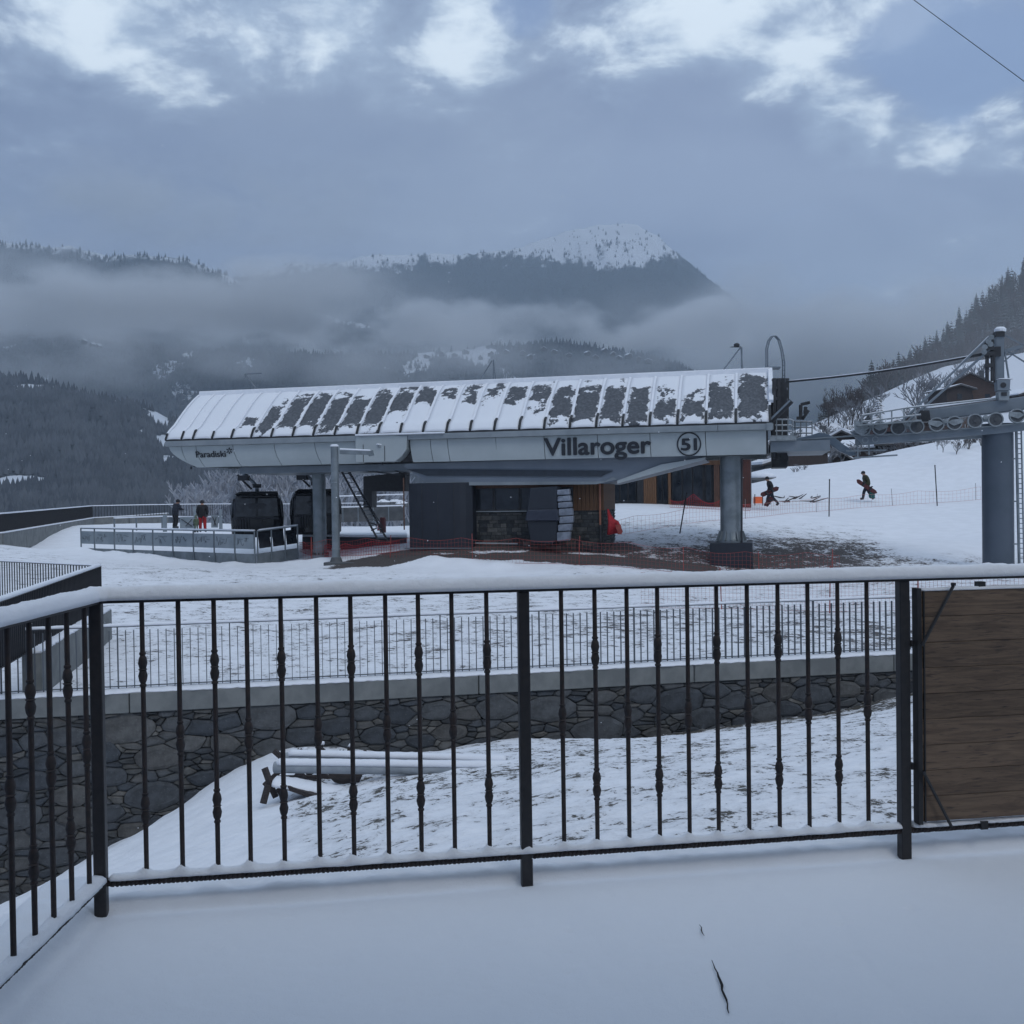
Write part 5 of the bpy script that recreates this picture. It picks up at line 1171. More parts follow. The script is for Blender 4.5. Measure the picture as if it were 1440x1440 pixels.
# ---- gondola cabins
M_cab = simple('cabin_black_gloss', (0.012, 0.013, 0.016), (0.020, 0.021, 0.025), rough=0.25, scale=2)
M_cabg = simple('cabin_tinted_glass', (0.014, 0.016, 0.020), (0.040, 0.046, 0.055), rough=0.1, scale=3)
def cabin(u, v, zf, label, hang=True):
    c = thing('gondola_cabin', label, 'gondola cabin', SP(u, v, zf), group='cabins under the station')
    cq, sq_ = math.cos(R(26)), math.sin(R(26))
    Q = lambda a, b_, z: SP(u + a * cq - b_ * sq_, v + a * sq_ + b_ * cq, zf + z)
    W_, D_ = 1.24, 1.0
    prof_ = [(.86, 0), (.97, .12), (1.0, .95), (.98, 1.55), (.88, 1.98), (.80, 2.05)]
    mb = MB(); vs = []
    def ring_(k):  # rounded rectangle
        o_ = []
        for a in range(24):
            th = 2 * math.pi * a / 24; cx_, sy_ = math.cos(th), math.sin(th); p_ = 4.0
            r_ = (abs(cx_) ** p_ + abs(sy_) ** p_) ** (-1 / p_); o_.append((r_ * cx_ * W_ * k, r_ * sy_ * D_ * k))
        return o_
    for k, z in prof_: vs += [Q(a, b_, z) for a, b_ in ring_(k)]
    fs_ = [(i * 24 + k, i * 24 + (k + 1) % 24, (i + 1) * 24 + (k + 1) % 24, (i + 1) * 24 + k) for i in range(len(prof_) - 1) for k in range(24)] + [tuple(range(23, -1, -1)), tuple(len(prof_) * 24 - 24 + k for k in range(24))]
    mb.add(vs, fs_); mb.build('body', M_cab, c, smooth='auto')
    for sg in (-1, 1):
        for a0, a1_ in ((-.98, -.06), (.06, .98)):
            mb = MB(); mb.hexa([Q(a0, sg * 1.0 - .015, 1.0), Q(a1_, sg * 1.0 - .015, 1.0), Q(a1_, sg * 1.0 + .015, 1.0), Q(a0, sg * 1.0 + .015, 1.0), Q(a0 * .95, sg * .93 - .015, 1.85), Q(a1_ * .95, sg * .93 - .015, 1.85), Q(a1_ * .95, sg * .93 + .015, 1.85), Q(a0 * .95, sg * .93 + .015, 1.85)]); mb.build('window', M_cabg, c)
    for sg in (-1, 1): mb = MB(); mb.hexa([Q(sg * 1.18 - .02, -.75, .95), Q(sg * 1.18 + .02, -.75, .95), Q(sg * 1.18 + .02, .75, .95), Q(sg * 1.18 - .02, .75, .95), Q(sg * 1.08 - .02, -.68, 1.85), Q(sg * 1.08 + .02, -.68, 1.85), Q(sg * 1.08 + .02, .68, 1.85), Q(sg * 1.08 - .02, .68, 1.85)]); mb.build('end_window', M_cabg, c)
    mb = MB(); mb.hexa([Q(-1.0, -.8, 2.05), Q(1.0, -.8, 2.05), Q(1.0, .8, 2.05), Q(-1.0, .8, 2.05), Q(-.8, -.6, 2.18), Q(.95, -.6, 2.18), Q(.95, .6, 2.18), Q(-.8, .6, 2.18)]); mb.build('roof_box', M_black, c)
    mb = MB(); mb.bar(Q(-1.0, -1.06, .90), Q(1.0, -1.06, .90), .06, .10); mb.bar(Q(-.9, -.97, 1.93), Q(.9, -.97, 1.93), .04, .04); mb.build('ski_rack', M_dark, c)
    mb = MB()
    for k in range(5): mb.bar(Q(-.9 + k * .13, -1.12, .35), Q(-.9 + k * .13, -1.10, .95), .03, .06)
    mb.build('ski_holder', M_dark, c)
    if hang:
        mb = MB(); mb.tube([Q(0, 0, 2.15), Q(.0, 0, 2.4), Q(-.15, 0, 2.62), Q(-.40, 0, 2.85), Q(-.55, 0, 3.1), Q(-.58, 0, zh - zf)], [.09, .09, .08, .08, .08, .08], 8); mb.build('hanger_arm', M_beam, c, smooth=True)
        mb = MB(); mb.tube([Q(-.25, .12, 2.3), Q(-.7, .12, 2.75), Q(-.9, .12, 3.0), Q(-.92, .12, zh - zf)], .05, 6); mb.bar(Q(.2, 0, 2.45), Q(-.2, 0, 2.45), .2, .18); mb.build('damper', M_dark, c)
        mb = MB(); mb.box(Q(-.6, 0, zh - zf - .1), (.5, .3, .25), SA); mb.build('grip', M_dark, c)
    return c
zh = ZF0 - .30
zr = z_st(375, 691, 4.9); zcab = zr - 2.18
c1 = cabin(u_st(362, 4.9, 720), 4.9, zcab, 'black gondola cabin with bent hanger arm at the left end of the station')
cabin(u_st(444, 6.0, 720), 6.0, z_st(430, 688, 6.0) - 2.18, 'black gondola cabin partly hidden behind the slim station column')
z3 = z_st(765, 762, .1) + .05
c3 = thing('gondola_cabin', 'dark cabin shell standing beside the ribbed pale cover below the timber wall', 'gondola cabin', SP(u_st(763, .2, 720), .3, z3), group='cabins under the station')
def hz(px, py, v): return SPX(px, py, v)
mb = MB(); mb.prism([hz(x, y, -.1) for x, y in ((745, 686), (783, 684), (784, 726), (783, 760), (777, 766), (746, 764), (742, 740), (740, 722))], sv_ * 1.1); mb.build('shell', M_navy, c3, bevel=.04)
mb = MB(); mb.prism([hz(x, y, -.2) for x, y in ((741, 717), (784, 716), (786, 733), (738, 733))], sv_ * .3); mb.build('belt', simple('belt_blue_black', (0.022, 0.027, 0.045), (0.03, 0.036, 0.055), rough=.3), c3, bevel=.04)
cv = thing('ribbed_cover', 'pale ribbed snow-dusted cover leaning between the dark cabin and the timber wall', 'cover', hz(795, 764, 0))
yy_ = [688, 697, 706, 715, 726, 737, 748, 762]
for i in range(7):
    x0 = np.interp(yy_[i], [688, 726, 762], [783, 786, 781]); x1 = np.interp(yy_[i], [688, 726, 762], [800, 806, 799])
    mb = MB(); mb.prism([hz(x0, yy_[i] + 1, -.1), hz(x1, yy_[i] - .5, -.1), hz(x1 + (1 if i < 4 else -1), yy_[i + 1] - 1.5, -.1), hz(x0, yy_[i + 1] - .5, -.1)], sv_ * .35); mb.build('rib_segment', simple('pale_cover', (0.24, 0.27, 0.33), (0.14, 0.16, 0.20), rough=.6, scale=4) if i == 0 else MATS['pale_cover'], cv, bevel=.03)

# ---- ladder down from the station, camera pole, bin
ld = thing('steel_ladder', 'slanting dark steel ladder leaning up to the underside of the station', 'ladder', SPX(545, 775, .6))
la, lb_, lc, le_ = SPX(480, 662, 1.6), SPX(533, 762, .9), SPX(490, 661, 2.1), SPX(546, 762, 1.4)
for nm, p_, q_ in (('rail', la, lb_), ('rail', lc, le_)): mb = MB(); mb.bar(p_, q_, .08, .05); mb.build(nm, M_dark, ld)
for i in range(15): f = (i + .7) / 15.5; mb = MB(); mb.bar(la.lerp(lb_, f), lc.lerp(le_, f), .09, .03); mb.build('rung', M_beam, ld)
mb = MB(); mb.bar(SPX(489, 663, 2.3), SPX(541, 745, 1.8), .03, .03); mb.tube([SPX(521, 735, 1.2), SPX(529, 738, 1.2), SPX(529, 743, 1.2), SPX(522, 746, 1.2)], .03, 6); mb.build('handrail', M_dark, ld)
pD = 41.2; pb = at(473, 795, pD); gzp = Gz(pb.x, pb.y)
pl_ = thing('arm_pole', 'grey galvanised pole with a short snowy side arm in front of the station', 'pole', (pb.x, pb.y, gzp))
ptop = at(472, 628, pD).z
mb = MB(); mb.lathe([(.17, gzp - .05), (.16, gzp + .7), (.155, ptop)], (pb.x, pb.y, 0), 16); mb.build('shaft', M_galv, pl_, smooth='auto')
mb = MB(); mb.lathe([(.165, ptop), (.165, ptop + .06), (.10, ptop + .09)], (pb.x, pb.y, 0), 16); mb.build('snow_cap', M_snow2, pl_)
mb = MB(); mb.bar(at(478, 636, pD), at(522, 637, pD), .16, .15); mb.bar(at(521, 634, pD), at(522.5, 641, pD), .2, .2); mb.build('side_arm', M_galv, pl_)
mb = MB(); mb.bar(at(478, 631.5, pD), at(521, 633.5, pD), .16, .07); mb.build('arm_snow', M_snow2, pl_, bevel=.02)
mb = MB(); mb.lathe([(.175, at(472, 679, pD).z), (.175, at(472, 679, pD).z + .04)], (pb.x, pb.y, 0), 16); mb.lathe([(.18, at(472, 773, pD).z), (.18, at(472, 773, pD).z + .04)], (pb.x, pb.y, 0), 16); mb.build('clamp_band', M_frost, pl_)
mb = MB(); mb.lathe([(.28, gzp - .02), (.28, gzp + .05), (.2, gzp + .3)], (pb.x, pb.y, 0), 12); mb.box((pb.x + .5, pb.y, gzp), (1.8, .9, .22), SA); mb.build('footing', M_concd, pl_, bevel=.02)
cm = thing('security_camera', 'small snow-topped camera on a thin stalk in front of the bulging panel', 'camera', at(538, 655, 42.4))
mb = MB(); mb.tube([at(538, 654, 42.6), at(538, 632, 42.6)], .025, 6); mb.tube([at(540, 628, 42.6), at(546, 624, 42.6), at(547, 614, 42.8)], .02, 6); mb.build('stalk', M_dark, cm)
mb = MB(); mb.bar(at(532, 627, 42.4), at(543, 629, 42.6), .12, .10); mb.build('housing', M_fasd, cm); mb = MB(); mb.bar(at(530, 624.5, 42.4), at(543, 627, 42.6), .16, .05); mb.build('snow_cap', M_snow2, cm, bevel=.01)

# ================================================================ BOARDING DECK, FENCES, PEOPLE
M_pgrey = simple('grey_fence_paint', (0.16, 0.19, 0.21), (0.12, 0.145, 0.165), rough=0.5, scale=3)
M_panel = simple('frosted_panel', (0.26, 0.30, 0.33), (0.20, 0.24, 0.27), rough=0.35, scale=1.2)
M_orange = simple('orange_net', (0.36, 0.075, 0.06), (0.25, 0.05, 0.045), rough=0.7)
M_red = simple('red_fabric', (0.42, 0.02, 0.03), (0.28, 0.015, 0.02), rough=0.8, scale=12)
def lineP(a, b_, f): return a.lerp(b_, f)
F0, F1, F2 = at(114, 783, 54.0), at(359, 794, 46.2), at(419, 785, 47.6)
dk = thing('boarding_deck', 'raised boarding deck slab with snow on top behind the arm pole', 'platform', at(500, 765, 52))
mb = MB(); q = [at(425, 752, 50.5), at(572, 752, 47.5), at(572, 742, 62), at(440, 742, 64)]; zdk = 1.20
mb.prism([Vector((p.x, p.y, zdk - 1.0)) for p in q], (0, 0, .92)); mb.build('slab', M_navy, dk)
mb = MB(); mb.prism([Vector((p.x, p.y, zdk - .078)) for p in q], (0, 0, .10)); mb.build('snow_layer', M_snow2, dk, bevel=.02)
pf = thing('patterned_fence', 'white glazed fence with line drawings around the queue area left of the cabins', 'fence', F1)
fpx = [114, 133, 161, 187, 215, 243, 272, 301, 330, 358]
def onfr(px):
    a, b_ = F0, F1; d = ray(px, 760); den = d.x * (b_.y - a.y) - d.y * (b_.x - a.x); t_ = (a.x * (b_.y - a.y) - a.y * (b_.x - a.x)) / den
    x, y = d.x * t_, d.y * t_; f = (x - a.x) / (b_.x - a.x); return Vector((x, y, a.z + (b_.z - a.z) * f))
FPs = [onfr(p) for p in fpx]; side = [F1.lerp(F2, f) for f in (0.06, .38, .70, 1.0)]
FHt = 1.50
def fence_run(Ps, red=False):
    for i, p in enumerate(Ps):
        mb = MB(); mb.box((p.x, p.y, p.z + FHt / 2), (.06, .05, FHt)); mb.build('post', M_pgrey, pf)
    for i, (a, b_) in enumerate(zip(Ps[:-1], Ps[1:])):
        U3 = Vector((0, 0, 1)); d = (b_ - a).normalized(); n_ = Vector((d.y, -d.x, 0))
        mb = MB(); mb.bar(a + U3 * .22 - n_ * .05, b_ + U3 * .22 - n_ * .05, .05, .50); mb.build('kick_plate', M_galv, pf)
        aa, bb = a + d * .06, b_ - d * .06
        mb = MB(); mb.bar(aa + U3 * 1.03, bb + U3 * 1.03, .02, .66); mb.build('panel', M_panel if not red else M_glass, pf)
        if not red:       # abstract line drawing
            mb = MB(); L_ = (bb - aa).length
            pt = lambda f, h: aa + d * (L_ * f) + U3 * (.74 + .56 * h) + n_ * .018
            x = 0.12
            for k in range(3):
                pts = [pt(.08 + .84 * (k / 4) + .24 * j / 5 * rnd.uniform(.7, 1), rnd.uniform(.15, .9)) for j in range(5)]
                mb.tube(pts, .006, 4)
            for k in range(3): f = rnd.uniform(.1, .7); h = rnd.uniform(.55, .95); mb.tube([pt(f, h), pt(f + .18, h)], .006, 4)
            mb.build('line_drawing', M_dark, pf)
    a, b_ = Ps[0], Ps[-1]
    mb = MB(); 
    for a, b_ in zip(Ps[:-1], Ps[1:]): mb.bar(a + Vector((0, 0, FHt)), b_ + Vector((0, 0, FHt)), .09, .05)
    mb.build('top_rail', M_pgrey, pf)
    snow_roll([p + Vector((0, 0, FHt + .025)) for p in Ps], .11, .06, 'snow_cap', pf, step=.1, seed=91, seg=7)
fence_run(FPs); fence_run(side, True)
# inner railing and gates
ir = thing('queue_railing', 'inner grey queue railing with snowy top rail behind the patterned fence', 'railing', at(200, 740, 58))
ip = [at(161, 748, 57), at(192, 746, 59), at(228, 744, 62), at(262, 745, 62), at(312, 745, 60)]
for p in ip: mb = MB(); mb.bar(p, p + Vector((0, 0, .75)), .07, .07); mb.build('post', M_pgrey, ir)
mb = MB()
for a, b_ in zip(ip[:-1], ip[1:]): mb.bar(a + Vector((0, 0, .78)), b_ + Vector((0, 0, .78)), .08, .08)
mb.build('top_rail', M_snow2, ir)
for i, (x0, x1, y0, y1) in enumerate(((229, 234, 724, 748), (253, 272, 727, 743), (297, 306, 724, 742), (308, 311, 716, 745), (272, 275, 712, 745))):
    a, b_, c, d_ = at(x0, y1, 58), at(x1, y1, 58), at(x1, y0, 58), at(x0, y0, 58)
    lb = ['narrow pale pillar of the ticket gate left of the dark-coated person', 'wide pale ticket gate panel between the two queueing people', 'pale ticket gate panel right of the person in red trousers', 'thin post at the right end of the ticket gates', 'tall thin post behind the person in red trousers'][i]
    gt = thing('ticket_gate', lb, 'gate', a, group='ticket gates'); mb = MB(); mb.prism([a, b_, c, d_], (0, .12, 0)); mb.build('casing', M_panel, gt)
    if x1 - x0 > 7: mb = MB(); q = [at(x0 + 2, y1 - 3, 57.97), at(x1 - 2, y1 - 3, 57.97), at(x1 - 2, y0 + 3, 57.97), at(x0 + 2, y0 + 3, 57.97)]; mb.tube([q[3], q[1], lineP(q[0], q[1], .4), q[2]], .02, 4); mb.build('line_drawing', M_dark, gt)
# far curved wall and fences at the edge of the valley
def zg(p): return Gz(p.x, p.y)
fw = thing('valley_edge_wall', 'low curved concrete wall with snow on top at the left edge of the plateau', 'wall', at(60, 755, 60))
Wt = [at(-260, 752, 44), at(-100, 752, 47), at(0, 750, 51), at(60, 740, 62), at(130, 728.5, 82), at(180, 726, 84), at(235, 722, 88)]
for a, b_ in zip(Wt[:-1], Wt[1:]):
    n_ = max(1, int((b_ - a).length / 4))
    for k in range(n_):
        p, q = a.lerp(b_, k / n_), a.lerp(b_, (k + 1) / n_); h_ = .62
        d = (q - p).normalized() * .015; mb = MB(); mb.bar(p + d - Vector((0, 0, .5)), q - d - Vector((0, 0, .5)), .3, 1.0); mb.build('wall_block', M_conc, fw)
snow_roll([p + Vector((0, .05, 0)) for p in Wt], .32, .07, 'snow_cap', fw, step=.2, seed=101, seg=6)
vf = thing('valley_fence', 'long dark slatted fence along the curved wall above the valley', 'fence', at(130, 728, 82))
vs_me = MB(); vs_me.box((0, 0, .48), (.03, .10, .96)); vs_me = vs_me.mesh('slat', M_black)
vp = MB(); vp.box((0, 0, .48), (.03, .03, .96)); vp_me = vp.mesh('slat', M_black)
cnt = 0; rest = MB()
FWp = Wt[:5] + [at(200, 726.5, 85), at(270, 725, 88), at(330, 724, 92), at(420, 724, 92), at(560, 722, 92)]
for a, b_ in zip(FWp[:-1], FWp[1:]):
    L_ = (b_ - a).length; n_ = max(2, int(L_ / (.16 if a.y < 80 else .24))); an = math.atan2((b_ - a).y, (b_ - a).x)
    for k in range(n_):
        p = a.lerp(b_, k / n_)
        if a.y >= 81 and cnt < 290: link_mesh('slat', vp_me, vf, p, rot=(0, 0, an)); cnt += 1
        else: rest.box((p.x, p.y, p.z + .48), (.03, .10, .96), an)
    mb = MB(); mb.bar(a + Vector((0, 0, .99)), b_ + Vector((0, 0, .99)), .12, .07); mb.build('top_rail', M_snow2, vf)
o = rest.build('dense_slats', M_black, vf); o['kind'] = 'stuff'
rr_ = thing('rear_railing', 'horizontal-bar railing with snow on it behind the boarding deck', 'railing', at(515, 740, 74))
a0, a1_ = at(461, 736, 72), at(568, 733, 72)
for f in (0, .2, .4, .6, .8, 1): p = a0.lerp(a1_, f); mb = MB(); mb.bar(p, p + Vector((0, 0, 1.15)), .06, .06); mb.build('post', M_pgrey, rr_)
for h_ in (1.12, 1.9): mb = MB(); mb.bar(a0 + Vector((0, 0, h_)), a1_ + Vector((0, 0, h_)), .07, .09); mb.build('rail', M_snow2, rr_)
mb = MB(); mb.bar(a0 + Vector((0, .4, .55)), a1_ + Vector((0, .4, .55)), .2, 1.0); mb.build('kick_board', M_concd, rr_)
rk = thing('rubble_pile', 'low heap of snow-dusted rubble seen through the gap behind the ladder', 'rubble', at(552, 716, 80))
mb = MB()
for i in range(22):
    c = at(536 + rnd.random() * 30, 712 - rnd.random() * 5, 79 + rnd.random() * 2); mb.lathe([(.05, -.2), (.38, -.1), (.42, .1), (.15, .28)], tuple(c), 6, sx=rnd.uniform(.7, 1.5), sy=1)
mb.build('rocks', simple('frosty_rubble', (0.16, 0.165, 0.17), (0.10, 0.105, 0.11), scale=2, snow=.35), rk)
bo = thing('bollard', 'dark red bollard standing on the boarding deck', 'bollard', at(538.5, 747, 52)); mb = MB(); c = at(538.5, 747, 52); mb.lathe([(.16, 0), (.16, .72), (.13, .8)], (c.x, c.y, zdk), 14); mb.build('body', simple('dark_red', (0.075, 0.016, 0.020), rough=.5), bo, smooth='auto')
sg = thing('striped_sign', 'small sign with slanting red and white stripes beside the red bollard', 'sign', at(533, 747, 52))
c0 = at(530.5, 746.5, 52); mb = MB(); mb.prism([c0, at(536, 746.5, 52), at(536, 737, 52), at(530.5, 737, 52)], (0, .04, 0)); mb.build('board', simple('sign_white', (.6, .6, .6)), sg)
for k in range(3): mb = MB(); mb.prism([at(530.5, 746 - 3.3 * k, 51.97), at(536, 743 - 3.3 * k, 51.97), at(536, 741.4 - 3.3 * k, 51.97), at(530.5, 744.4 - 3.3 * k, 51.97)], (0, .02, 0)); mb.build('stripe', M_red, sg)

# ---- people
M_skin = simple('skin', (0.42, 0.25, 0.18), rough=.6)
CL = {}
def cl(name, c):
    if name not in CL: CL[name] = simple('cloth_' + name, c, tuple(x * .6 for x in c), rough=.85, scale=8)
    return CL[name]
def person(label, feet, yaw, top, legs, hat, pose='stand', H=1.75, bulk=1.15, holds=None):
    t_ = thing('person', label, 'person', feet)
    k = H / 1.75; cy_, sy_ = math.cos(yaw), math.sin(yaw)
    T = lambda x, y, z: Vector((feet[0] + (x * cy_ - y * sy_) * k, feet[1] + (x * sy_ + y * cy_) * k, feet[2] + z * k))   # local +x right, +y forward
    if pose == 'stand':
        J = dict(pel=(0, 0, .95), sp=(0, .0, 1.15), ch=(0, 0, 1.34), nk=(0, .0, 1.50), hd=(0, .02, 1.62), hl=(-.10, 0, .90), kl=(-.12, .02, .50), al=(-.12, -.02, .10), tl=(-.13, .14, .05), hr=(.10, 0, .90), kr=(.12, .03, .50), ar=(.14, -.02, .10), tr=(.16, .14, .05),
                 sl=(-.20, 0, 1.42), el=(-.27, -.03, 1.15), wl=(-.24, .12, .93), sr=(.20, 0, 1.42), er=(.27, -.03, 1.15), wr=(.24, .14, .95))
    elif pose == 'lean':
        J = dict(pel=(0, -.04, .93), sp=(0, .02, 1.12), ch=(0, .08, 1.30), nk=(0, .14, 1.46), hd=(0, .20, 1.56), hl=(-.10, -.04, .88), kl=(-.11, .05, .49), al=(-.12, -.06, .10), tl=(-.13, .10, .05), hr=(.10, -.04, .88), kr=(.11, .02, .49), ar=(.13, -.08, .10), tr=(.15, .08, .05),
                 sl=(-.20, .08, 1.38), el=(-.26, .18, 1.14), wl=(-.16, .38, 1.10), sr=(.20, .08, 1.38), er=(.26, .18, 1.14), wr=(.16, .38, 1.12))
    else:   # walking, long stride, leaning forward
        J = dict(pel=(0, 0, .90), sp=(0, .05, 1.10), ch=(0, .12, 1.28), nk=(0, .17, 1.44), hd=(0, .24, 1.55), hl=(-.10, 0, .85), kl=(-.10, .24, .50), al=(-.10, .30, .10), tl=(-.10, .46, .06), hr=(.10, 0, .85), kr=(.10, -.10, .46), ar=(.10, -.42, .16), tr=(.10, -.30, .05),
                 sl=(-.20, .12, 1.36), el=(-.30, .02, 1.10), wl=(-.26, .16, .92), sr=(.20, .12, 1.36), er=(.30, .00, 1.12), wr=(.24, .16, .92))
    rad = dict(pel=.155, sp=.15, ch=.17, nk=.065, hd=.098, hl=.105, kl=.075, al=.06, tl=.05, hr=.105, kr=.075, ar=.06, tr=.05, sl=.085, el=.065, wl=.050, sr=.085, er=.065, wr=.050)
    names = list(J); E = [('pel', 'sp'), ('sp', 'ch'), ('ch', 'nk'), ('nk', 'hd'), ('pel', 'hl'), ('hl', 'kl'), ('kl', 'al'), ('al', 'tl'), ('pel', 'hr'), ('hr', 'kr'), ('kr', 'ar'), ('ar', 'tr'), ('ch', 'sl'), ('sl', 'el'), ('el', 'wl'), ('ch', 'sr'), ('sr', 'er'), ('er', 'wr')]
    me = bpy.data.meshes.new('body'); me.from_pydata([tuple(T(*J[n])) for n in names], [(names.index(a), names.index(b)) for a, b in E], [])
    o_ = bpy.data.objects.new('tmp', me); COL.objects.link(o_); o_.modifiers.new('s', 'SKIN')
    bpy.context.view_layer.update()
    for i, n in enumerate(names):
        r_ = rad[n] * k * (bulk if n != 'hd' and n != 'nk' else 1); d_ = me.skin_vertices[0].data[i]; d_.radius = (r_, r_); d_.use_root = (n == 'pel')
    o_.modifiers.new('u', 'SUBSURF').levels = 1
    dg = bpy.context.evaluated_depsgraph_get(); m2 = bpy.data.meshes.new_from_object(o_.evaluated_get(dg)); COL.objects.unlink(o_); bpy.data.objects.remove(o_)
    m2.materials.clear()
    for mm in (top, legs, M_skin, M_dark): m2.materials.append(mm)
    zp = feet[2] + .90 * k; zn = T(*J['nk']).z + .01; za = feet[2] + .16 * k
    for p in m2.polygons:
        z = p.center.z; near_arm = min((p.center - T(*J[n])).length for n in ('wl', 'wr', 'el', 'er'))
        p.material_index = 2 if z > zn and near_arm > .2 else (3 if z < za else (0 if (z > zp - .08 or near_arm < .13) else 1)); p.use_smooth = True
    m2.transform(Matrix.Translation(-Vector(feet))); link_mesh('body', m2, t_)
    hd = T(*J['hd']); f_ = Vector((-sy_, cy_, 0))
    mb = MB(); mb.lathe([(.05, -.115), (.085, -.07), (.10, 0), (.085, .08), (.04, .115)], tuple(hd), 14, sx=.85 * k, sy=k); mb.bar(hd + f_ * .08, hd + f_ * .125 - Vector((0, 0, .02)), .025, .04); mb.build('head', M_skin, t_, smooth=True)
    mb = MB(); mb.lathe([(.118, -.01), (.122, .04), (.105, .10), (.06, .145), (.01, .155)], tuple(hd), 14, sx=k, sy=1.05 * k); mb.build('hat', hat, t_, smooth=True)
    mb = MB(); mb.bar(hd + f_ * .10 + Vector((-cy_ * .07, -sy_ * .07, .015)), hd + f_ * .10 + Vector((cy_ * .07, sy_ * .07, .015)), .05, .05); mb.build('goggles', M_dark, t_)
    for s_, wn, en_ in ((-1, 'wl', 'el'), (1, 'wr', 'er')):
        w_ = T(*J[wn]); d = (w_ - T(*J[en_])).normalized(); x_ = d.cross(Vector((0, 0, 1))).normalized(); y_ = x_.cross(d)
        mb = MB(); mb.tube([w_, w_ + d * .05, w_ + d * .095], [.035, .042, .036], 8)
        for q_ in range(4): o2 = x_ * (.024 - .016 * q_); ln_ = (.07, .08, .075, .06)[q_]; mb.tube([w_ + d * .085 + o2, w_ + d * (.085 + ln_ * .6) + o2 - y_ * .008, w_ + d * (.085 + ln_ * .8) + o2 - y_ * .03], [.011, .010, .008], 5)
        mb.tube([w_ + d * .03 + x_ * .035 * s_, w_ + d * .06 + x_ * .055 * s_, w_ + d * .085 + x_ * .05 * s_], [.013, .012, .009], 5); mb.build('glove', M_dark, t_)
    for a_, b_ in (('al', 'tl'), ('ar', 'tr')):
        mb = MB(); p, q = T(*J[a_]), T(*J[b_]); p = p + (p - q) * .25; mb.bar(Vector((p.x, p.y, p.z - .02)), Vector((q.x, q.y, q.z)), .11, .12); mb.build('boot', M_dark, t_, bevel=.02)
    return t_, T, J
blk = cl('black', (.016, .016, .02)); dkb = cl('dark_blue', (.02, .025, .04)); redt = cl('red', (.40, .015, .02)); olive = cl('olive', (.045, .045, .02)); tealc = cl('teal', (.03, .16, .15)); grn = cl('green', (.12, .16, .10))
def feet_at(px, py, D): p = at(px, py, D); return p
person('person in a long dark coat bending forward by the ticket gate', feet_at(247, 743, 58), math.pi / 2 * 0.2 - .9, dkb, blk, blk, 'lean', 1.68, 1.3)
person('person in black jacket and red ski trousers standing behind the patterned fence', feet_at(285, 748, 57), .2, blk, redt, blk, 'stand', 1.75, 1.35)
person('small child in pale green suit beside the person in red trousers', feet_at(276, 748, 56.5), .4, grn, grn, grn, 'stand', 0.85, 1.2)
person('person in dark clothing standing between the slim column and the arm pole', feet_at(461, 747, 57), -.6, blk, blk, redt, 'stand', 1.7, 1.25)
def snowboard(label, a, b_, nrm, mat, w_=.27):
    t_ = thing('snowboard', label, 'snowboard', (a + b_) / 2); d = (b_ - a).normalized(); n_ = Vector(nrm).normalized(); s_ = d.cross(n_).normalized(); L_ = (b_ - a).length
    out_ = []
    for side_ in (1, -1):
        ks_ = range(0, 13) if side_ == 1 else range(12, -1, -1)
        for k in ks_:
            f = k / 12; e_ = min(f, 1 - f); wd2 = w_ / 2 * (math.sqrt(max(0, 1 - (1 - min(1, e_ / .14)) ** 2)) * (.88 + .12 * abs(2 * f - 1))); out_.append(a + d * (L_ * f) + s_ * (side_ * (wd2 + .004)) + n_ * (.07 * max(0, 1 - e_ / .12) ** 2))
    mb = MB(); mb.prism(out_, n_ * .018); mb.build('deck', mat, t_)
    for f in (.33, .67): c = a + d * (L_ * f) + n_ * .03; mb = MB(); mb.bar(c - s_ * .1, c + s_ * .1, .14, .06); mb.bar(c - s_ * .1, c - s_ * .12 + n_ * .18, .12, .03); mb.build('binding', M_dark, t_)
    return t_
wine = cl('wine', (.09, .022, .025))
fa = feet_at(1085, 711.5, 58)
person('snowboarder in dark clothes striding left with a board under the arm near the orange box', fa, math.pi / 2, blk, dkb, blk, 'walk', 1.72, 1.25)
snowboard('dark red snowboard held under the arm of the left snowboarder', at(1095, 686, 57.75), at(1069, 697, 57.85), (0, -1, .35), wine)
snowboard('second dark red board dragged low by the left snowboarder', at(1086, 699, 57.6), at(1076, 712, 57.65), (0, -1, .2), wine)
fb_ = feet_at(1220, 703, 61)
person('snowboarder in olive jacket walking left with a board on the right-hand slope', fb_, math.pi / 2, olive, dkb, blk, 'walk', 1.78, 1.35)
snowboard('dark red snowboard slanting across the back of the right snowboarder', at(1204, 675, 60.7), at(1233, 694, 60.7), (0, -1, .3), wine)
bg_ = thing('hanging_bag', 'small teal bag hanging behind the right snowboarder', 'bag', at(1227, 699, 60.9)); mb = MB(); mb.lathe([(.05, -.22), (.16, -.15), (.18, 0), (.12, .16), (.04, .2)], tuple(at(1226, 696, 61)), 10, sx=1.1, sy=.7); mb.build('sack', tealc, bg_, smooth=True)
ob_ = thing('orange_box', 'bright orange box-shaped marker on the snow beside the left snowboarder', 'marker', at(1067, 708, 57.5))
mb = MB(); mb.prism([at(1061, 708, 57.5), at(1073, 708, 57.5), at(1073, 698.5, 57.5), at(1061, 698.5, 57.5)], (0, .25, 0)); mb.build('panel', simple('vivid_orange', (0.85, 0.16, 0.05), (0.75, .13, .04)), ob_)
for px in (1061.5, 1072.5): mb = MB(); mb.bar(at(px, 711, 57.5), at(px, 695, 57.5), .04, .04); mb.build('stake', M_dark, ob_)

# ---- building with glass front behind the right column
vb_ = thing('timber_pavilion', 'orange timber pavilion with tall dark glass front behind the thick station column', 'building', at(960, 708, 60))
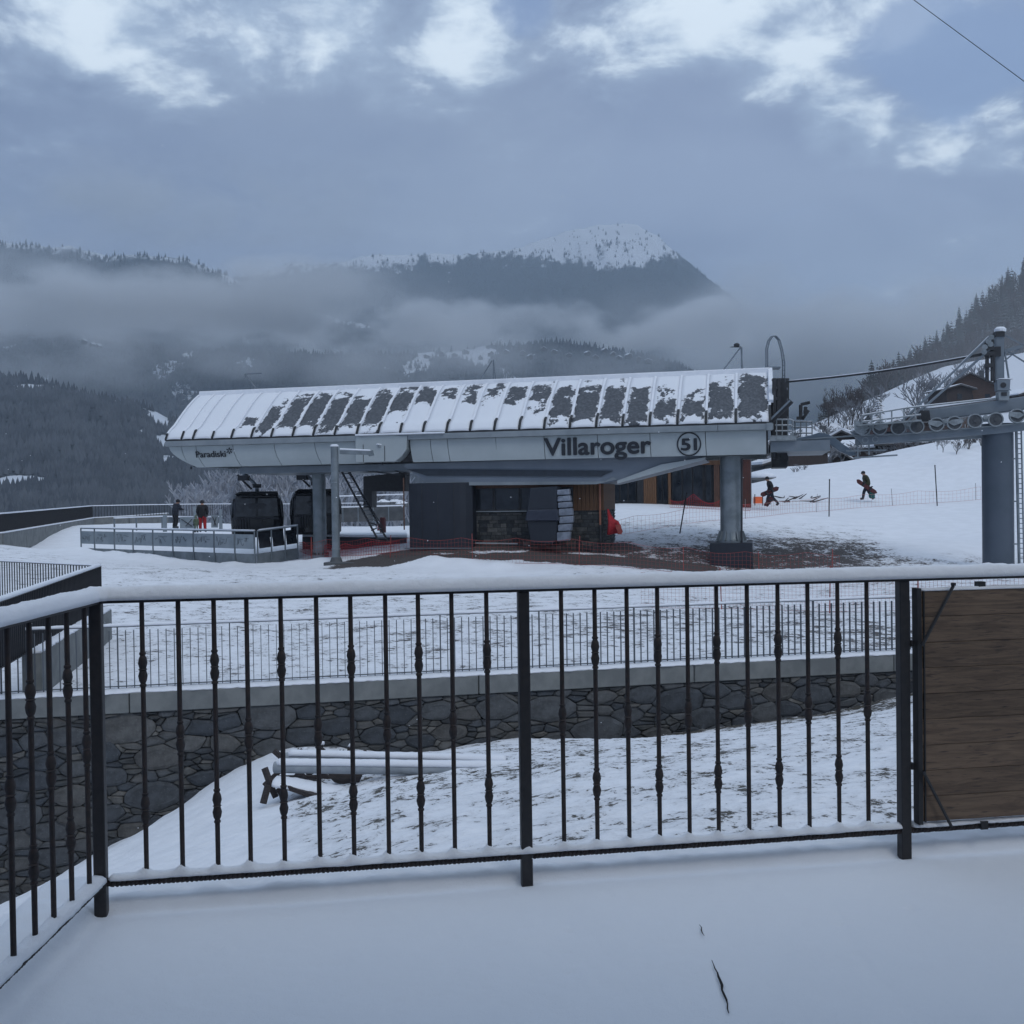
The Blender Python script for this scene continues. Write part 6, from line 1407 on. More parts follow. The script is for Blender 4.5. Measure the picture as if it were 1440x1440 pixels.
# the pavilion stands parallel to the station
pO = at(955, 706, 60); 
def vP_of(p): return (Vector((p.x, p.y, 0)) - Vector((sA.x, sA.y, 0))).dot(sv_)
vPv = vP_of(pO)
def VX(px, py, dv=0): return SPX(px, py, vPv + dv)
zbase = VX(955, 707).z - .4; ztopv = VX(955, 634).z + .3
def vpan(x0, x1, name, mat, y0=None, y1=None, dv=0.0, th=.1, parent=None):
    zz0 = zbase if y0 is None else VX((x0 + x1) / 2, y0, dv).z; zz1 = ztopv if y1 is None else VX((x0 + x1) / 2, y1, dv).z
    a, b_ = VX(x0, 690, dv), VX(x1, 690, dv); mb = MB(); mb.prism([Vector((a.x, a.y, zz0)), Vector((b_.x, b_.y, zz0)), Vector((b_.x, b_.y, zz1)), Vector((a.x, a.y, zz1))], sv_ * th); return mb.build(name, mat, parent or vb_)
a, b_ = VX(858, 690, .15), VX(1056, 690, .15)
mb = MB(); mb.prism([Vector((a.x, a.y, zbase)), Vector((b_.x, b_.y, zbase)), Vector((b_.x, b_.y, ztopv)), Vector((a.x, a.y, ztopv))], sv_ * 6); mb.build('core', M_dark, vb_)
for x0, x1, n_ in ((860, 895, 3), (924, 939, 2), (945, 989, 3), (992, 1001, 1)):
    for k in range(n_):
        xa = x0 + (x1 - x0) * k / n_; xb = x0 + (x1 - x0) * (k + 1) / n_
        w_ = vpan(xa + .3, xb - .3, 'window', M_black, 705, 646, .05, .08); vpan(xa + 1.2, xb - 1.2, 'pane', M_glass, 703.5, 648, .03, .02, w_)
for x0, x1, mat_, step in ((905, 923, M_wood, 3.0), (939.5, 943.5, M_wood, 4), (1004, 1012, M_woodb, 2.7), (1014, 1043, M_dark, 10), (1043, 1056, simple('red_brown_boards', (.10, .032, .022), (.07, .024, .018), scale=4, sc=(6, 6, .5)), 3.3), (896, 905, M_black, 9)):
    x = x0
    while x < x1 - .1: vpan(x + .15, min(x + step, x1) - .15, 'cladding_board', mat_, None, None, -.02, .12); x += step
vpan(943, 1013, 'lintel', M_wood, 654, 643, -.06, .12)
vpan(858, 1056, 'eave_board', M_woodb, 641, 636, -.5, 1.0)
rb = at(1056, 690, 58)
# red folded net leaning on the control-room corner
rn = thing('folded_net', 'heap of folded red and orange netting leaning on the control room corner', 'netting', SPX(862, 752, .9))
mb = MB()
for k in range(9):
    x1 = 856 + 2.2 * k; mb.tube([SPX(855 + .5 * k, 716 + k * 1.5, 1.0 + .05 * k), SPX(858 + 1.2 * k, 735, .9), SPX(x1, 752 - .5 * k, .8 + .06 * k)], [.04, .09, .07], 6)
mb.build('folds', M_red, rn, smooth=True); mb = MB()
for k in range(4): mb.tube([SPX(866 + k * 2, 738, .8), SPX(870 + k * 1.2, 751, .75)], .035, 5)
mb.build('cord', M_orange, rn)

# ---- safety nets
M_pole = simple('dark_marker_pole', (0.02, 0.022, 0.026)); M_polep = simple('pale_pole', (0.30, .28, .28))
def net(label, P, hgt, poles, step=.28, r=.008, mat=None, ph=1.25, sag=.12, name='safety_net', seed=0, pmat=None, lean=0):
    t_ = thing(name, label, 'safety net', P[0], group='orange safety nets'); mb = MB(); rs_ = random.Random(seed)
    tot = []; 
    for a, b_ in zip(P[:-1], P[1:]): n_ = max(1, int((b_ - a).length / step)); tot += [a.lerp(b_, k / n_) for k in range(n_)]
    tot.append(P[-1]); rows = max(2, int(hgt / step)) + 1
    def pt(i, j): 
        q_ = tot[i]; f = j / (rows - 1); s_ = sag * math.sin(i * .21 + seed) * f; return Vector((q_.x, q_.y + .03 * math.sin(i * .5), Gz(q_.x, q_.y) + .03 + (hgt - abs(s_)) * f))
    for i in range(len(tot)):
        mb.bar(pt(i, 0), pt(i, rows - 1), r, r)
        if i:
            for j in range(rows): mb.bar(pt(i - 1, j), pt(i, j), r * (2.0 if j in (0, rows - 1) else 1), r * (2.0 if j in (0, rows - 1) else 1))
    o = mb.build('mesh_netting', mat or M_orange, t_); o['kind'] = 'stuff'
    for px, D, h_, ln_ in poles:
        d = ray(px, 700); p = Vector((d.x / d.y * D, D, 0)); z = Gz(p.x, p.y); mb = MB(); mb.tube([(p.x, p.y, z - .1), (p.x + ln_, p.y, z + h_)], .014, 6); mb.build('stake', pmat or M_orange, t_)
def gp(px, D): d = ray(px, 700); x = d.x / d.y * D; return Vector((x, D, Gz(x, D)))
net('sagging orange safety net across the mud in front of the station', [gp(425, 43), gp(547, 40.3), gp(663, 39.2), gp(813, 38.6), gp(960, 37.6), gp(1060, 37.0), gp(1180, 36.4)], .95, [(437, 42.7, 1.1, 0), (547, 40.3, 1.1, .05), (663, 39.2, 1.15, 0), (813, 38.6, 1.1, .04), (960, 37.6, 1.0, 0), (1067, 37, 1.0, -.04), (1170, 36.4, 1.1, 0)], step=.14, r=.006, seed=1)
net('pale orange net climbing the right-hand snow slope behind the dark poles', [gp(862, 46), gp(960, 49), gp(1040, 52), gp(1110, 56), gp(1200, 58.5), gp(1290, 60), gp(1395, 61)], .75, [(1048, 52.5, 1, 0), (1148, 57, 1, .05), (1255, 59.5, 1, -.06), (1372, 61, 1, 0)], step=.25, r=.006, seed=2, pmat=M_polep, mat=simple('faded_net', (0.50, .20, .18), (.42, .22, .2)))
net('thin pink-orange net on the snow just beyond the wall railing at the right', [gp(900, 27.5), gp(1040, 27), gp(1165, 26), gp(1300, 26), gp(1460, 26)], .95, [(1013, 27.2, 1.1, -.03), (1165, 26, 1.2, .03), (1290, 26, 1.1, 0)], step=.10, r=.0035, seed=3)
net('red net strung low in front of the pavilion glass', [gp(942, 57.5), gp(1000, 57.3), gp(1055, 57)], .8, [], step=.12, r=.010, seed=4, mat=M_red, sag=.5)
net('red net along the kick plate right of the patterned fence', [gp(420, 50), gp(455, 46.5), gp(500, 43.8), gp(560, 43)], .55, [(436, 48, .9, 0)], step=.12, r=.010, seed=5, mat=M_red)
for i, (px, py, D, h_, ln_, lab) in enumerate(((955, 747, 46.5, 1.85, .35, 'dark marker pole leaning right on the snow below the pavilion'), (1165.5, 727, 55, 2.0, .05, 'dark upright marker pole between the two snowboarders'), (1318, 713, 59, 2.35, -.12, 'dark marker pole right of the olive-jacketed snowboarder'))):
    p = gp(px, D); t_ = thing('marker_pole', lab, 'pole', p, group='dark marker poles on the slope'); mb = MB(); mb.tube([p - Vector((0, 0, .1)), p + Vector((ln_, 0, h_))], .03, 8); mb.build('shaft', M_pole, t_); mb = MB(); mb.tube([p + Vector((ln_ * .97, 0, h_ * .97)), p + Vector((ln_, 0, h_ + .01))], .036, 8); mb.build('tip', M_dark, t_)

# ================================================================ PYLON WITH SHEAVES
pD = 38.0; pB = at(1404, 800, pD); vPy = vP_of(pB)
def TX(px, py, dv=0.0): return SPX(px, py, vPy + dv)
py_ = thing('lift_pylon', 'thick grey lift pylon with crossarm and rows of frosted sheave wheels at the right edge', 'pylon', Vector((pB.x, pB.y, Gz(pB.x, pB.y))))
def pyb(mb, n_, m_, **k): return mb.build(n_, m_, py_, **k)
gzb = Gz(pB.x, pB.y)
mb = MB(); mb.lathe([(.60, gzb - .6), (.60, gzb + .02)], (pB.x, pB.y, 0), 30); pyb(mb, 'footing', M_snow2)
mb = MB(); mb.lathe([(.62, gzb + .02), (.62, gzb + .07), (.545, gzb + .08), (.545, TX(1404, 596).z)], (pB.x, pB.y, 0), 36); pyb(mb, 'column', simple('blue_grey_column', (0.085, 0.105, 0.135), (0.07, 0.09, 0.115), rough=.5, metal=.2, scale=.8), smooth='auto')
mb = MB(); mb.prism([TX(1296, 577, -.3), TX(1296, 592, -.3), TX(1400, 581, -.3), TX(1470, 572, -.3), TX(1470, 553, -.3), TX(1400, 563, -.3)], sv_ * .6); pyb(mb, 'crossarm', M_beam, bevel=.03)
snow_roll([TX(1297, 576, 0), TX(1398, 562.5, 0)], .5, .09, 'snow_cap', py_, step=.1, seed=111, seg=7)
mb = MB(); mb.prism([TX(1294, 577, -.45), TX(1307, 577, -.45), TX(1309, 592, -.45), TX(1295, 593, -.45)], sv_ * .9); pyb(mb, 'end_block', M_dark)
mb = MB(); mb.prism([TX(1401, 540, -.2), TX(1412.5, 540, -.2), TX(1412, 472, -.2), TX(1401, 472, -.2)], sv_ * .38); pyb(mb, 'head_post', M_beam)
mb = MB(); mb.prism([TX(1400, 473, -.25), TX(1413, 473, -.25), TX(1413, 466, -.25), TX(1400, 466, -.25)], sv_ * .45); pyb(mb, 'head_cap', M_dark)
mb = MB(); mb.lathe([(.20, 0), (.21, .10), (.13, .17), (.02, .19)], tuple(TX(1406.5, 466.5, 0)), 12); pyb(mb, 'snow_cap', M_snow2)
for x0, x1, y0, y1, dv in ((1402, 1421, 534, 549, -.5), (1404, 1420, 550, 563, -.45)):
    mb = MB(); mb.prism([TX(x0 + 1, y1, dv), TX(x1 - 1, y1, dv), TX(x1, y0, dv), TX(x0, y0, dv)], sv_ * .5); pyb(mb, 'equipment_box', M_fasd if y0 > 540 else M_beam)
c = TX(1411, 541.5, -.52); mb = MB(); mb.tube([c, c + sv_ * .03], .10, 14); pyb(mb, 'box_opening', M_dark)
c = TX(1412, 554, -.47); mb = MB(); mb.bar(c - su * .09, c + su * .09, .03, .13); pyb(mb, 'box_opening', M_dark)
snow_roll([TX(1401, 534, -.25), TX(1422, 534, -.25)], .5, .05, 'snow_cap', py_, step=.1, seed=113, seg=6)
mb = MB(); 
for a, b_, w_ in (((1388, 478), (1388, 536), .10), ((1395, 470), (1395, 536), .08), ((1398, 500), (1398, 538), .05)): mb.bar(TX(*a, -.3), TX(*b_, -.3), w_, w_)
for y in (482, 490, 498, 514): mb.box(TX(1391, y, -.3), (.30, .25, .14), SA)
mb.box(TX(1399, 495, -.15), (.35, .3, .35), SA); pyb(mb, 'cable_gear', M_dark)
mb = MB()
for x, y in ((1394, 474), (1390, 480), (1385, 488), (1393, 484), (1384, 495)): mb.tube([TX(x, y, -.45), TX(x, y, -.30)], .10, 10)
pyb(mb, 'small_pulleys', M_frost)
for a, b_ in (((1392, 473), (1266, 595)), ((1398, 486), (1272, 597))): mb = MB(); mb.tube([TX(*a, -.35), TX(*b_, -.35)], .045, 8); pyb(mb, 'stay_rod', M_beam)
for a, b_ in (((1392, 472), (1266, 594)), ): snow_roll([TX(1392, 471.5, -.35), TX(1268, 592.5, -.35)], .06, .035, 'snow_cap', py_, step=.1, seed=114, seg=5)
mb = MB()
for a, b_, w_ in (((1412, 471), (1452, 492), .05), ((1412, 494), (1437, 487), .12), ((1412, 491), (1455, 518), .05), ((1411, 509), (1436, 488), .05), ((1413, 495), (1419, 535), .05)): mb.bar(TX(*a, 0), TX(*b_, 0), w_, w_)
pyb(mb, 'rear_stay', M_beam)
mb = MB(); mb.bar(TX(1367, 501, -.3), TX(1388, 497, -.3), .10, .10); pyb(mb, 'cable_clamp', M_dark)
# wheels
wx = [(1214, 603), (1237, 602), (1263, 602), (1289, 600), (1317, 597), (1342, 595), (1371, 592), (1400, 590), (1430, 585), (1460, 582)]
wh = MB(); 
def whm(R_):
    mb = MB(); n_ = 22
    def ringm(r0, r1, w0): 
        A_ = [(r0 * math.cos(2 * math.pi * k / n_), -w0, r0 * math.sin(2 * math.pi * k / n_)) for k in range(n_)]; B_ = [(r1 * math.cos(2 * math.pi * k / n_), -w0, r1 * math.sin(2 * math.pi * k / n_)) for k in range(n_)]
        A2 = [(x, w0, z) for x, y, z in A_]; B2 = [(x, w0, z) for x, y, z in B_]
        mb.add(A_ + B_ + A2 + B2, [f for k in range(n_) for f in ((k, (k + 1) % n_, n_ + (k + 1) % n_, n_ + k), (2 * n_ + k, 3 * n_ + k, 3 * n_ + (k + 1) % n_, 2 * n_ + (k + 1) % n_), (k, 2 * n_ + k, 2 * n_ + (k + 1) % n_, (k + 1) % n_), (n_ + k, n_ + (k + 1) % n_, 3 * n_ + (k + 1) % n_, 3 * n_ + k))])
    ringm(R_, R_ * .84, .07); return mb
tyre = whm(.265).mesh('tyre', M_frost); hubm = MB(); hubm.tube([(0, -.04, 0), (0, .04, 0)], .225, 20); hubm.tube([(0, -.08, 0), (0, .08, 0)], .06, 10); hubm = hubm.mesh('hub', simple('dark_rubber', (0.045, 0.050, 0.058), (0.075, 0.082, 0.09), scale=9))
armm = MB(); armm.prism([(-.30, -.09, .02), (.02, -.09, -.10), (.24, -.09, .03), (.10, -.09, .12), (-.28, -.09, .16)], (0, .02, 0)); armm = armm.mesh('side_plate', M_frost)
for i, (x, y) in enumerate(wx):
    p = TX(x, y, -.75); w_ = link_mesh('sheave_wheel', tyre, py_, p, rot=(0, 0, SA)); h2 = link_mesh('hub', hubm, w_, p); h2.rotation_euler = (0, 0, 0)
    if i in (0, 1, 4, 5, 8, 9): a_ = link_mesh('side_plate', armm, w_, p); a_.scale = (1 if i % 2 == 0 else -1, 1, 1)
for i in range(0, 9, 2):
    (xa, ya), (xb, yb) = wx[i], wx[i + 1]; mb = MB(); mb.bar(TX(xa, ya, -.72), TX(xb, yb, -.72), .05, .12); c = TX((xa + xb) / 2, (ya + yb) / 2 - 4, -.75); mb.tube([c - sv_ * .08, c + sv_ * .05], .085, 12); pyb(mb, 'rocker_arm', M_frost)
for x, y in ((1217, 619), (1231, 618)):
    p = TX(x, y, -.8); w_ = link_mesh('guide_roller', tyre, py_, p, rot=(0, 0, SA), scale=.42)
mb = MB(); mb.prism([TX(1200, 612, -.6), TX(1196, 606, -.6), TX(1225, 611, -.6), TX(1300, 606, -.6), TX(1400, 600, -.6), TX(1470, 592, -.6), TX(1470, 602, -.6), TX(1400, 610, -.6), TX(1300, 618, -.6), TX(1215, 626, -.6)], sv_ * .25); pyb(mb, 'sheave_beam', M_beam)
mb = MB(); mb.prism([TX(1203, 626, -.1), TX(1203, 618, -.1), TX(1385, 606, -.1), TX(1385, 616, -.1)], sv_ * .2); pyb(mb, 'lower_beam', M_beam)
mb = MB(); 
for x in range(1212, 1380, 24): mb.bar(TX(x, 622 - (x - 1212) * .07, -.3), TX(x + 12, 612 - (x - 1212) * .07, -.3), .05, .05)
for x, y0, y1 in ((1206, 600, 645), (1222, 606, 640)): mb.bar(TX(x, y0, -.3), TX(x, y1, -.3), .05, .05)
mb.bar(TX(1190, 634, -.3), TX(1246, 633, -.3), .06, .06); mb.bar(TX(1200, 644, -.3), TX(1262, 640, -.3), .06, .06); pyb(mb, 'lattice', M_frost)
mb = MB(); P_ = [TX(1202, 604, -.8), TX(1200, 592, -.8), TX(1206, 600, -.8), TX(1216, 608, -.8), TX(1230, 606, -.8)]; mb.prism([TX(1202, 607, -.85), TX(1201, 591, -.85), TX(1208, 591, -.85), TX(1212, 601, -.85), TX(1220, 607, -.85), TX(1212, 613, -.85)], sv_ * .05); pyb(mb, 'rope_catcher', M_frost)
mb = MB(); mb.tube([TX(1212, 584, -1.1), TX(1275, 573.5, -1.1), TX(1400, 560, -1.1)], .035, 6); mb.tube([TX(1213, 593, -1.1), TX(1295, 583, -1.1)], .03, 6)
for x, y in ((1212, 584), (1226, 581.5), (1238, 579.5), (1254, 577), (1271, 574.5), (1287, 572.5)): mb.bar(TX(x, y, -1.1), TX(x, y + 17, -1.1), .04, .04)
pyb(mb, 'walkway_handrail', M_frost)
mb = MB(); mb.prism([TX(1206, 599, -1.2), TX(1296, 592, -1.2), TX(1296, 590, -1.2), TX(1206, 597, -1.2)], sv_ * .5); pyb(mb, 'walkway', M_frost)
mb = MB(); mb.tube([TX(1429, 600, -.3), TX(1434, 830, -.3)], .05, 8); mb.tube([TX(1436, 600, -.3), TX(1441, 830, -.3)], .03, 8)
for y in range(610, 815, 7): mb.bar(TX(1429 + (y - 600) * .022, y, -.3), TX(1436 + (y - 600) * .022, y, -.3), .03, .03)
for y in (645, 705, 765): mb.bar(TX(1420, y, -.3), TX(1431, y, -.3), .05, .05)
pyb(mb, 'side_ladder', M_galv)
hr_ = thing('haul_rope', 'steel haul rope running between the station end and the sheave wheels', 'cable', TX(1200, 606, -.75))
mb = MB(); mb.tube([SPX(1118, 619, 1.0), TX(1208, 612.5, -.75), TX(1262, 611, -.75), TX(1400, 599, -.75), TX(1500, 588, -.75)], .03, 6); mb.build('rope', M_galv, hr_)
uc = thing('upper_cable', 'upper steel cable rising from the station roof end to the pylon head', 'cable', SPX(1105, 537, 3.2))
A_, B_ = SPX(1105, 537, 3.2), TX(1370, 500.5, -.3); mb = MB(); mb.tube([A_.lerp(B_, k / 12) - Vector((0, 0, .10 * math.sin(math.pi * k / 12))) for k in range(13)], .042, 6); mb.build('strand', M_dark, uc)
snow_roll([A_.lerp(B_, k / 12) + Vector((0, 0, .025 - .10 * math.sin(math.pi * k / 12))) for k in range(13)], .06, .03, 'snow_cap', uc, step=.2, seed=117, seg=5)
ow = thing('overhead_wire', 'thin dark wire crossing the sky at the top right', 'cable', at(1283, 0, 25))
A_, B_ = at(1150, -100, 27), at(1640, 262, 22); mb = MB(); mb.tube([A_.lerp(B_, k / 10) for k in range(11)], .009, 5); mb.build('strand', M_dark, ow)

# ================================================================ TREES, HILLSIDE, VILLAGE
def fir_mesh(name, seed, tiers=15, frost=False):
    r_ = random.Random(seed); mb = MB(); H = 1.0
    for i in range(tiers):
        f = i / tiers; z = .10 + .88 * f; rad = (.21 * (1 - f) ** .85 + .012) * r_.uniform(.8, 1.15); n_ = r_.randint(7, 10); ph = r_.random() * 6
        for k in range(n_):
            a = ph + 2 * math.pi * k / n_ + r_.uniform(-.2, .2); rr = rad * r_.uniform(.65, 1.2); w_ = .5 * 2 * math.pi / n_ * 1.1
            dz = rr * r_.uniform(.25, .55); c, s_ = math.cos(a), math.sin(a)
            p0 = (0, 0, z + .035); p1 = (rr * .55 * math.cos(a - w_), rr * .55 * math.sin(a - w_), z - dz * .35); p2 = (rr * c, rr * s_, z - dz); p3 = (rr * .55 * math.cos(a + w_), rr * .55 * math.sin(a + w_), z - dz * .35); p4 = (rr * .5 * c, rr * .5 * s_, z - dz * .1 + .02)
            mb.add([p0, p1, p2, p3, p4], [(0, 1, 4), (1, 2, 4), (2, 3, 4), (3, 0, 4)])
    mb.add([(.012, 0, .93), (-.006, .01, .93), (-.006, -.01, .93), (0, 0, 1.03)], [(0, 1, 3), (1, 2, 3), (2, 0, 3)])
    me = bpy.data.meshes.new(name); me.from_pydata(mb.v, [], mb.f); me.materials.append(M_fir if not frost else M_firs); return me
M_firs = simple('frosted_fir', (0.030, 0.040, 0.040), (0.055, 0.068, 0.068), rough=.9, scale=2, snow=.55)
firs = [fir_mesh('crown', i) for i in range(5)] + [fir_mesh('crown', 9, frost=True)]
tk = MB(); tk.lathe([(.016, -.12), (.014, 0), (.010, .4), (.004, .9)], n=6); tkm = tk.mesh('trunk', simple('bark', (0.05, 0.042, 0.038), scale=6))
def bare_mesh(seed, depth=5, frost=False, spread=.42, trunk=.30, name='branches', mat=None, minr=.0035, kids=3):
    r_ = random.Random(seed); mb = MB()
    def br(p, d, l, r, lev):
        q = p + d * l; m_ = p.lerp(q, .5) + Vector((r_.uniform(-.05, .05), r_.uniform(-.05, .05), 0)) * l
        mb.tube([p, m_, q], [r, r * .85, r * .68], 3 if lev > 0 else 5, cap=False)
        if lev >= depth: return
        for k in range(kids if lev else kids + 2):
            ax = Vector((r_.uniform(-1, 1), r_.uniform(-1, 1), r_.uniform(-.2, .5))).normalized(); nd = (d + ax * spread * r_.uniform(.7, 1.6)); nd.z += .18; nd.normalize()
            st_ = q if k < 2 else p.lerp(q, r_.uniform(.35, .95))
            br(st_, nd, l * r_.uniform(.58, .85), max(r * .62, minr), lev + 1)
    br(Vector((0, 0, -.05)), Vector((r_.uniform(-.08, .08), 0, 1)).normalized(), trunk, .016, 0)
    zm = max(v[2] for v in mb.v); mb.v = [(x / zm, y / zm, z / zm) for x, y, z in mb.v]
    me = bpy.data.meshes.new(name); me.from_pydata(mb.v, [], mb.f); me.materials.append(mat or M_twig); return me
M_twigf = simple('frosted_twigs', (0.16, 0.16, 0.17), (0.26, 0.27, 0.29), rough=.9, scale=4)
M_twigb = simple('brown_twigs', (0.050, 0.042, 0.042), (0.085, 0.075, 0.075), rough=.9, scale=4)
bares = [bare_mesh(20 + i, 4, mat=M_twigb, minr=.0045) for i in range(3)]
bfrost = [bare_mesh(40 + i, 4, mat=M_twigf, spread=.6, trunk=.22, minr=.004) for i in range(4)]
M_twigw = simple('pale_frosted_twigs', (0.24, 0.25, 0.28), (0.36, 0.38, 0.42), rough=.9, scale=4)
bdense = [bare_mesh(120 + i, 4, mat=M_twigw, spread=.5, trunk=.2, minr=.0065, kids=3) for i in range(4)]
bark2 = MB(); bark2.lathe([(.018, -.12), (.015, 0), (.012, .2)], n=6); bk2 = bark2.mesh('trunk', MATS['bark'])
def tree(name, crown, label, group, p, h, wd=1.0):
    t_ = thing(name, label, 'tree', (p.x, p.y, p.z), group); ro = rnd.random() * 6.28
    link_mesh('trunk', tkm if 'fir' in name else bk2, t_, p, scale=(h * wd, h * wd, h), rot=(0, 0, ro)); link_mesh('crown', crown, t_, p, scale=(h * wd, h * wd, h), rot=(0, 0, ro)); return t_
def HZ(x, y): return float(HR(x, y))
rs3 = random.Random(3); n_ = 0; pos = []
tries = 0
while n_ < 210 and tries < 6000:                     # the wooded hillside, tree by tree toward its skyline
    tries += 1
    t_ = rs3.uniform(.315, .60); D = rs3.uniform(290, 435); px = 720 + 1440 * t_; x = t_ * D; z = HZ(x, D)
    py = 694 - (z - CAMZ) / D * 1440
    if D < 330 and px > 1330 and rs3.random() < .5: continue
    if any((x - a) ** 2 + (D - b_) ** 2 < 16 for a, b_ in pos): continue
    pos.append((x, D)); p = Vector((x, D, z - .3)); r0 = rs3.random(); edge_ = px < 1235
    isf = (r0 < .58 and not edge_) or (D > 405 and r0 < .66) or (edge_ and r0 < .35)
    h = rs3.uniform(7, 12.5) if isf else rs3.uniform(6, 9.5)
    if px < 1225: h *= .62
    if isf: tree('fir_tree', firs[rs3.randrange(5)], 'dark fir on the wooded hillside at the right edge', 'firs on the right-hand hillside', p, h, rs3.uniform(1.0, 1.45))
    else: tree('bare_tree', bares[rs3.randrange(3)], 'leafless brown tree among the firs on the wooded hillside', 'bare trees on the right-hand hillside', p, h, rs3.uniform(.8, 1.1))
    n_ += 1
# mass of the same wood between them and beyond the crest
def mass(name, label, meshes, pts, mat):
    V_, F_, b0 = [], [], 0
    arr = []
    for me in meshes:
        co = np.zeros(len(me.vertices) * 3); me.vertices.foreach_get('co', co); tri = []
        for p in me.polygons:
            v = list(p.vertices); tri += [(v[0], v[k], v[k + 1]) for k in range(1, len(v) - 1)]
        arr.append((co.reshape(-1, 3), np.array(tri)))
    for i, (x, y, z, h, w_, a) in enumerate(pts):
        co, tr = arr[i % len(arr)]; c, s_ = math.cos(a), math.sin(a)
        q = np.stack([(co[:, 0] * c - co[:, 1] * s_) * h * w_ + x, (co[:, 0] * s_ + co[:, 1] * c) * h * w_ + y, co[:, 2] * h + z], 1); V_.append(q); F_.append(tr + b0); b0 += len(q)
    me = raw_mesh(bpy.data.meshes.new(name), np.concatenate(V_), np.concatenate(F_)); me.materials.append(mat); return props(link_mesh(name, me), label, 'forest', kind='stuff')
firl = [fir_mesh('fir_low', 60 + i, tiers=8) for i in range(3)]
pts = []
for k in range(1500):
    t_ = rs3.uniform(.30, .95); D = rs3.uniform(280, 470); x = t_ * D; px = 720 + 1440 * t_
    h = rs3.uniform(6, 11) * (.6 if px < 1225 else 1)
    if D < 300 + 20 * math.sin(px * .02) : continue
    pts.append((x, D, HZ(x, D) - .4, h, rs3.uniform(.9, 1.4), rs3.random() * 6))
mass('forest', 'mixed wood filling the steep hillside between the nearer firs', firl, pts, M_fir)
barel = [bare_mesh(80 + i, 3, mat=M_twigb, minr=.007, spread=.55, kids=3, trunk=.25) for i in range(3)]
pts = []
for k in range(900):
    t_ = rs3.uniform(.305, .62); D = rs3.uniform(270, 420); x = t_ * D; px = 720 + 1440 * t_
    pts.append((x, D, HZ(x, D) - .3, rs3.uniform(5, 9) * (.7 if px < 1225 else 1), rs3.uniform(.9, 1.3), rs3.random() * 6))
mass('thicket', 'brown leafless thicket between the firs of the hillside', barel, pts, M_twigb)
ORD = ['second from left ', 'third from left ', 'tall central ', 'sixth from left ', 'leftmost ', 'low fourth ', 'low right-hand ', 'small isolated left-hand ', 'far tall right-hand ', 'rightmost far ', 'far central ']
ORD2 = ['leftmost ', 'tall second ', 'third from left, ', 'fifth from left, tall ', 'low front ', 'first behind-roof ', 'middle behind-roof ', 'rightmost behind-roof ']
def on_hill(px, D): d = ray(px, 650); x = d.x / d.y * D; return Vector((x, D, HZ(x, D) if D > 100 else Gz(x, D)))
def tree_at(name, crown, label, px, ytop, ybase, D, wd=1.0, group=None):
    b_ = at(px, ybase, D); h = at(px, ytop, D).z - b_.z; return tree(name, crown, label, group, b_, h, wd)
tree_at('bare_tree', bares[0], 'lone leafless tree standing on the snowy knoll right of the station', 1165, 543, 594, 165, .9)
tree_at('fir_tree', firs[5], 'dark snow-dusted fir below the right-hand snow slope beside the railing of the sheaves', 1236, 553, 606, 165, 1.5)
tree_at('fir_tree', firs[1], 'small dark fir left of the snow-dusted fir', 1221, 574, 607, 168, 1.6)
for i, (px, yt, yb, D) in enumerate(((1180, 556, 602, 172), (1190, 562, 604, 168), (1198, 548, 606, 175), (1208, 560, 607, 170), (1172, 575, 603, 170), (1186, 578, 606, 160), (1203, 574, 608, 162), (1150, 592, 606, 168), (1214, 545, 600, 190), (1226, 540, 600, 200), (1195, 540, 600, 210))):
    tree_at('bare_tree', bfrost[i % 4] if i % 2 else bares[i % 3], ORD[i] + 'leafless bush of the thicket on the knoll right of the lone tree', px, yt, yb, D, 1.0 + .3 * (i % 2), 'thicket of leafless bushes on the knoll')
for i, (px, yt, yb, D) in enumerate(((1292, 524, 592, 190), (1304, 520, 585, 200), (1314, 530, 580, 195), (1322, 522, 575, 210), (1300, 545, 595, 180), (1345, 505, 560, 220), (1362, 512, 560, 215), (1378, 508, 560, 225))):
    tree_at('bare_tree', bfrost[i % 4], ORD2[i] + 'frosted leafless tree around the brown chalet on the slope', px, yt, yb, D, 1.0, 'frosted trees near the chalet')
for i, (px, yt, yb, D) in enumerate(((1352, 604, 640, 74), (1362, 610, 641, 73), (1374, 602, 640, 76), (1336, 616, 636, 78), (1270, 612, 632, 84), (1286, 618, 630, 86), (1345, 618, 642, 72), (1380, 608, 634, 74))):
    tree_at('bare_bush', bares[i % 3], 'brown leafless bush on the bank just left of the pylon', px, yt, yb, D, 1.3, 'brown bushes on the bank by the pylon')
for i, (px, yt, yb, D) in enumerate(((1326, 615, 634, 70), (1318, 618, 631, 72), (1130, 652, 668, 76), (1120, 655, 672, 75))):
    tree_at('bare_bush', bfrost[i % 4], 'small thin shrub poking out of the snow on the right-hand slope', px, yt, yb, D, 1.2, 'small shrubs in the snow')
# frosted trees just beyond the left railing
rs4 = random.Random(8)
for i in range(52):
    px = 262 + 320 * i / 51 + rs4.uniform(-6, 6); D = rs4.uniform(100, 128); yt = rs4.uniform(655, 685) if px > 300 else rs4.uniform(672, 700)
    tree_at('bare_tree', bdense[i % 4], 'frosted leafless tree behind the valley fence beyond the cabins', px, yt, 755, D, rs4.uniform(.8, 1.2), 'frosted trees beyond the valley fence')
for i in range(10):
    px = 868 + 190 * i / 9; tree_at('bare_tree', bdense[i % 4], 'frosted tree rising behind the timber pavilion', px, rs4.uniform(655, 668), 702, 95, 1.0, 'frosted trees behind the pavilion')
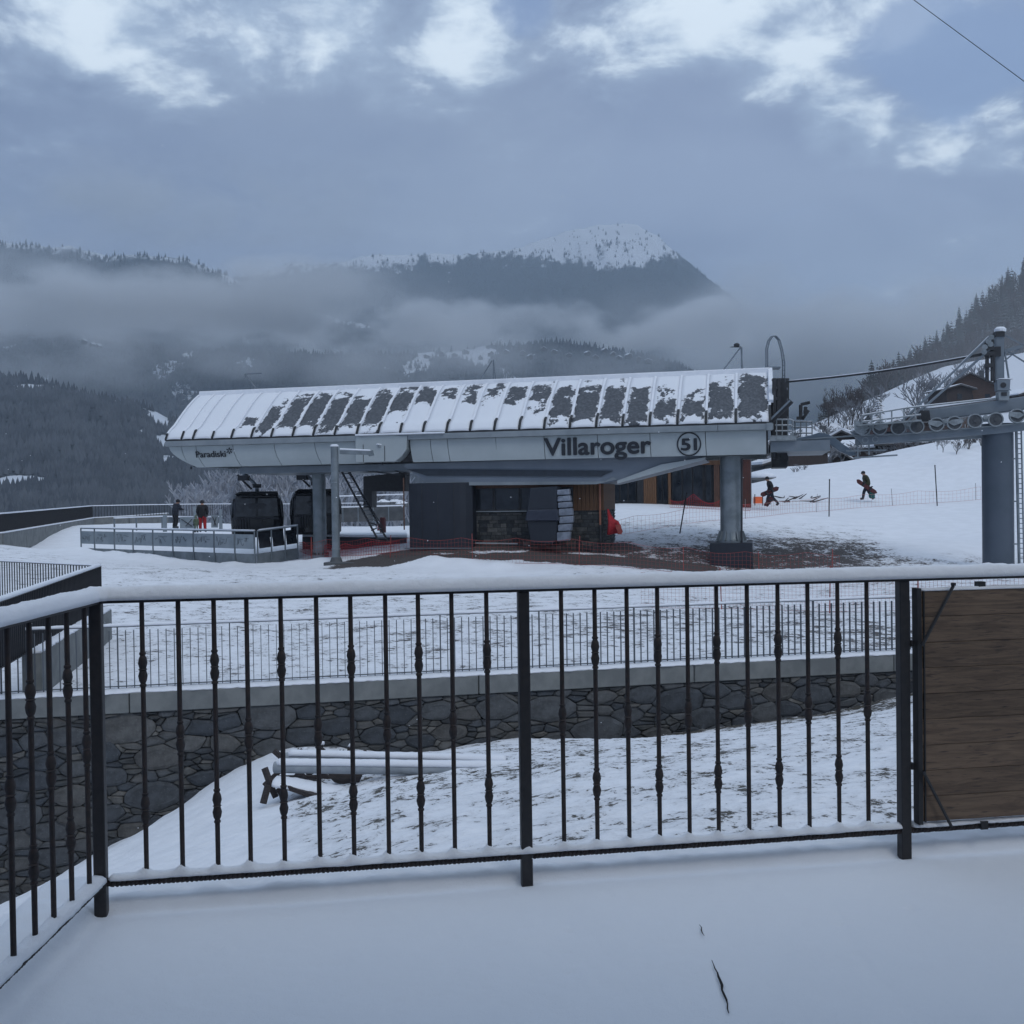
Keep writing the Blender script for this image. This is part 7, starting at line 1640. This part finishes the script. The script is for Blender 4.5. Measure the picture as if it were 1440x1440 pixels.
# chalets and barns
M_bwood = simple('barn_wood', (0.050, 0.036, 0.032), (0.030, 0.023, 0.022), rough=.85, scale=4, sc=(5, 5, .6), bmp=.3)
M_cwood = simple('chalet_wood', (0.115, 0.075, 0.060), (0.075, 0.050, 0.042), rough=.85, scale=4, sc=(.6, .6, 5))
M_roofd = simple('slate_roof', (0.060, 0.058, 0.060), (0.10, 0.095, 0.095), rough=.8, scale=2)
def house(name, label, p, w_, d_, h_, rh, rz, wall_m, roof_m, over=.5, snow_t=.18, wins=2, cat='house', group=None, chim=False):
    t_ = thing(name, label, cat, p, group); co, si = math.cos(rz), math.sin(rz)
    Q = lambda x, y, z: Vector((p.x + x * co - y * si, p.y + x * si + y * co, p.z + z))
    mb = MB(); pr = [(-w_ / 2, -1.5), (w_ / 2, -1.5), (w_ / 2, h_), (0, h_ + rh), (-w_ / 2, h_)]; mb.prism([Q(x, -d_ / 2, z) for x, z in pr], Q(0, d_ / 2, 0) - Q(0, -d_ / 2, 0)); mb.build('wall', wall_m, t_)
    for s_ in (-1, 1):
        sl = rh / (w_ / 2); e_ = w_ / 2 + over; A_ = [(0, h_ + rh + .05), (s_ * e_, h_ - sl * over + .05), (s_ * e_, h_ - sl * over + .25), (0, h_ + rh + .27)]
        mb = MB(); mb.prism([Q(x, -d_ / 2 - over, z) for x, z in A_], Q(0, d_ + 2 * over, 0) - Q(0, 0, 0)); ro = mb.build('roof', roof_m, t_)
        if snow_t: A2 = [(0, h_ + rh + .275), (s_ * (e_ - .05), h_ - sl * over + .255), (s_ * (e_ - .05), h_ - sl * over + .25 + snow_t), (0, h_ + rh + .27 + snow_t)]; mb = MB(); mb.prism([Q(x, -d_ / 2 - over + .05, z) for x, z in A2], Q(0, d_ + 2 * over - .1, 0) - Q(0, 0, 0)); mb.build('roof_snow', M_snow2, ro)
    for k in range(wins):
        x = -w_ / 2 + w_ * (k + 1) / (wins + 1); mb = MB(); mb.bar(Q(x - .4, -d_ / 2 - .02, h_ * .55), Q(x + .4, -d_ / 2 - .02, h_ * .55), .06, .9); f_ = mb.build('window', M_dark, t_); mb = MB(); mb.bar(Q(x - .32, -d_ / 2 - .06, h_ * .55), Q(x + .32, -d_ / 2 - .06, h_ * .55), .03, .74); mb.build('pane', M_glass, f_)
    if chim: mb = MB(); mb.box(Q(w_ * .2, 0, h_ + rh + .2), (.7, .7, 1.4), rz); mb.build('chimney', M_concd, t_)
    return t_
M_redw = simple('reddish_wood', (.13, .06, .055), (.08, .04, .04), scale=3)
house('barn', 'dark plank barn with a flat snowy roof below the curved guide rail', at(1128, 659, 92), 3.4, 4, 1.25, .25, 0, M_bwood, M_roofd, .2, .22, 0, 'barn')
for lab, nm, px, D, w_, d_, h_, rh, rz, wm, sn in (
    ('long low dark barn with snow on its roof below the sheave wheels', 'barn', 1268, 118, 5.2, 5, 1.3, .8, 1.2, M_bwood, .2),
    ('small weathered barn between the two larger dark barns', 'barn', 1212, 122, 4.0, 4, 1.3, .8, .9, M_cwood, .2),
    ('small pale-roofed shed behind the curved guide rail', 'shed', 1168, 116, 2.6, 3, 1.1, .6, .4, M_bwood, .2),
    ('low snowed-in shed by the right edge of the timber pavilion', 'shed', 1086, 114, 3.4, 3, 1.1, .5, .2, M_concd, .3),
    ('grey barn seen between the sheave beam and the snow bank', 'barn', 1322, 128, 6.0, 6, 1.5, .9, 1.0, M_cwood, .0),
    ('reddish low barn behind the lattice under the sheave wheels', 'barn', 1245, 135, 6.0, 5, 1.6, .9, .2, M_redw, .18),
    ('dark farmhouse with bright snow roof just right of the dark plank barn', 'house', 1190, 132, 4.4, 5, 1.6, 1.1, -.5, M_bwood, .3),
    ('stone-grey hut behind the frosted grille of the station end', 'hut', 1126, 128, 3.6, 4, 1.4, .8, .6, M_concd, .25),
    ('brown hut with a snow-free roof right of the reddish low barn', 'hut', 1292, 138, 4.0, 4, 1.7, 1.0, -.3, M_cwood, .0)):
    p = on_hill(px, D); p.z -= .15; house(nm, lab, p, w_, d_, h_, rh, rz, wm, M_roofd, .4, sn, 2 if h_ > 1.3 else 1, nm)
for i in range(60):
    px = 1066 + 270 * i / 59 + rnd.uniform(-5, 5); D = rnd.uniform(106, 160); p = on_hill(px, D); p.z -= .1
    tree('bare_bush', (bfrost if i % 3 else bares)[i % 3], 'leafless bush among the huts behind the snow bank', 'bushes among the huts', p, rnd.uniform(1.4, 3.4), 1.6)
house('chalet', 'brown timber chalet with a broad sloping roof on the hillside left of the pylon head', at(1362, 572, 175), 10.5, 8, 2.3, 2.8, -.35, M_cwood, M_roofd, .9, .0, 3, 'chalet', chim=True)
house('chalet', 'dark chalet wing with a flatter roof at the left of the brown chalet', at(1336, 572, 172), 4.4, 6, 2.6, .6, .1, M_bwood, M_roofd, .6, .05, 1, 'chalet')
house('chalet', 'chalet with boulders beside it half hidden at the right edge', at(1438, 574, 150), 5, 5, 1.6, .8, .2, M_bwood, M_roofd, .5, .2, 1, 'chalet')
rs5 = random.Random(4)
vil = [(600, 500), (622, 497), (640, 498), (655, 494), (690, 497), (712, 494), (735, 496), (745, 501), (780, 494), (800, 498), (826, 496), (838, 501), (850, 492), (862, 497), (871, 502), (884, 500), (898, 504), (912, 507), (765, 490), (676, 502), (118, 480), (130, 484), (139, 486), (46, 519), (20, 522)]
hm = {}
for i, (px, py) in enumerate(vil):
    D = 2360 if px > 300 else 2300; p = at(px, py + 3, D); lab = 'tiny snow-roofed village house on the shelf below the peak' if px > 300 else 'tiny snow-roofed house on the left mountainside in the mist'
    house('village_house', lab, p, rs5.uniform(9, 14), rs5.uniform(8, 11), rs5.uniform(4, 6), rs5.uniform(2.5, 4), rs5.uniform(-.6, .6), M_bwood, M_roofd, 1.2, .8, 0, 'house', 'village houses below the peak' if px > 300 else 'houses on the left mountainside')
house('village_house', 'small dark chalet on the snowy clearing at the lower left', at(6, 664, 900), 9, 8, 4, 3, .4, M_bwood, M_roofd, 1, .5, 0, 'house')
# boulders and branches lying in the snow on the right-hand slope
bl_ = thing('boulder', 'snow-topped dark boulder at the left end of the snow slope by the pavilion', 'boulder', gp(1072, 74))
c = gp(1072, 74); mb = MB(); mb.lathe([(.2, -.2), (.95, .0), (1.05, .35), (.7, .7), (.1, .85)], (c.x, c.y, c.z), 9, sx=1.2); mb.build('rock', M_concd, bl_); mb = MB(); mb.lathe([(.95, .50), (.8, .75), (.4, .92), (.02, .98)], (c.x, c.y, c.z), 9, sx=1.1); mb.build('snow_cap', M_snow2, bl_, smooth=True)
lg = thing('branch_pile', 'dark broken branches lying on the snow between the two snowboarders', 'branches', gp(1125, 62))
for i in range(14): a = gp(1100 + 45 * rs5.random(), 61 + 3 * rs5.random()); mb = MB(); mb.tube([a + Vector((0, 0, .08)), a + Vector((rs5.uniform(-1.1, 1.1), rs5.uniform(-.4, .4), rs5.uniform(.0, .35) + .08))], [.05, .02], 5); mb.build('branch', M_twigb, lg)
bxx = at(1157, 601, 140); sgn = thing('info_board', 'small dark board on the knoll above the curved guide rail', 'board', bxx); mb = MB(); mb.prism([at(1153, 604, 140), at(1162, 604, 140), at(1162, 599, 140), at(1153, 599, 140)], (0, .3, 0)); mb.build('panel', M_concd, sgn); mb = MB(); mb.tube([at(1157, 608, 140), at(1157, 601, 140.1)], .08, 5); mb.build('stake', M_dark, sgn)
# sparse falling snowflakes
mb = MB(); rs6 = random.Random(12)
for i in range(150):
    D = rs6.choice([3.5, 6, 9, 14, 22]) * rs6.uniform(.8, 1.2); p = at(rs6.uniform(0, 1440), rs6.uniform(60, 1250), D); r_ = D / 1440 * rs6.uniform(.5, 1.0)
    gl = (LR(p.x, p.y) if p.y > 4 and p.y < wallY(p.x) else (GR(p.x, p.y) if p.y >= wallY(p.x) else ZT)) 
    if p.z < float(gl) + .1: continue
    mb.add([p + Vector(q) * r_ for q in ((1, 0, 0), (-1, 0, 0), (0, 1, 0), (0, -1, 0), (0, 0, 1), (0, 0, -1))], [(0, 2, 4), (2, 1, 4), (1, 3, 4), (3, 0, 4), (2, 0, 5), (1, 2, 5), (3, 1, 5), (0, 3, 5)])
props(mb.build('falling_snow', MC), 'sparse snowflakes in the air', 'snowflakes', kind='stuff')

# the terrace's house, unseen behind the viewer; facade and overhead slab added to shade it
hf_ = thing('unseen_facade', 'unseen timber house facade behind the terrace with an overhead slab added for shade', 'building', (0, -1.3, ZT))
M_fac = simple('facade_boards', (0.16, 0.12, 0.095), (0.10, 0.075, 0.06), rough=.8, scale=3, sc=(.5, 1, 5), bmp=.3)
for k in range(24): mb = MB(); mb.bbox(-6, -1.3, ZT - .3 + k * .26, 7, -1.25, ZT - .05 + k * .26); mb.build('board', M_fac, hf_)
mb = MB(); mb.bbox(-6, -1.7, ZT - .6, 7, -1.31, ZT + 6); mb.build('wall', M_concd, hf_)
mb = MB(); mb.bbox(-6, -1.249, ZT + 2.75, 7, 1.3, ZT + 2.95); mb.build('shading_slab', M_fac, hf_)
for x in (-2.6, 0.6, 3.6): mb = MB(); mb.bbox(x, -1.249, ZT + .1, x + 1.6, -1.20, ZT + 2.2); f_ = mb.build('window', M_dark, hf_); mb = MB(); mb.bbox(x + .1, -1.199, ZT + .2, x + 1.5, -1.19, ZT + 2.1); mb.build('pane', M_glass, f_)
# haze and fog banks
def vol_mat(name, dens, col=(0.80, 0.86, 0.95), noise=None):
    m = bpy.data.materials.new(name); m.use_nodes = True; t = m.node_tree; t.nodes.clear()
    o = N(t, 'ShaderNodeOutputMaterial'); v = N(t, 'ShaderNodeVolumePrincipled'); v.inputs['Color'].default_value = (*col, 1)
    v.inputs['Density'].default_value = dens; v.inputs['Anisotropy'].default_value = 0.0
    if noise:
        sc, lo, hi, stretch, (zc, zr), xr, yr = noise
        g = N(t, 'ShaderNodeNewGeometry'); mp = N(t, 'ShaderNodeMapping'); mp.inputs[3].default_value = stretch; L(t, g.outputs['Position'], mp.inputs[0])
        nn = N(t, 'ShaderNodeTexNoise'); nn.inputs['Scale'].default_value = sc; nn.inputs['Detail'].default_value = 4; nn.inputs['Roughness'].default_value = 0.55; L(t, mp.outputs[0], nn.inputs['Vector'])
        sp = N(t, 'ShaderNodeSeparateXYZ'); L(t, g.outputs['Position'], sp.inputs[0])
        hgt = math_n(t, 'ABSOLUTE', math_n(t, 'DIVIDE', math_n(t, 'SUBTRACT', sp.outputs[2], zc), zr))
        s = math_n(t, 'SUBTRACT', nn.outputs[0], math_n(t, 'MULTIPLY', math_n(t, 'POWER', hgt, 2.0), 0.28))
        d_ = mapr(t, s, lo, hi)
        for ax, (c0, r0) in ((0, xr), (1, yr)):
            q = math_n(t, 'ABSOLUTE', math_n(t, 'DIVIDE', math_n(t, 'SUBTRACT', sp.outputs[ax], c0), r0)); d_ = math_n(t, 'MULTIPLY', d_, mapr(t, q, 1.0, 0.6))
        L(t, math_n(t, 'MULTIPLY', d_, dens), v.inputs['Density'])
    L(t, v.outputs[0], o.inputs['Volume']); return m
def box_obj(name, x0, y0, z0, x1, y1, z1, mat):
    mb = MB(); mb.bbox(x0, y0, z0, x1, y1, z1); return mb.build(name, mat)
ztop = max(LA[4].max(), LB[4].max()) + 60
props(box_obj('haze', -12500, -60, -140, 12500, 13000, ztop, vol_mat('air', 0.00015, (0.74, 0.87, 1.0))), kind='stuff')
FC = (0.97, 0.985, 1.0)
def fog(y0, y1, Y0, Y1, x0, x1, dens, sc, lo, hi):
    Ym = (Y0 + Y1) / 2; z1 = elev(y0, 600) * Ym; z0 = elev(y1, 600) * Ym; zc, zr = (z0 + z1) / 2, (z1 - z0) / 2
    xa, xb = (x0 - 720) / 1440 * Ym, (x1 - 720) / 1440 * Ym
    o = box_obj('fog_bank', (x0 - 720) / 1440 * Ym, Y0, zc - zr * 1.6, (x1 - 720) / 1440 * Ym, Y1, zc + zr * 1.6, vol_mat('fog', dens, FC, (sc, lo, hi, (1, 1, 1.8), (zc, zr), ((xa + xb) / 2, (xb - xa) / 2), ((Y0 + Y1) / 2, (Y1 - Y0) / 2 * 1.3))))
    return props(o, kind='stuff')
fog(366, 486, 2050, 2400, -1500, 680, 0.0190, 0.0034, 0.38, 0.58)
fog(418, 512, 2440, 2860, 260, 1260, 0.0160, 0.0042, 0.43, 0.60)
fog(405, 620, 2900, 3900, 930, 1600, 0.0085, 0.0026, 0.28, 0.52)
fog(440, 545, 1350, 2000, -1200, 1250, 0.0034, 0.0045, 0.40, 0.64)
fog(310, 410, 2450, 2880, -1500, 190, 0.0120, 0.0030, 0.34, 0.56)
fog(225, 350, 3950, 4800, -1000, 620, 0.0030, 0.0022, 0.38, 0.62)
fog(300, 640, 228, 264, 1150, 2150, 0.0045, 0.012, 0.10, 0.42)
